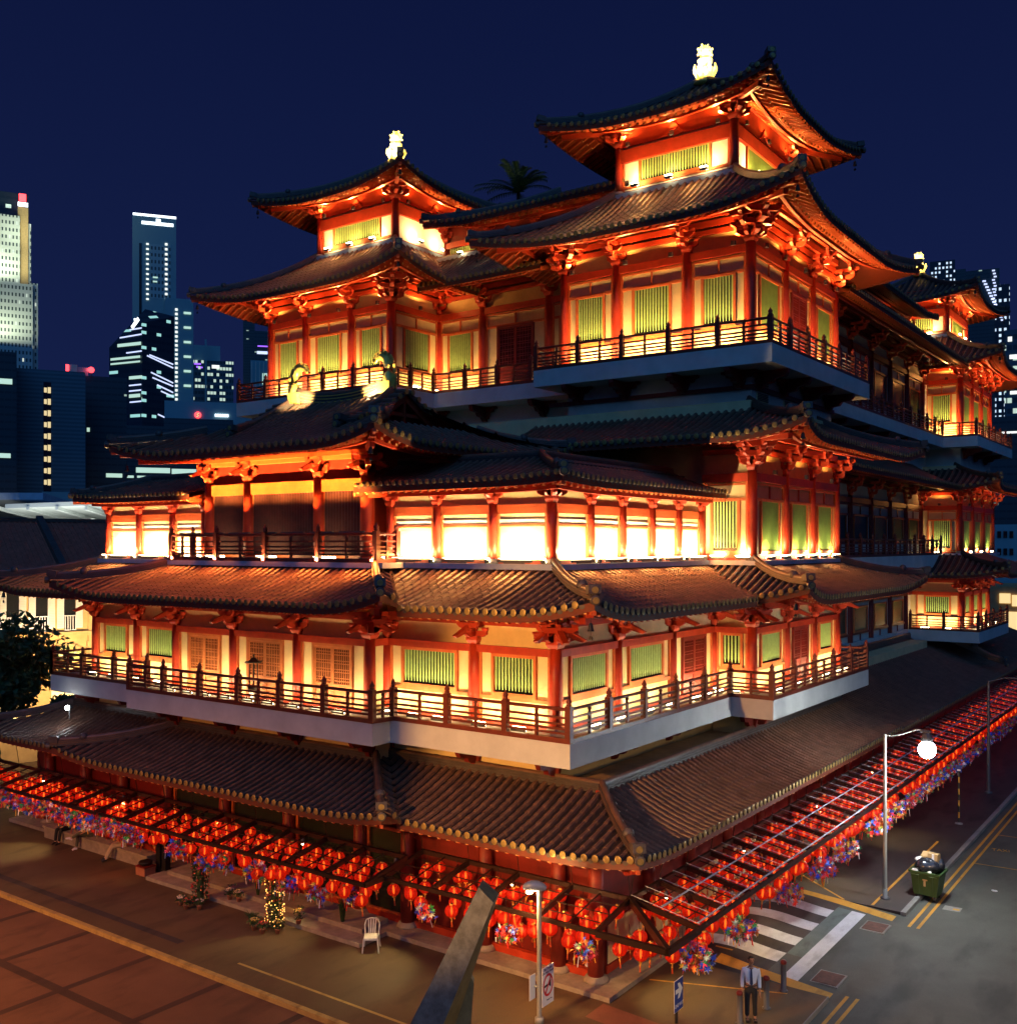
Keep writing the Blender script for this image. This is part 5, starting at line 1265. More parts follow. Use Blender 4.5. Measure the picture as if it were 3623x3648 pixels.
mb = MB(); mb.add([(.0155,cy-.12,cz-.03),(.0155,cy+.02,cz-.015),(.0155,cy+.11,cz-.08),(.0155,cy+.11,cz+.10),(.0155,cy+.02,cz+.025),(.0155,cy-.12,cz+.02)], [(0,1,2,3,4,5)], 'sign_black'); mb.ball((.012,cy-.125,cz-.01), .025, 'sign_black', 8, 5); mb.build('horn_symbol', bd)
RX = (pi/2, 0, pi/2)
text_obj('lettering', 'Be Polite', .092, 'sign_black', bd, (.014,cy,1.165), RX); text_obj('lettering', 'Do Not Honk', .078, 'sign_black', bd, (.014,cy,1.09), RX); text_obj('lettering', 'Thank You', .05, 'sign_black', bd, (.014,cy+.05,.47), RX)
mb = MB(); mb.box(-.10,.0,-.03,.03,.62,.66,'pole_paint'); mb.box(-.10,.0,-.03,.03,.92,.96,'pole_paint'); mb.build('bracket', sg)
mb = MB(); mb.prism([(.6,-2.6,.55),(.6,-2.38,.55),(.6,-2.38,1.1),(.6,-2.6,1.1)], (-.012,0,0), 'sign_white'); mb.box(.588,.66,-2.42,-2.36,.8,.84,'pole_paint'); tag(mb.build('sign_plate'), 'plain sign plate seen from behind on the left of the short lamp pole', 'sign')
ow = thing('one_way_sign', 'blue ONE WAY sign with a white arrow on a black post', 'sign', (3.14,-.56,0))
mb = MB(); mb.tube([(0,0,0),(0,0,.95)], .035, 'sign_black', 10); mb.build('post', ow)
mb = MB(); a0, a1, b0, b1 = -.2, .2, .30, .98
mb.prism([(.045,a0-.012,b0-.012),(.045,a1+.012,b0-.012),(.045,a1+.012,b1+.012),(.045,a0-.012,b1+.012)], (.010,0,0), 'sign_white'); mb.prism([(.0555,a0,b0),(.0555,a1,b0),(.0555,a1,b1),(.0555,a0,b1)], (.006,0,0), 'sign_blue'); bd = mb.build('sign_board', ow)
mb = MB(); cz = .74; mb.add([(.064,y,z) for y, z in ((-.17,cz-.05),(-.01,cz-.05),(-.07,cz-.17),(.03,cz-.17),(.17,cz),(.03,cz+.17),(-.07,cz+.17),(-.01,cz+.05),(-.17,cz+.05))], [(0,1,2,3,4,5,6,7,8)], 'sign_white'); mb.build('arrow_symbol', bd)
text_obj('lettering', 'ONE WAY', .115, 'sign_white', bd, (.064,0,.42), RX, squash=.72)
# tall lamp with the dazzling white light
tl = thing('street_lamp', 'tall grey lamp post by the kerb with a dazzling white lamp on its arm', 'street lamp', (4.62,10.3,0))
mb = MB(); mb.tube([(0,0,0),(0,0,4.93)], [.062,.045], 'pole_paint', 12); mb.lathe((0,0,0), [(.14,0),(.14,.04),(.075,.06),(.075,.3)], 'pole_dark', 10); mb.build('pole', tl)
mb = MB(); mb.tube([(0,0,4.90),(.25,0,4.90),(.55,0,5.0),(.9,0,5.16),(1.15,0,5.16)], .022, 'pole_paint', 8); mb.build('arm', tl)
mb = MB(); mb.tube([(1.02,0,5.14),(1.3,0,5.10)], [.05,.07], 'pole_dark', 10); mb.lathe((1.2,0,4.72), [(.02,.1),(.16,.12),(.15,.26),(.10,.36),(.04,.40)], 'pole_dark', 14); hd = mb.build('lamp_head', tl)
mb = MB(); mb.ball((1.2,0,4.60), .25, 'lamp_white', 16, 12); mb.build('bulb', tl)  # ball oversized, the lamp's glare put into its shape
point_light((5.82,10.3,4.25), 1300, (.86,.94,1), .2)
t2 = thing('street_lamp', 'dark slim lamp post further along the right-hand kerb', 'street lamp', (4.5,26.2,0))
mb = MB(); mb.tube([(0,0,0),(0,0,4.8)], [.075,.05], 'pole_dark', 10); mb.lathe((0,0,0), [(.15,0),(.15,.05),(.09,.08)], 'pole_dark', 10); mb.build('pole', t2)
mb = MB(); mb.tube([(0,0,4.75),(.6,0,4.95),(1.2,0,5.0)], .025, 'pole_dark', 8); mb.build('arm', t2)
mb = MB(); mb.box(1.1,1.6,-.1,.1,4.93,5.03,'pole_dark'); mb.build('lamp_head', t2)
st = thing('sign_post', 'black and yellow striped pole with a small blue sign at its top', 'sign post', (4.56,20.35,0))
mb = MB(); n_ = 9
for i in range(n_): mb.tube([(0,0,2.0*i/n_),(0,0,2.0*(i+1)/n_)], .035, 'paint_yellow' if i % 2 else 'sign_black', 10)
mb.lathe((0,0,0), [(.15,0),(.13,.03),(.05,.05)], 'concrete', 12); mb.build('pole', st)
mb = MB(); mb.prism([(-.10,0,1.95),(.10,0,1.95),(.10,0,2.22),(-.10,0,2.22)], (0,.012,0), 'sign_blue'); mb.prism([(-.06,-.004,2.0),(.06,-.004,2.0),(.06,-.004,2.06),(-.06,-.004,2.06)], (0,.003,0), 'sign_white'); mb.build('sign_board', st)
# security light on the lower left roof
fl = thing('security_light', 'small white floodlight on the lower roof under the balcony at left', 'floodlight', (-21.6,-.15,4.55))
mb = MB(); mb.tube([(0,0,-.35),(0,0,0)], .025, 'pole_dark', 6); mb.lathe((0,0,.0), [(.04,0),(.12,.05),(.13,.1),(.05,.16)], 'pole_dark', 10); mb.build('housing', fl)
mb = MB(); mb.ball((.03,-.1,.08), .085, 'lamp_white', 10, 6); mb.build('lens', fl)
point_light((-21.6,-.4,4.6), 18, (.9,.95,1), .06)
# bollards
for k, (x, y, lb) in enumerate(((4.48,2.38,'dark bollard furthest from the man, beside the yellow band'),(4.49,1.28,'dark bollard just right of the man in the white shirt'),(4.30,.20,'dark bollard under the right hand of the man in the white shirt'))):
    mb = MB(); mb.lathe((0,0,0), [(.10,0),(.10,.02),(.065,.03),(.065,.64),(.07,.66),(.068,.70),(.045,.73),(.01,.74)], 'pole_dark', 14); mb.lathe((0,0,.655), [(.072,0),(.074,.05),(.05,.082),(.01,.09)], 'door_red', 14); tag(mb.build('bollard', None, (x,y,0)), lb, 'bollard', 'bollards beside the driveway')

# ---------------------------------------------------------------- wheeled bin with rubbish
mat('bin_green', (.035,.075,.020), .45, noise=.2); mat('rubber', (.015,.015,.015), .7); mat('bag_black', (.018,.020,.026), .22, spec=.7); mat('cardboard', (.42,.28,.12), .8, noise=.15); mat('bag_white', (.7,.7,.7), .5)
bn = thing('rubbish_bin', 'dark green wheeled rubbish bin overflowing at the edge of the road', 'bin', (5.60,11.35,-.09), radians(-3))
mb = MB(); lo = [(-.33,-.30),(.33,-.30),(.33,.30),(-.33,.30)]; hi = [(-.42,-.36),(.42,-.36),(.42,.36),(-.42,.36)]
v = [(x,y,.16) for x, y in lo]+[(x,y,.84) for x, y in hi]+[(x*.93,y*.92,.84) for x, y in hi]+[(x*.9,y*.9,.22) for x, y in lo]
f = [(3,2,1,0)]+[(i,(i+1)%4,4+(i+1)%4,4+i) for i in range(4)]+[(4+i,4+(i+1)%4,8+(i+1)%4,8+i) for i in range(4)]+[(8+i,8+(i+1)%4,12+(i+1)%4,12+i) for i in range(4)]+[(12,13,14,15)]
mb.add(v, f, 'bin_green')
for x in (-.2,0,.2): mb.prism([(x-.03,-.305,.2),(x+.03,-.305,.2),(x+.03,-.362,.78),(x-.03,-.362,.78)], (0,-.02,0), 'bin_green') if x else None
for a, b in (((-.44,-.38),(.44,-.38)),((.44,-.38),(.44,.38)),((.44,.38),(-.44,.38)),((-.44,.38),(-.44,-.38))): mb.beam((*a,.85),(*b,.85),.06,.06,'bin_green')
mb.build('bin_body', bn)
mb = MB(); mb.tube([(-.36,-.44,.78),(-.14,-.44,.78)], .014, 'bin_green', 6); mb.build('handle', bn); mb = MB(); mb.tube([(.14,-.44,.78),(.36,-.44,.78)], .014, 'bin_green', 6); mb.build('handle', bn)
mb = MB(); mb.box(-.03,.03,-.366,-.36,.45,.66,'cardboard'); mb.box(-.06,.08,-.367,-.361,.62,.66,'cardboard'); mb.build('marking', bn)
for x, y in ((-.26,-.24),(.26,-.24),(-.26,.24),(.26,.24)):
    mb = MB(); mb.tube([(x-.03,y,.085),(x+.03,y,.085)], .085, 'rubber', 12); mb.box(x-.045,x+.045,y-.03,y+.03,.10,.18,'pole_dark'); mb.build('wheel', bn)
def lump(name, c, r, m, label, cat, seed, group=None):
    rng = random.Random(seed); mb = MB(); n_, k_ = 18, 11; v = []; f = []
    for i in range(k_+1):
        t = pi*i/k_
        for j in range(n_):
            p = 2*pi*j/n_; q = 1+.10*sin(3*p+seed)+.07*sin(7*p+t*5)+rng.uniform(-.05,.05)
            v.append((c[0]+r[0]*q*sin(t)*cos(p), c[1]+r[1]*q*sin(t)*sin(p), c[2]+r[2]*q*cos(t)))
    for i in range(k_):
        for j in range(n_): f.append((i*n_+j,(i+1)*n_+j,(i+1)*n_+(j+1)%n_,i*n_+(j+1)%n_))
    mb.add(v, f, m, True); return tag(mb.build(name), label, cat, group)
lump('rubbish_bag', (5.58,11.22,.90), (.34,.26,.24), 'bag_black', 'big shiny black rubbish bag heaped in the front of the bin', 'rubbish bag', 1)
lump('rubbish_bag', (5.82,11.55,.90), (.20,.2,.22), 'bag_black', 'smaller black rubbish bag at the back right of the bin', 'rubbish bag', 2)
lump('rubbish_bag', (5.36,11.42,1.03), (.15,.12,.08), 'bag_white', 'crumpled white plastic bag on top of the rubbish at left', 'rubbish bag', 3)
lump('litter', (5.30,11.02,.80), (.09,.06,.05), 'bag_white', 'white scraps at the left end of the front bin rim', 'litter', 4); lump('litter', (5.72,11.01,.79), (.06,.05,.04), 'bag_white', 'white scrap at the middle of the front bin rim', 'litter', 5)
lump('litter', (7.1,13.2,-.08), (.09,.06,.025), 'bag_white', 'scrap of white litter lying on the road right of the bin', 'litter', 6)
mb = MB(); mb.prism([(-.16,0,0),(.16,0,0),(.16,0,.28),(-.16,0,.28)], (0,.18,0), 'cardboard'); mb.prism([(-.16,-.002,.28),(.16,-.002,.28),(.1,.09,.40),(-.1,.09,.40)], (0,.01,0), 'cardboard'); tag(mb.build('cardboard_box', None, (5.52,11.50,.86), .3), 'brown cardboard box with a raised flap in the bin', 'box')
mb = MB(); mb.box(-.15,.15,-.1,.1,0,.34,'cardboard'); mb.box(-.02,.05,-.103,-.1,0,.34,'bag_white'); tag(mb.build('cardboard_box', None, (5.74,11.46,.92), -.2), 'upright cardboard carton with a pale stripe in the bin', 'box')

# ---------------------------------------------------------------- people
mat('skin', (.30,.15,.085), .55); mat('skin_pale', (.45,.27,.18), .55); mat('hair_dark', (.02,.015,.012), .6); mat('shirt_white', (.72,.74,.78), .8, noise=.06); mat('cloth_black', (.014,.015,.018), .8); mat('cloth_navy', (.02,.035,.09), .6); mat('cloth_khaki', (.42,.35,.22), .85); mat('cloth_grey', (.22,.23,.25), .85); mat('cloth_olive', (.08,.085,.06), .85); mat('leather', (.02,.016,.014), .4)
m_ = 1/1.22
def skin(name, verts, edges, m, parent, sub=2, scale=m_):
    me = bpy.data.meshes.new(name); me.from_pydata([(x*scale*S, y*scale*S, z*scale*S) for x, y, z, r in verts], edges, [])
    o = bpy.data.objects.new(name, me); COL.objects.link(o); o.parent = parent; me.materials.append(M[m])
    md = o.modifiers.new('skin', 'SKIN'); me.skin_vertices or None
    if not me.skin_vertices:
        bm = __import__('bmesh').new(); bm.from_mesh(me); bm.verts.layers.skin.verify(); bm.to_mesh(me); bm.free()
    for i, (x, y, z, r) in enumerate(verts):
        rr_ = r if isinstance(r, tuple) else (r, r)
        me.skin_vertices[0].data[i].radius = (rr_[0]*scale*S, rr_[1]*scale*S)
    me.skin_vertices[0].data[0].use_root = True
    md.use_smooth_shade = True
    sb = o.modifiers.new('subsurf', 'SUBSURF'); sb.levels = sub; sb.render_levels = sub
    return o
def chain_build(root, chains):
    """root: (x,y,z,r); chains: list of lists of points; a point equal to an existing one joins it"""
    V = [root]; E = []
    for ch in chains:
        last = None
        for p in ch:
            idx = next((i for i, q in enumerate(V) if abs(q[0]-p[0])+abs(q[1]-p[1])+abs(q[2]-p[2]) < 1e-5), None)
            if idx is None: V.append(p); idx = len(V)-1
            if last is not None and (last, idx) not in E: E.append((last, idx))
            last = idx
    return V, E
def hand_chains(wr, d, side, thumbdir):
    wr3 = Vector(wr[:3]); d = Vector(d).normalized(); s = Vector(side).normalized(); t = Vector(thumbdir).normalized(); out = []
    palm = wr3+d*.075; pk = (*palm, .024)
    out.append([wr, pk])
    for k, ln in ((-.030,.072),(-.010,.085),(.010,.08),(.030,.062)):
        b = palm+s*k+d*.012; m1 = b+d*ln*.5; e = b+d*ln*.9+t*.01-s.cross(d)*ln*.25
        out.append([pk, (*b,.011), (*m1,.009), (*e,.007)])
    th = wr3+d*.03+t*.03; out.append([wr, (*th,.012), (*(th+d*.035+t*.02),.010), (*(th+d*.06+t*.022),.008)])
    return out
def head(parent, c, yaw, hair=True, skinm='skin', bald=False):
    """face looks along local -Y turned by yaw; built in metres"""
    mb = MB(); n_, k_ = 20, 14; v = []; f = []
    q = m_
    for i in range(k_+1):
        t = pi*i/k_
        for j in range(n_):
            p = 2*pi*j/n_; x = .075*sin(t)*sin(p); y = -.092*sin(t)*cos(p); z = .118*cos(t)
            if z < 0: x *= 1-.28*(-z/.118)**1.2; y = y*(1-.10*(-z/.118))-(.012 if y < 0 else 0)*(-z/.118)
            if y < -.06 and abs(x) < .016 and -.035 < z < .02: y -= .016          # nose
            if y < -.05 and .008 < z < .04 and .012 < abs(x) < .045: y += .008    # eye sockets
            if y < -.06 and abs(x) < .03 and -.07 < z < -.045: y -= .004           # mouth
            v.append((c[0]*q+(x*cos(yaw)-y*sin(yaw))*q, c[1]*q+(x*sin(yaw)+y*cos(yaw))*q, c[2]*q+z*q))
    for i in range(k_):
        for j in range(n_): f.append((i*n_+j,(i+1)*n_+j,(i+1)*n_+(j+1)%n_,i*n_+(j+1)%n_))
    mb.add(v, f, skinm, True)
    R = lambda x, y, z: (c[0]*q+(x*cos(yaw)-y*sin(yaw))*q, c[1]*q+(x*sin(yaw)+y*cos(yaw))*q, c[2]*q+z*q)
    for s_ in (-1, 1):
        mb.ball(R(s_*.078,.005,-.002), .022*q, skinm, 8, 5, 1.3); mb.ball(R(s_*.030,-.082,.022), .010*q, 'hair_dark', 8, 5, .6)
        mb.beam(R(s_*.015,-.09,.042), R(s_*.048,-.082,.040), .008*q, .006*q, 'hair_dark')
    mb.beam(R(-.022,-.092,-.058), R(.022,-.092,-.058), .008*q, .006*q, 'sign_red' if False else 'terracotta')
    o = mb.build('head', parent)
    if hair:
        hb = MB(); v = []; f = []; K = 6
        for i in range(K+1):
            t = (pi*.5)*i/K
            for j in range(n_):
                p = 2*pi*j/n_; fr_ = .55 if cos(p) > .35 else 1.0
                tt = t*fr_*1.08; v.append(R(.081*sin(tt)*sin(p), -.098*sin(tt)*cos(p)+.006, .124*cos(tt)))
        for i in range(K):
            for j in range(n_): f.append((i*n_+j,(i+1)*n_+j,(i+1)*n_+(j+1)%n_,i*n_+(j+1)%n_))
        hb.add(v, f, 'hair_dark', True); hb.build('hair', o)
    return o
# standing man in white shirt
pm = thing('person', 'standing man in white long-sleeved shirt, dark tie and black trousers', 'person', (4.44,.50,0), radians(28))
root = (0,.01,.95,(.15,.10))
LW, RW = (-.235,-.06,.84,.026), (.225,-.12,.86,.026)
V, E = chain_build(root, [[root, (0,.015,1.12,(.135,.095)), (0,.02,1.32,(.165,.10)), (0,.02,1.44,(.09,.07)), (0,.0,1.52,.05), (0,-.01,1.58,.05)],
    [(0,.02,1.32,(.165,.10)), (-.19,.02,1.38,.055), (-.228,.045,1.12,.042), LW], [(0,.02,1.32,(.165,.10)), (.19,.02,1.38,.055), (.222,.04,1.12,.042), RW],
    [root, (-.09,.01,.86,.085), (-.10,-.01,.50,.056), (-.10,.03,.10,.042), (-.10,-.08,.035,.035), (-.10,-.14,.03,.026)], [root, (.09,.01,.86,.085), (.10,0,.50,.056), (.11,.04,.10,.042), (.11,-.07,.035,.035), (.11,-.13,.03,.026)]]
    + hand_chains(LW, (0,-.08,-1), (0,1,0), (.3,-1,0)) + hand_chains(RW, (.02,-.25,-1), (0,1,0), (-.3,-1,0)))
skin('body', V, E, 'skin', pm)
r0 = (0,.012,.93,(.158,.112))
V, E = chain_build(r0, [[r0, (0,.015,1.12,(.158,.115)), (0,.02,1.33,(.182,.115)), (0,.015,1.44,(.085,.078)), (0,.01,1.475,.066)],
    [(0,.02,1.33,(.182,.115)), (-.195,.02,1.385,.068), (-.228,.045,1.12,.056), (-.235,-.03,.90,.045)], [(0,.02,1.33,(.182,.115)), (.195,.02,1.385,.068), (.222,.04,1.12,.056), (.225,-.08,.92,.045)]])
skin('shirt', V, E, 'shirt_white', pm)
r0 = (0,.012,.93,(.160,.118))
V, E = chain_build(r0, [[r0, (0,.012,.985,(.148,.11))], [r0, (-.09,.01,.84,.10), (-.10,-.005,.50,.073), (-.10,.03,.11,.066)], [r0, (.09,.01,.84,.10), (.10,.0,.50,.073), (.11,.04,.11,.066)]])
skin('trousers', V, E, 'cloth_black', pm)
for sx in (-.10, .11):
    mb = MB(); mb.lathe((sx*m_, -.03*m_, 0), [(.05*m_,0),(.055*m_,.03*m_),(.045*m_,.08*m_)], 'leather', 10); mb.prism([((sx-.045)*m_,-.15*m_,0),((sx+.045)*m_,-.15*m_,0),((sx+.05)*m_,.0,0),((sx-.05)*m_,0,0)], (0,0,.06*m_), 'leather'); mb.build('shoe', pm)
mb = MB(); mb.prism([(q[0]*m_, q[1]*m_, q[2]*m_) for q in ((-.02,-.082,1.44),(.02,-.082,1.44),(.04,-.132,1.06),(0,-.135,1.0),(-.04,-.132,1.06))], (0,-.01,0), 'cloth_navy'); mb.build('tie', pm)
mb = MB(); mb.tube([((.155*cos(a))*m_, (.012+.122*sin(a))*m_, .985*m_) for a in [2*pi*i/20 for i in range(21)]], .012, 'leather', 6, cap=False); mb.build('belt', pm)
head(pm, (0,-.02,1.655), .35, True)
def sitter(loc, rz, label, legm, topm, shoes, crossed, lean, seed):
    """person seated on the ledge, facing -Y; seat 0.51 m high"""
    t = thing('person', label, 'person', loc, rz, 'people sitting on the ledge')
    sh = .53; root = (0,.05,sh+.09,(.16,.12)); LWr = (-.17,-.30,sh+.20,.026); RWr = (.17,-.28,sh+.22,.026)
    fy = -.62 if crossed == 2 else -.45
    kz = sh+.04 if crossed == 2 else sh+.08
    legs = []
    for sx in (-1, 1):
        ky = -.38; fz = .09; fx = .11*sx
        if crossed == 1 and sx == 1: legs.append([(.10,0,sh+.06,.09), (.10,-.40,sh+.22,.06), (-.06,-.66,sh+.02,.045), (-.1,-.78,sh+.0,.034), (-.12,-.86,sh+.03,.024)]); continue
        legs.append([(.10*sx,0,sh+.06,.09), (.12*sx,ky,kz,.062), (fx,fy,fz+.02,.045), (fx,fy-.09,.045,.036), (fx,fy-.15,.035,.026)])
    V, E = chain_build(root, [[root, (0,.06+lean*.3,sh+.32,(.14,.1)), (0,.05+lean,sh+.55,(.165,.1)), (0,.03+lean,sh+.66,.06), (0,.01+lean,sh+.74,.05)], [(0,.05+lean,sh+.55,(.165,.1)), (-.19,.04+lean,sh+.58,.055), (-.24,-.02,sh+.34,.043), LWr], [(0,.05+lean,sh+.55,(.165,.1)), (.19,.04+lean,sh+.58,.055), (.24,-.02,sh+.34,.043), RWr]]
        + [[root]+l_ for l_ in legs] + hand_chains(LWr, (.1,-1,-.3), (1,0,0), (1,0,.4)) + hand_chains(RWr, (-.1,-1,-.3), (1,0,0), (-1,0,.4)))
    skin('body', V, E, 'skin_pale', t)
    V, E = chain_build((0,.05,sh+.10,(.175,.135)), [[(0,.05,sh+.10,(.175,.135))]+[(p[0],p[1],p[2],(p[3]+.018 if not isinstance(p[3], tuple) else p[3])) for p in l_[:3]] for l_ in legs]); skin('trousers', V, E, legm, t)
    r0 = (0,.055,sh+.14,(.172,.13)); V, E = chain_build(r0, [[r0, (0,.06+lean*.3,sh+.32,(.158,.118)), (0,.05+lean,sh+.55,(.182,.116)), (0,.03+lean,sh+.655,.07)], [(0,.05+lean,sh+.55,(.182,.116)), (-.195,.04+lean,sh+.585,.066), (-.235,.0,sh+.40,.055)], [(0,.05+lean,sh+.55,(.182,.116)), (.195,.04+lean,sh+.585,.066), (.235,.0,sh+.40,.055)]]); skin('shirt', V, E, topm, t)
    for l_ in legs:
        a = Vector(l_[2][:3])*m_; b = Vector(l_[4][:3])*m_; mb = MB(); mb.tube([tuple(a+Vector((0,.02,-.05*m_))), tuple((a+b)/2), tuple(b+(b-a)*.15)], [.05*m_,.052*m_,.035*m_], shoes, 8); mb.build('shoe', t)
    head(t, (0,-.01+lean,sh+.87), .1*seed, True, 'skin_pale')
sitter((-20.75,-.80,0), radians(10), 'seated person in dark skirt and sandals, furthest left on the stone ledge', 'cloth_black', 'shirt_white', 'leather', 0, .02, 1)
sitter((-19.35,-.80,0), radians(-12), 'seated person in dark jeans and grey top with one white shoe raised', 'cloth_olive', 'cloth_grey', 'bag_white', 1, -.04, 2)
sitter((-17.35,-.80,0), radians(-26), 'seated person in pale khaki trousers with legs stretched out', 'cloth_khaki', 'cloth_khaki', 'leather', 2, .05, -2)

# ---------------------------------------------------------------- curved timber beam in the foreground, incense burner
mat('weathered_wood', (.085,.095,.10), .7, noise=.5, nscale=5, bump=.5, bscale=9); mat('wood_side', (.15,.11,.05), .7, noise=.3, nscale=4)
fw = Vector((-sin(PSI), cos(PSI), 0)); rt = Vector((cos(PSI), sin(PSI), 0)); camp = Vector((13.329, -21.039, 10.6))
def vp(r, d, z): q = camp+fw*d+rt*r; return Vector((q.x, q.y, z))
mb = MB(); D0 = 17.0
rows = []
for i in range(15):
    t = i/14; z = 4.75*(1-t)**1.0; bend = .28*sin(pi*t)
    left = -.50-2.48*t+bend*.1; wd = .25+.26*min(1, t*1.6); sd = .12+.30*min(1, t*1.5); d = D0-.35*t
    A = vp(left, d, z+.13); B = vp(left+wd, d-.14, z-.06-.02); Cc = vp(left+wd+sd*.75, d+.30, z-.08-.1*t); Dd = vp(left+sd*.5, d+.42, z+.12)
    rows.append((A, B, Cc, Dd))
v = [tuple(p) for r in rows for p in r]
def q_(i, a, b): return (4*i+a, 4*(i+1)+a, 4*(i+1)+b, 4*i+b)
mb.add(v, [q_(i,0,1) for i in range(14)], 'weathered_wood'); mb.add(v, [q_(i,1,2) for i in range(14)], 'wood_side'); mb.add(v, [q_(i,2,3) for i in range(14)]+[q_(i,3,0) for i in range(14)]+[(0,1,2,3),(59,58,57,56)], 'wood_side')
sc_t = thing('wooden_sculpture', 'curved weathered timber beam rising like a boat prow in the foreground', 'sculpture', (0,0,0)); mb.build('beam', sc_t)
mb = MB(); k0 = [Vector(rows[i][2]) for i in (4, 6, 8, 10, 12, 14)]
prof = [k0[0]] + [p+rt*w_+Vector((0,0,-.1)) for p, w_ in zip(k0, (.05,.24,.22,.16,.10,.05))] + k0[::-1][:-1]
mb.prism([tuple(p) for p in prof], tuple(fw*.22), 'wood_side'); mb.build('keel', sc_t)
ib = thing('incense_burner', 'dark bronze incense burner with a pagoda roof on the lower balcony', 'incense burner', (-11.5,-.1,5.72))
mb = MB(); mb.lathe((0,0,.0), [(.16,0),(.12,.08),(.08,.2),(.16,.34),(.2,.46),(.18,.52)], 'bronze', 14); mb.build('bowl', ib)
mb = MB(); mb.lathe((0,0,.52), [(.03,0),(.03,.04)], 'bronze', 8)
for a in range(4): mb.tube([(.12*cos(pi/4+a*pi/2),.12*sin(pi/4+a*pi/2),.5),(.12*cos(pi/4+a*pi/2),.12*sin(pi/4+a*pi/2),1.2)], .016, 'bronze', 6)
mb.build('post_frame', ib)
mb = MB(); mb.lathe((0,0,1.2), [(.36,.06),(.30,.03),(.2,.09),(.1,.17),(.03,.2),(.05,.25),(.01,.3)], 'bronze', 4, False); mb.build('canopy_roof', ib)

# ---------------------------------------------------------------- shophouse, tree, palms, white canopy
mat('ochre_wall', (.50,.33,.14), .85, noise=.2, nscale=1.5); mat('shutter_white', (.55,.58,.60), .6); mat('roof_red', (.42,.10,.06), .75, noise=.4, nscale=3); mat('dark_glass', (.012,.014,.018), .15, spec=.7); mat('fan_glass', (.30,.36,.12), .4, emit=(.5,.6,.2), es=.12)
mat('window_warm', (1,.75,.35), .5, emit=(1,.66,.24), es=1.1); mat('shop_light', (1,.8,.4), .5, emit=(1,.72,.30), es=1.0)
sh = thing('shophouse', 'old ochre shophouse with white shutters and dark red roof behind the tree', 'shophouse', (0,0,0))
su = Vector((cos(1.25), sin(1.25), 0)); sn = Vector((sin(1.25), -cos(1.25), 0)); so = Vector((-34.5, 6.1, 0))-su*6
F_ = Fr((so.x, so.y), (su.x, su.y), (sn.x, sn.y))
mb = MB(); F_.box(mb, -12, 13.2, -9, 0, 0, 8.75, 'ochre_wall'); mb.build('wall', sh)
mb = MB()
for z0, z1, w_ in ((6.1,6.28,.22),(5.3,5.42,.1),(8.55,8.78,.3),(4.0,4.15,.2)): F_.box(mb, -12, 13.2, 0, w_, z0, z1, 'ochre_wall')
mb.build('cornice', sh)
for s0 in (-8.5,-4.4,8.15,12.4):
    mb = MB(); F_.box(mb, s0, s0+.5, 0, .16, .0, 6.0, 'ochre_wall'); F_.box(mb, s0-.06, s0+.56, 0, .22, 5.5, 5.75, 'ochre_wall'); F_.box(mb, s0, s0+.45, 0, .12, 5.7, 8.5, 'ochre_wall'); mb.build('pilaster', sh)
for c in (-3.1,-1.8,-.5,.8,2.1,3.4,4.7,6.0,7.3,9.4,10.7):
    mb = MB(); F_.box(mb, c-.27, c+.27, .005, .02, 6.32, 8.35, 'dark_glass'); wn = mb.build('window', sh)
    mb = MB()
    for a in (c-.60, c+.28):
        F_.box(mb, a, a+.32, .02, .07, 6.45, 8.35, 'shutter_white')
        for j in range(22): F_.box(mb, a+.04, a+.28, .07, .085, 6.55+j*.08, 6.59+j*.08, 'plaster_cool')
    mb.build('shutter', wn); mb = MB(); F_.box(mb, c-.27, c+.27, .10, .14, 7.05, 7.10, 'shutter_white'); F_.box(mb, c-.27, c+.27, .10, .14, 6.34, 6.38, 'shutter_white')
    for j in range(5): F_.box(mb, c-.25+j*.12, c-.21+j*.12, .105, .13, 6.38, 7.05, 'shutter_white')
    mb.build('window_railing', wn)
for c in (-1.2,1.6,4.4,7.15,10.1):
    mb = MB(); P = [F_(c+.75*cos(pi*i/12), .02, 5.0-.1+.62*sin(pi*i/12)) for i in range(13)]; mb.prism(P, tuple(sn*.03), 'fan_glass'); fo = mb.build('fanlight', sh)
    mb = MB(); pts = [F_(c+.84*cos(pi*i/12), .08, 4.9+.72*sin(pi*i/12)) for i in range(13)]
    for a, b in zip(pts, pts[1:]): mb.beam(a, b, .14, .17, 'ochre_wall')
    for i in (3, 6, 9): mb.beam(F_(c,.07,4.92), F_(c+.74*cos(pi*i/12), .07, 4.9+.6*sin(pi*i/12)), .025, .025, 'shutter_white')
    mb.build('fanlight_frame', fo)
    mb = MB(); F_.box(mb, c-.7, c+.7, .01, .04, 1.2, 3.4, 'shop_light'); mb.build('shop_window', sh)
mb = MB()
e = [F_(a, w_, z) for a, w_, z in ((-12.3,.6,8.55),(13.4,.6,8.55),(13.4,-6.6,11.85),(-12.3,-6.6,11.85),(13.4,-13,8.6),(-12.3,-13,8.6))]
mb.add(e, [(0,1,2,3),(3,2,4,5)], 'roof_red'); mb.add([(x,y,z-.14) for x, y, z in e], [(3,2,1,0)], 'roof_red')
for j in range(96):
    a = -12.2+j*.27; mb.beam(F_(a,.6,8.58), F_(a,-6.6,11.88), .09, .07, 'roof_red')
rf = mb.build('roof', sh)
mb = MB(); mb.beam(F_(7.2,.7,8.75), F_(7.2,-6.7,12.05), .34, .34, 'ridge_tile'); mb.beam(F_(-12.3,-6.6,11.95), F_(13.4,-6.6,11.95), .25, .2, 'ridge_tile'); mb.build('ridge', rf)
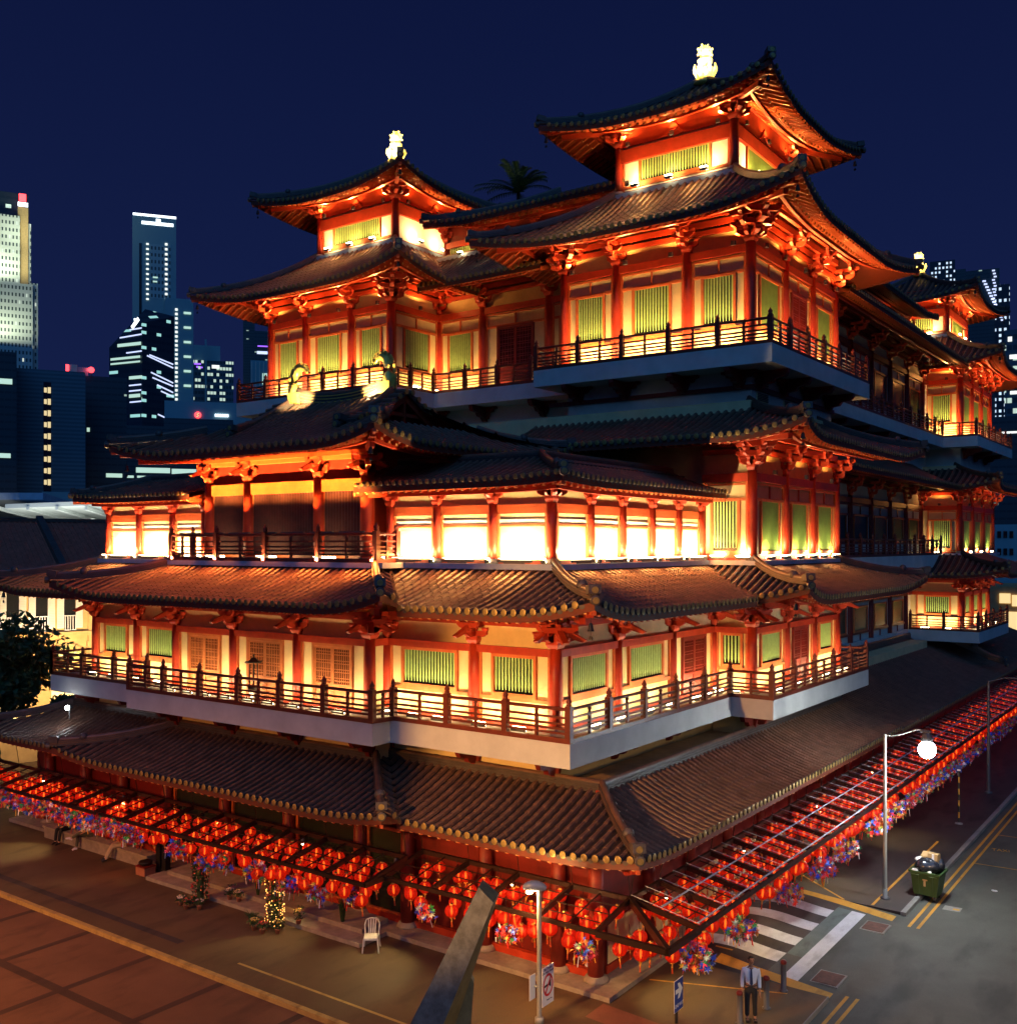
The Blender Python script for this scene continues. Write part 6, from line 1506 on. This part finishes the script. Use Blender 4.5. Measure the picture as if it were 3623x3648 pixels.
area_light(tuple(Vector(F_(6,4.2,4.6))), tuple(-sn+Vector((0,0,.45))), 1500, 3, .3, (1,.68,.34))
def crown(c, rad, n_, r, m, seed, squash=.8, lobes=9):
    rng = random.Random(seed); L = []
    for i in range(lobes): a = rng.uniform(0,6.28); q = rng.uniform(.2,.75); L.append((Vector((rad*q*cos(a), rad*q*sin(a), rad*squash*rng.uniform(-.6,.7))), rad*rng.uniform(.32,.55)))
    mb = MB()
    for i in range(n_):
        o, R_ = rng.choice(L); d = Vector((rng.gauss(0,1), rng.gauss(0,1), rng.gauss(0,1))).normalized()
        leafquad(mb, o+d*R_*rng.random()**.4, r*rng.uniform(.7,1.3), rng, m)
    return mb, L
def tree(x, y, h, rad, label, seed, n_=6500, group=None):
    t = thing('tree', label, 'tree', (x,y,0), 0, group); rng = random.Random(seed)
    mb, L = crown((0,0,0), rad, n_, .19, 'leaf_dark', seed, .8, 14); mb.v = [(a,b,c+h) for a, b, c in mb.v]; mb.build('crown', t)
    mb = MB(); mb.tube([(0,0,0),(.08,.05,h*.35),(0,0,h*.62),(.05,0,h*.8)], [.2,.16,.12,.07], 'bronze', 9)
    for o, R_ in L: mb.tube([(0,0,h*.5),(o.x*.5,o.y*.5,h*.72+o.z*.3),(o.x,o.y,h+o.z)], [.08,.05,.02], 'bronze', 6)
    mb.build('trunk', t)
tree(-29.9, 1.4, 5.0, 2.6, 'dark leafy tree at the left edge in front of the shophouse', 5)
tree(-26.4, 3.2, 3.3, 1.6, 'lower dark tree by the left end of the temple balcony', 9, 3800)
mat('bokeh_lamp', (1,.7,.3), .5, emit=(1,.55,.14), es=5); mat('bokeh_red', (1,.1,.05), .5, emit=(1,.03,.03), es=5)
rng = random.Random(77); fl_ = None
for i in range(46):
    q = vp(rng.uniform(-23.5,-19.2), rng.uniform(44.6,46.5), rng.uniform(2.2,5.2)); x, y, z = q
    mb = MB()
    if fl_ is None: mb.ball((0,0,0), .075, 'bokeh_lamp', 8, 6); mb.tube([(0,0,.07),(0,0,.16)], .03, 'pole_dark', 6); fl_ = mb.build('string_lamp', None, (x,y,z)); o = fl_
    else: o = fl_.copy(); COL.objects.link(o); o.location = (x*S,y*S,z*S)
    tag(o, 'small warm bulb of the street lights glimpsed through the tree leaves', 'lamp', 'street bulbs behind the tree')
for x, y, z, lb in ((*vp(-22.8,44.3,4.15),'red lit lantern of the street seen left of the other through the tree'),(*vp(-21.2,44.3,4.2),'red lit lantern of the street seen right of the other through the tree')):
    mb = MB(); mb.ball((0,0,0), .16, 'bokeh_red', 10, 7, .7); mb.lathe((0,0,.09), [(.05,0),(.05,.05)], 'pole_dark', 8); tag(mb.build('street_lantern', None, (x,y,z)), lb, 'lantern')
def palm(x, y, z, h, label, seed, n_=15, ln=2.0):
    rng = random.Random(seed); t = thing('palm_tree', label, 'palm', (x,y,z), 0, 'palms on the temple roof garden')
    mb = MB(); mb.tube([(0,0,-2.5),(.05,0,0),(0,0,h)], [.16,.13,.1], 'bronze', 8); mb.build('trunk', t); mb = MB()
    for i in range(n_):
        a = 2*pi*i/n_+rng.uniform(-.2,.2); up = rng.uniform(.15,1.35); L = ln*rng.uniform(.75,1.05); pts = []
        for k in range(9):
            s = k/8; q = L*s*cos(up)*(1+.1*s); pts.append(Vector((q*cos(a), q*sin(a), h+L*s*sin(up)-L*.42*s*s)))
        mb.tube([tuple(p) for p in pts], [.022]*8+[.008], 'leaf_dark', 4, cap=False)
        sd = Vector((-sin(a), cos(a), 0))
        for k in range(1, 9):
            for f_ in (0, .5):
                p = pts[k-1].lerp(pts[k], f_); d = (pts[k]-pts[k-1]).normalized()
                for sg_ in (-1, 1):
                    e = p+sd*sg_*.42*(1.1-abs(k/8-.45))+d*.30+Vector((0,0,-.10)); b_ = p+d*.13
                    mb.add([tuple(p), tuple(b_), tuple(e)], [(0,1,2)], 'leaf_dark')
    mb.build('crown', t)
palm(-20.2, 26.4, 28.4, 2.3, 'taller dark palm showing above the roof between the towers', 3, 24, 2.9)
palm(-17.6, 27.8, 28.3, .9, 'shorter palm half hidden by the roof beside the tall tower', 6, 18, 2.5)
palm(-18.9, 29.6, 28.2, .6, 'low palm crown just right of the taller palm above the roof', 8, 13, 1.8)
mat('canopy_white', (.62,.66,.64), .5)
wc = thing('white_canopy', 'flat white steel roof of a walkway behind the shophouse, lit from below', 'canopy roof', (0,0,0))
def along(r0, r1, d0, d1, z0, z1, m, mb):
    P = [vp(r0,d0,z0), vp(r1,d0,z0), vp(r1,d1,z0), vp(r0,d1,z0)]; mb.prism([tuple(p) for p in P], (0,0,z1-z0), m)
mb = MB(); P = [vp(-41.5,84,13.6), vp(-28,84,14.1), vp(-29,100,12.5), vp(-44,100,12.3)]; mb.prism([tuple(p) for p in P], (0,0,.35), 'canopy_white'); mb.build('roof', wc)
mb = MB(); P = [vp(-54,88,14.5), vp(-40.2,88,14.5), vp(-41.5,104,13.4), vp(-54,104,13.4)]; mb.prism([tuple(p) for p in P], (0,0,.6), 'deck_edge'); mb.build('upper_roof', wc)
for r in (-43,-40.6,-38.2,-35.8,-33.4,-31):
    mb = MB(); mb.beam(vp(r+1,83.9,13.62), vp(r,100,12.3), .22, .3, 'canopy_white'); mb.build('rib', wc)
for r in (-42.5,-36.5,-31.5):
    mb = MB(); along(r, r+.35, 89, 89.35, 0, 12.9, 'canopy_white', mb); mb.build('post', wc)
pc = vp(-35, 82, 9.0); area_light(tuple(pc), tuple(fw*.5+Vector((0,0,1))), 1500, 12, 2, (.95,1,.92))

# ---------------------------------------------------------------- skyline
def facade(name, wall, win, px, pz, fx, fz, lit, litc, es, rough=.6, seed=0):
    m = bpy.data.materials.new(name); m.use_nodes = True; n = m.node_tree.nodes; l = m.node_tree.links; b = n['Principled BSDF']
    tc = n.new('ShaderNodeTexCoord'); sp_ = n.new('ShaderNodeSeparateXYZ'); l.new(tc.outputs['Object'], sp_.inputs[0])
    def mth(op, a, bb=None, v=None):
        k = n.new('ShaderNodeMath'); k.operation = op
        if hasattr(a, 'links'): l.new(a, k.inputs[0])
        else: k.inputs[0].default_value = a
        if bb is not None:
            if hasattr(bb, 'links'): l.new(bb, k.inputs[1])
            else: k.inputs[1].default_value = bb
        return k.outputs[0]
    x = mth('ADD', sp_.outputs[0], sp_.outputs[1]); u = mth('DIVIDE', x, px*S); w_ = mth('DIVIDE', sp_.outputs[2], pz*S)
    mk = mth('MULTIPLY', mth('LESS_THAN', mth('FRACT', u), fx), mth('LESS_THAN', mth('FRACT', w_), fz))
    cb = n.new('ShaderNodeCombineXYZ'); l.new(mth('FLOOR', u), cb.inputs[0]); l.new(mth('FLOOR', w_), cb.inputs[1]); cb.inputs[2].default_value = seed
    wn = n.new('ShaderNodeTexWhiteNoise'); wn.noise_dimensions = '3D'; l.new(cb.outputs[0], wn.inputs[0])
    on = mth('MULTIPLY', mk, mth('LESS_THAN', wn.outputs[0], lit))
    mx = n.new('ShaderNodeMix'); mx.data_type = 'RGBA'; mx.inputs[6].default_value = (*wall, 1); mx.inputs[7].default_value = (*win, 1); l.new(mk, mx.inputs[0]); l.new(mx.outputs[2], b.inputs['Base Color'])
    b.inputs['Roughness'].default_value = rough; b.inputs['Emission Color'].default_value = (*litc, 1)
    l.new(mth('MULTIPLY', on, es), b.inputs['Emission Strength']); M[name] = m; m.cycles.emission_sampling = 'NONE'
facade('facade_pale', (.50,.54,.48), (.03,.05,.055), 1.35, 3.0, .45, .48, .10, (.9,1,.85), .75, seed=1)
facade('facade_slab', (.20,.36,.38), (.02,.03,.035), 2.0, 2.2, .0, .0, 0, (1,1,1), 0)
facade('facade_tower', (.26,.42,.44), (.05,.08,.09), 1.5, 3.0, .5, .5, .02, (.8,1,.9), .8, seed=3)
facade('facade_glass', (.030,.050,.065), (.02,.04,.055), 2.6, 2.6, .90, .40, .09, (.45,.95,.92), .75, .25, seed=8)
facade('facade_bands', (.07,.11,.14), (.03,.05,.06), 1.1, 2.3, .8, .48, .38, (.75,1,.85), .7, seed=5)
facade('facade_dark', (.035,.055,.065), (.02,.034,.042), 1.0, 1.1, .88, .3, .012, (.7,1,.85), .45, .4, seed=6)
facade('facade_blue', (.10,.17,.20), (.065,.115,.14), 40, .62, 1.0, .5, 0, (1,1,1), 0, .6)
facade('facade_grid', (.018,.025,.038), (.02,.03,.04), 1.35, 1.7, .5, .5, .55, (.62,.80,1), 1.1, .5, seed=9)
mat('sky_sign_white', (1,1,1), .5, emit=(.85,.92,1), es=2.6); mat('sky_sign_red', (1,.1,.1), .5, emit=(1,.05,.06), es=4); mat('strip_lav', (.8,.85,1), .5, emit=(.62,.70,1), es=1.3); mat('lit_yellow', (1,.85,.5), .5, emit=(1,.76,.34), es=.85); mat('lit_green', (.8,1,.8), .5, emit=(.66,.95,.72), es=.75); mat('lit_purple', (.5,.2,1), .5, emit=(.35,.12,1), es=1.6); mat('lit_white', (1,1,.9), .5, emit=(.95,.97,.85), es=1.2)
K = 3629.65
def fx_(px, d): return (px-1811.5)*d/K
def fz_(py, d): return 10.6+(1940.786-py)*d/K
KF = [1.0]
def tower(name, label, d, boxes, cat='tower', turn=0):
    """a distant building: an Empty at its base facing the street, boxes (x0, x1, y0, y1, z0, z1, material) in its own frame"""
    xc = (boxes[0][0]+boxes[0][1])/2; base = vp(xc, d, 0); turn = -math.atan2(xc, d); KF[0] = cos(turn)
    t = thing(name, label, cat, (base.x, base.y, 0), PSI+turn)
    for (x0, x1, y0, y1, z0, z1, mm, pn) in boxes:
        mb = MB(); mb.box((x0-xc)*KF[0], (x1-xc)*KF[0], y0, y1, z0, z1, mm); mb.build(pn, t)
    return t, xc
def lits(t, xc, d, rects, m, pn='lit_window', dy=-.12):
    for x0, x1, y0, y1 in rects:
        mb = MB(); mb.box((fx_(x0,d)-xc)*KF[0], (fx_(x1,d)-xc)*KF[0], dy, dy+.10, fz_(y1,d), fz_(y0,d), m); mb.build(pn, t)
def B(l, r, top, d, y0, y1, m, pn='wall', bot=0): return (fx_(l,d), fx_(r,d), y0, y1, bot, fz_(top,d), m, pn)
d = 420
t, xc = tower('office_tower', 'pale floodlit stepped tower with red sign at the left edge', d, [B(-75,118,1000,d,2,26,'facade_pale'), B(-75,138,990,d,4,28,'facade_pale'), B(-60,72,755,d,3,20,'facade_pale'), B(60,112,775,d,4.5,22,'facade_pale'), B(-60,104,660,d,8,20,'facade_glass','crown'), B(64,102,720,d,3.8,9,'ochre_wall','lift_tower')])
lits(t, xc, d, [(68,94,672,700)], 'sky_sign_red', 'sign', 3.4); lits(t, xc, d, [(64,101,703,718)], 'sky_sign_white', 'sign', 3.4); lits(t, xc, d, [(20,40,705,718)], 'lit_green', dy=7.8)
for z, r_, e_ in ((fz_(965,d),20,9000),(fz_(1185,d),20,6500),(fz_(835,d),88,3500)):
    q = vp(fx_(r_,d), d-7, z-4); area_light(tuple(q), tuple(fw*.55+Vector((0,0,1))), e_, 22 if r_ == 20 else 8, 1, (.92,1,.72), 130)
d = 450
t, xc = tower('office_tower', 'tall pale slab tower with glowing white sign along its top', d, [B(472,628,772,d,0,22,'facade_slab'), B(496,505,870,d,-.15,0,'dark_glass','window_strip',fz_(1200,d)), B(588,690,1062,d,-3,20,'facade_slab'), B(536,610,868,d,-.08,0,'facade_tower','window_strip',fz_(1062,d))])
lits(t, xc, d, [(474,628,764,772)], 'sky_sign_white', 'sign'); lits(t, xc, d, [(505,618,790,801),(556,572,778,800)], 'sky_sign_white', 'sign')
lits(t, xc, d, [(521,530,868+17.8*i,874+17.8*i) for i in range(12)]+[(588,597,862+17.8*i,870+17.8*i) for i in range(12)], 'lit_white', dy=-.3)
lits(t, xc, d, [(624,633,1098+16*i,1106+16*i) for i in range(21)], 'lit_white', dy=-3.3); lits(t, xc, d, [(655,681,1108+52*i,1116+52*i) for i in range(6)], 'lit_green', dy=-3.3); lits(t, xc, d, [(545,562,985,990),(545,560,1000,1005)], 'lit_green', dy=-.3)
d = 350
base = vp(fx_(478,d), d, 0); xc = fx_(478, d)
t = thing('office_tower', 'dark glass tower with slanting top and glowing white strips', 'tower', (base.x, base.y, 0), PSI)
mb = MB(); X = lambda px: fx_(px,d)-xc; Z = lambda py: fz_(py,d)
A = [(X(365),6,0),(X(507),0,0),(X(590),9,0),(X(480),20,0)]; T_ = [(X(365),6,Z(1225)),(X(507),0,Z(1150)),(X(590),9,Z(1105)),(X(458),16,Z(1062))]
mb.add(A+T_, [(0,1,5,4),(1,2,6,5),(2,3,7,6),(3,0,4,7),(4,5,6,7)], 'facade_glass'); mb.build('wall', t)
def edge(px0, py0, px1, py1, side, m='strip_lav'):
    mb = MB()
    f_ = lambda px: (6*(507-px)/142 if px <= 507 else 9*(px-507)/83)-.25
    mb.beam((X(px0), f_(px0), Z(py0)), (X(px1), f_(px1), Z(py1)), .12, .42, m); mb.build('light_strip', t)
for a in ((412,1195,505,1190),(455,1170,505,1168),(440,1252,505,1250),(520,1264,588,1295),(526,1260,588,1282),(530,1322,588,1350),(534,1340,588,1362),(546,1364,588,1385),(556,1385,588,1400),(452,1370,503,1369),(452,1390,503,1389),(455,1430,503,1429),(548,1470,588,1490)): edge(*a, 0)
for a in ((402,503,1217,1228),(372,500,1266,1274),(372,500,1284,1290),(452,522,1337,1348),(452,500,1402,1414),(506,542,1415,1424)):
    mb = MB(); f_ = 6*(507-(a[0]+a[1])/2)/142-.3; mb.beam((X(a[0]),6*(507-a[0])/142-.25,(Z(a[2])+Z(a[3]))/2), (X(min(a[1],507)),-.25,(Z(a[2])+Z(a[3]))/2), .1, abs(Z(a[2])-Z(a[3])), 'lit_green'); mb.build('lit_window', t)
mb = MB(); mb.beam((X(455),4,Z(1158)),(X(486),2,Z(1130)),.3,1.3,'sky_sign_white'); mb.beam((X(472),2.5,Z(1140)),(X(470),2.5,Z(1128)),.3,.5,'sky_sign_white'); mb.build('sign', t)
d = 380
t, xc = tower('office_block', 'office block with lit window bands and purple lights behind the temple', d, [B(690,832,1285,d,0,14,'facade_bands'), B(690,785,1228,d,2,12,'facade_slab')]); lits(t, xc, d, [(692,716,1296,1301),(700,706,1306,1312),(714,722,1308,1313)], 'lit_purple'); lits(t, xc, d, [(755,782,1300,1312)], 'lit_white')
mb = MB(); mb.box((fx_(733,d)-xc)*KF[0]-.3, (fx_(735.5,d)-xc)*KF[0]+.1, -.6, -.3, 0, fz_(1210,d), 'facade_slab'); mb.build('mast', t)
tower('office_tower', 'thin dark tower with fine window grid left of the temple tower', 400, [B(866,908,1122,400,0,6,'facade_dark'), B(872,890,1082,400,1,5,'dark_glass','crown')])
d = 300
t, xc = tower('office_block', 'dark office block with a blue lit band just left of the temple tower', d, [B(905,1010,1180,d,0,12,'facade_dark')]); lits(t, xc, d, [(916,958,1252,1262)], 'strip_lav'); lits(t, xc, d, [(918,958,1232,1236)], 'lit_purple')
t, xc = tower('office_block', 'dark block with tall white frames beside the left temple tower', 240, [B(893,1010,1285,240,0,10,'facade_slab')]); lits(t, xc, 240, [(935,957,1330,1370)], 'lit_green')
for i in range(6): lits(t, xc, 240, [(896+i*14,899+i*14,1290,1400)], 'plaster_cool', 'fin', -.3)
d = 160
t, xc = tower('office_slab', 'broad dark blue slab block with one column of yellow windows', d, [B(58,306,1318,d,0,9,'facade_blue'), B(155,182,1362,d,-.06,0,'dark_glass','window_strip',fz_(1790,d))])
lits(t, xc, d, [q for i in range(9) for q in ((157,167,1382+41*i,1399+41*i),(170,181,1380+41*i,1401+41*i))], 'lit_yellow')
mb = MB(); mb.box((fx_(150,d)-xc)*KF[0], (fx_(310,d)-xc)*KF[0], -3, -1.5, 0, fz_(1755,d), 'facade_slab'); mb.build('podium', t)
t, xc = tower('office_slab', 'black glass block at the far left edge with few lit windows', 150, [B(-80,60,1250,150,0,8,'facade_dark')]); lits(t, xc, 150, [(-10,44,1347,1366),(-10,38,1614,1630)], 'lit_green')
d = 175
t, xc = tower('office_slab', 'dark brown block with a red beacon on its roof', d, [B(300,452,1342,d,0,8,'facade_dark')]); lits(t, xc, d, [(378,436,1686,1700),(310,320,1526,1540)], 'lit_green')
mb = MB(); mb.ball(((fx_(325,d)-xc)*KF[0],-.2,fz_(1321,d)), .52, 'sky_sign_red', 10, 7); mb.tube([((fx_(325,d)-xc)*KF[0],-.2,fz_(1345,d)),((fx_(325,d)-xc)*KF[0],-.2,fz_(1325,d))], .1, 'pole_dark', 6); mb.build('beacon', t)
mb = MB(); mb.box((fx_(248,d)-xc)*KF[0],(fx_(276,d)-xc)*KF[0],0,2,fz_(1342,d),fz_(1305,d),'plaster_cool'); mb.box((fx_(276,d)-xc)*KF[0],(fx_(315,d)-xc)*KF[0],.2,1.8,fz_(1342,d),fz_(1312,d),'facade_slab'); mb.build('roof_plant', t)
mb = MB(); mb.box((fx_(236,d)-xc)*KF[0],(fx_(247,d)-xc)*KF[0],-.1,.4,fz_(1328,d),fz_(1306,d),'sky_sign_red'); mb.build('sign', t)
q = vp(fx_(325,d), d-1.2, fz_(1321,d)); point_light(tuple(q), 160, (1,.05,.06), .2)
d = 260
t, xc = tower('office_block', 'low dark block carrying a red ring sign and white lettering', d, [B(588,905,1432,d,0,14,'facade_slab'), B(588,830,1500,d,-4,0,'facade_dark')])
mb = MB(); cx2, cz2 = (fx_(705,d)-xc)*KF[0], fz_(1480,d); pts = [(cx2+.66*cos(a), -.3, cz2+.66*sin(a)) for a in [2*pi*i/20 for i in range(21)]]; mb.tube(pts, .17, 'sky_sign_red', 6, cap=False); mb.build('ring_sign', t)
mb = MB(); mb.tube([(cx2+.25,-.35,cz2+.42),(cx2-.2,-.35,cz2+.12),(cx2+.2,-.35,cz2-.12),(cx2-.25,-.35,cz2-.42)], .14, 'lit_yellow', 6); mb.build('swirl_sign', t)
lits(t, xc, d, [(766+i*6.2,770.6+i*6.2,1474,1484) for i in range(8)], 'sky_sign_white', 'sign_letter', -.4)
d = 210
t, xc = tower('office_block', 'low office block with bright green-white window bands above the temple wing roof', d, [B(445,780,1520,d,0,10,'facade_dark')])
lits(t, xc, d, [(540,640,1636,1652),(486,606,1668,1686),(612,700,1670,1690),(455,478,1697,1705),(490,530,1697,1704),(560,600,1630,1640)], 'lit_green')
d = 400
t, xc = tower('office_tower', 'dark tower with a grid of tiny white windows above the far temple roof', d, [B(3312,3402,928,d,0,10,'facade_grid'), B(3400,3440,960,d,2,10,'facade_dark')])
d = 300
t, xc = tower('office_tower', 'tall dark tower with diagonal steps of bright windows at the right', d, [B(3440,3560,960,d,0,12,'facade_dark'), B(3545,3596,1020,d,-.3,10,'facade_grid'), B(3430,3600,1180,d,1,12,'facade_dark')])
lits(t, xc, d, [q for i in range(16) for q in ((3534+3*(i%3),3544+3*(i%3),966+11*i,971+11*i),)]+[(3500+5*i,3512+5*i,1000+11*i,1006+11*i) for i in range(14)], 'strip_lav', dy=-.6)
d = 220
t, xc = tower('office_block', 'bright office block cut by the right edge of the picture', d, [B(3578,3720,1170,d,0,12,'facade_bands')]); lits(t, xc, d, [(3590,3605,1195,1212),(3596,3623,1260,1275),(3598,3623,1390,1402)], 'lit_white')
t, xc = tower('office_block', 'grey-blue low building right of the far temple block', 110, [B(3535,3760,1868,110,0,10,'facade_slab')])
for i in range(6): lits(t, xc, 110, [(3552+22*(i%3),3566+22*(i%3),1892+62*(i//3),1915+62*(i//3))], 'dark_glass', 'window')
lits(t, xc, 110, [(3560,3620,1560,1570)][:0], 'lit_white')
t, xc = tower('office_block', 'dark block with scattered lit windows right of the far temple tower', 150, [B(3520,3760,1480,150,0,9,'facade_dark')]); lits(t, xc, 150, [(3560,3623,1535,1542),(3530,3545,1365+200,1380+200),(3545,3562,1600,1608)], 'lit_white')
# bright shopfronts far down the street on the right
t, xc = tower('shop_row', 'row of brightly lit shopfronts far down the street on the right', 78, [B(3470,3760,2090,78,0,8,'ochre_wall')]); lits(t, xc, 78, [(3560,3600,2115,2150),(3605,3640,2120,2160),(3580,3640,2180,2300)], 'shop_light')

# ---------------------------------------------------------------- unseen street lamps, added to light the scene from across the streets
def mast(x, y, h, hx, hy, power, col, label, r=.25):
    t = thing('street_lamp', label, 'street lamp', (x,y,0)); mb = MB(); mb.tube([(0,0,-.1),(0,0,h)], [.09,.06], 'pole_paint', 10); mb.build('pole', t)
    mb = MB(); mb.tube([(0,0,h-.05),(hx*.5,hy*.5,h+.15),(hx,hy,h+.2)], .03, 'pole_paint', 8); mb.build('arm', t)
    mb = MB(); mb.box(hx-.25,hx+.25,hy-.12,hy+.12,h+.16,h+.28,'pole_dark'); mb.ball((hx,hy,h+.15), .1, 'lamp_glow', 8, 5, .5); mb.build('lamp_head', t)
    if power: a = Vector((-x+1, -y+6, 0)).normalized(); point_light((x+hx, y+hy, h+.0), power, col, r, 146, (a.x*.22, a.y*.22, -1), .25)
mast(-14.5, -19.5, 8.6, 0, 1.2, 0, (1,.36,.065), 'unseen street lamp added across the left street to light the plaza')
mast(23, -1.5, 8.6, -1.2, 0, 7600, (1,.66,.32), 'unseen street lamp added across the right street to light the side roof')
mast(20, -17, 9.0, -1.2, 0, 1900, (.92,1,.80), 'unseen tall street lamp added at the corner behind the viewer to light the balcony edge')
mast(-1, -20.6, 10.2, 0, 1.2, 300, (1,.42,.10), 'unseen tall sodium street lamp added on the plaza to light the side roof')
point_light((-1, -19.4, 10.0), 26000, (1,.46,.13), .15, 40, (3.2, 27, -6.2), .35)  # added narrow beam from the unseen plaza lamp onto the side roof
point_light((-14.5, -18.3, 8.6), 15000, (1,.37,.07), .25, 146, (.12,.25,-1), .5)  # added orange light of the unseen left street lamp over the plaza
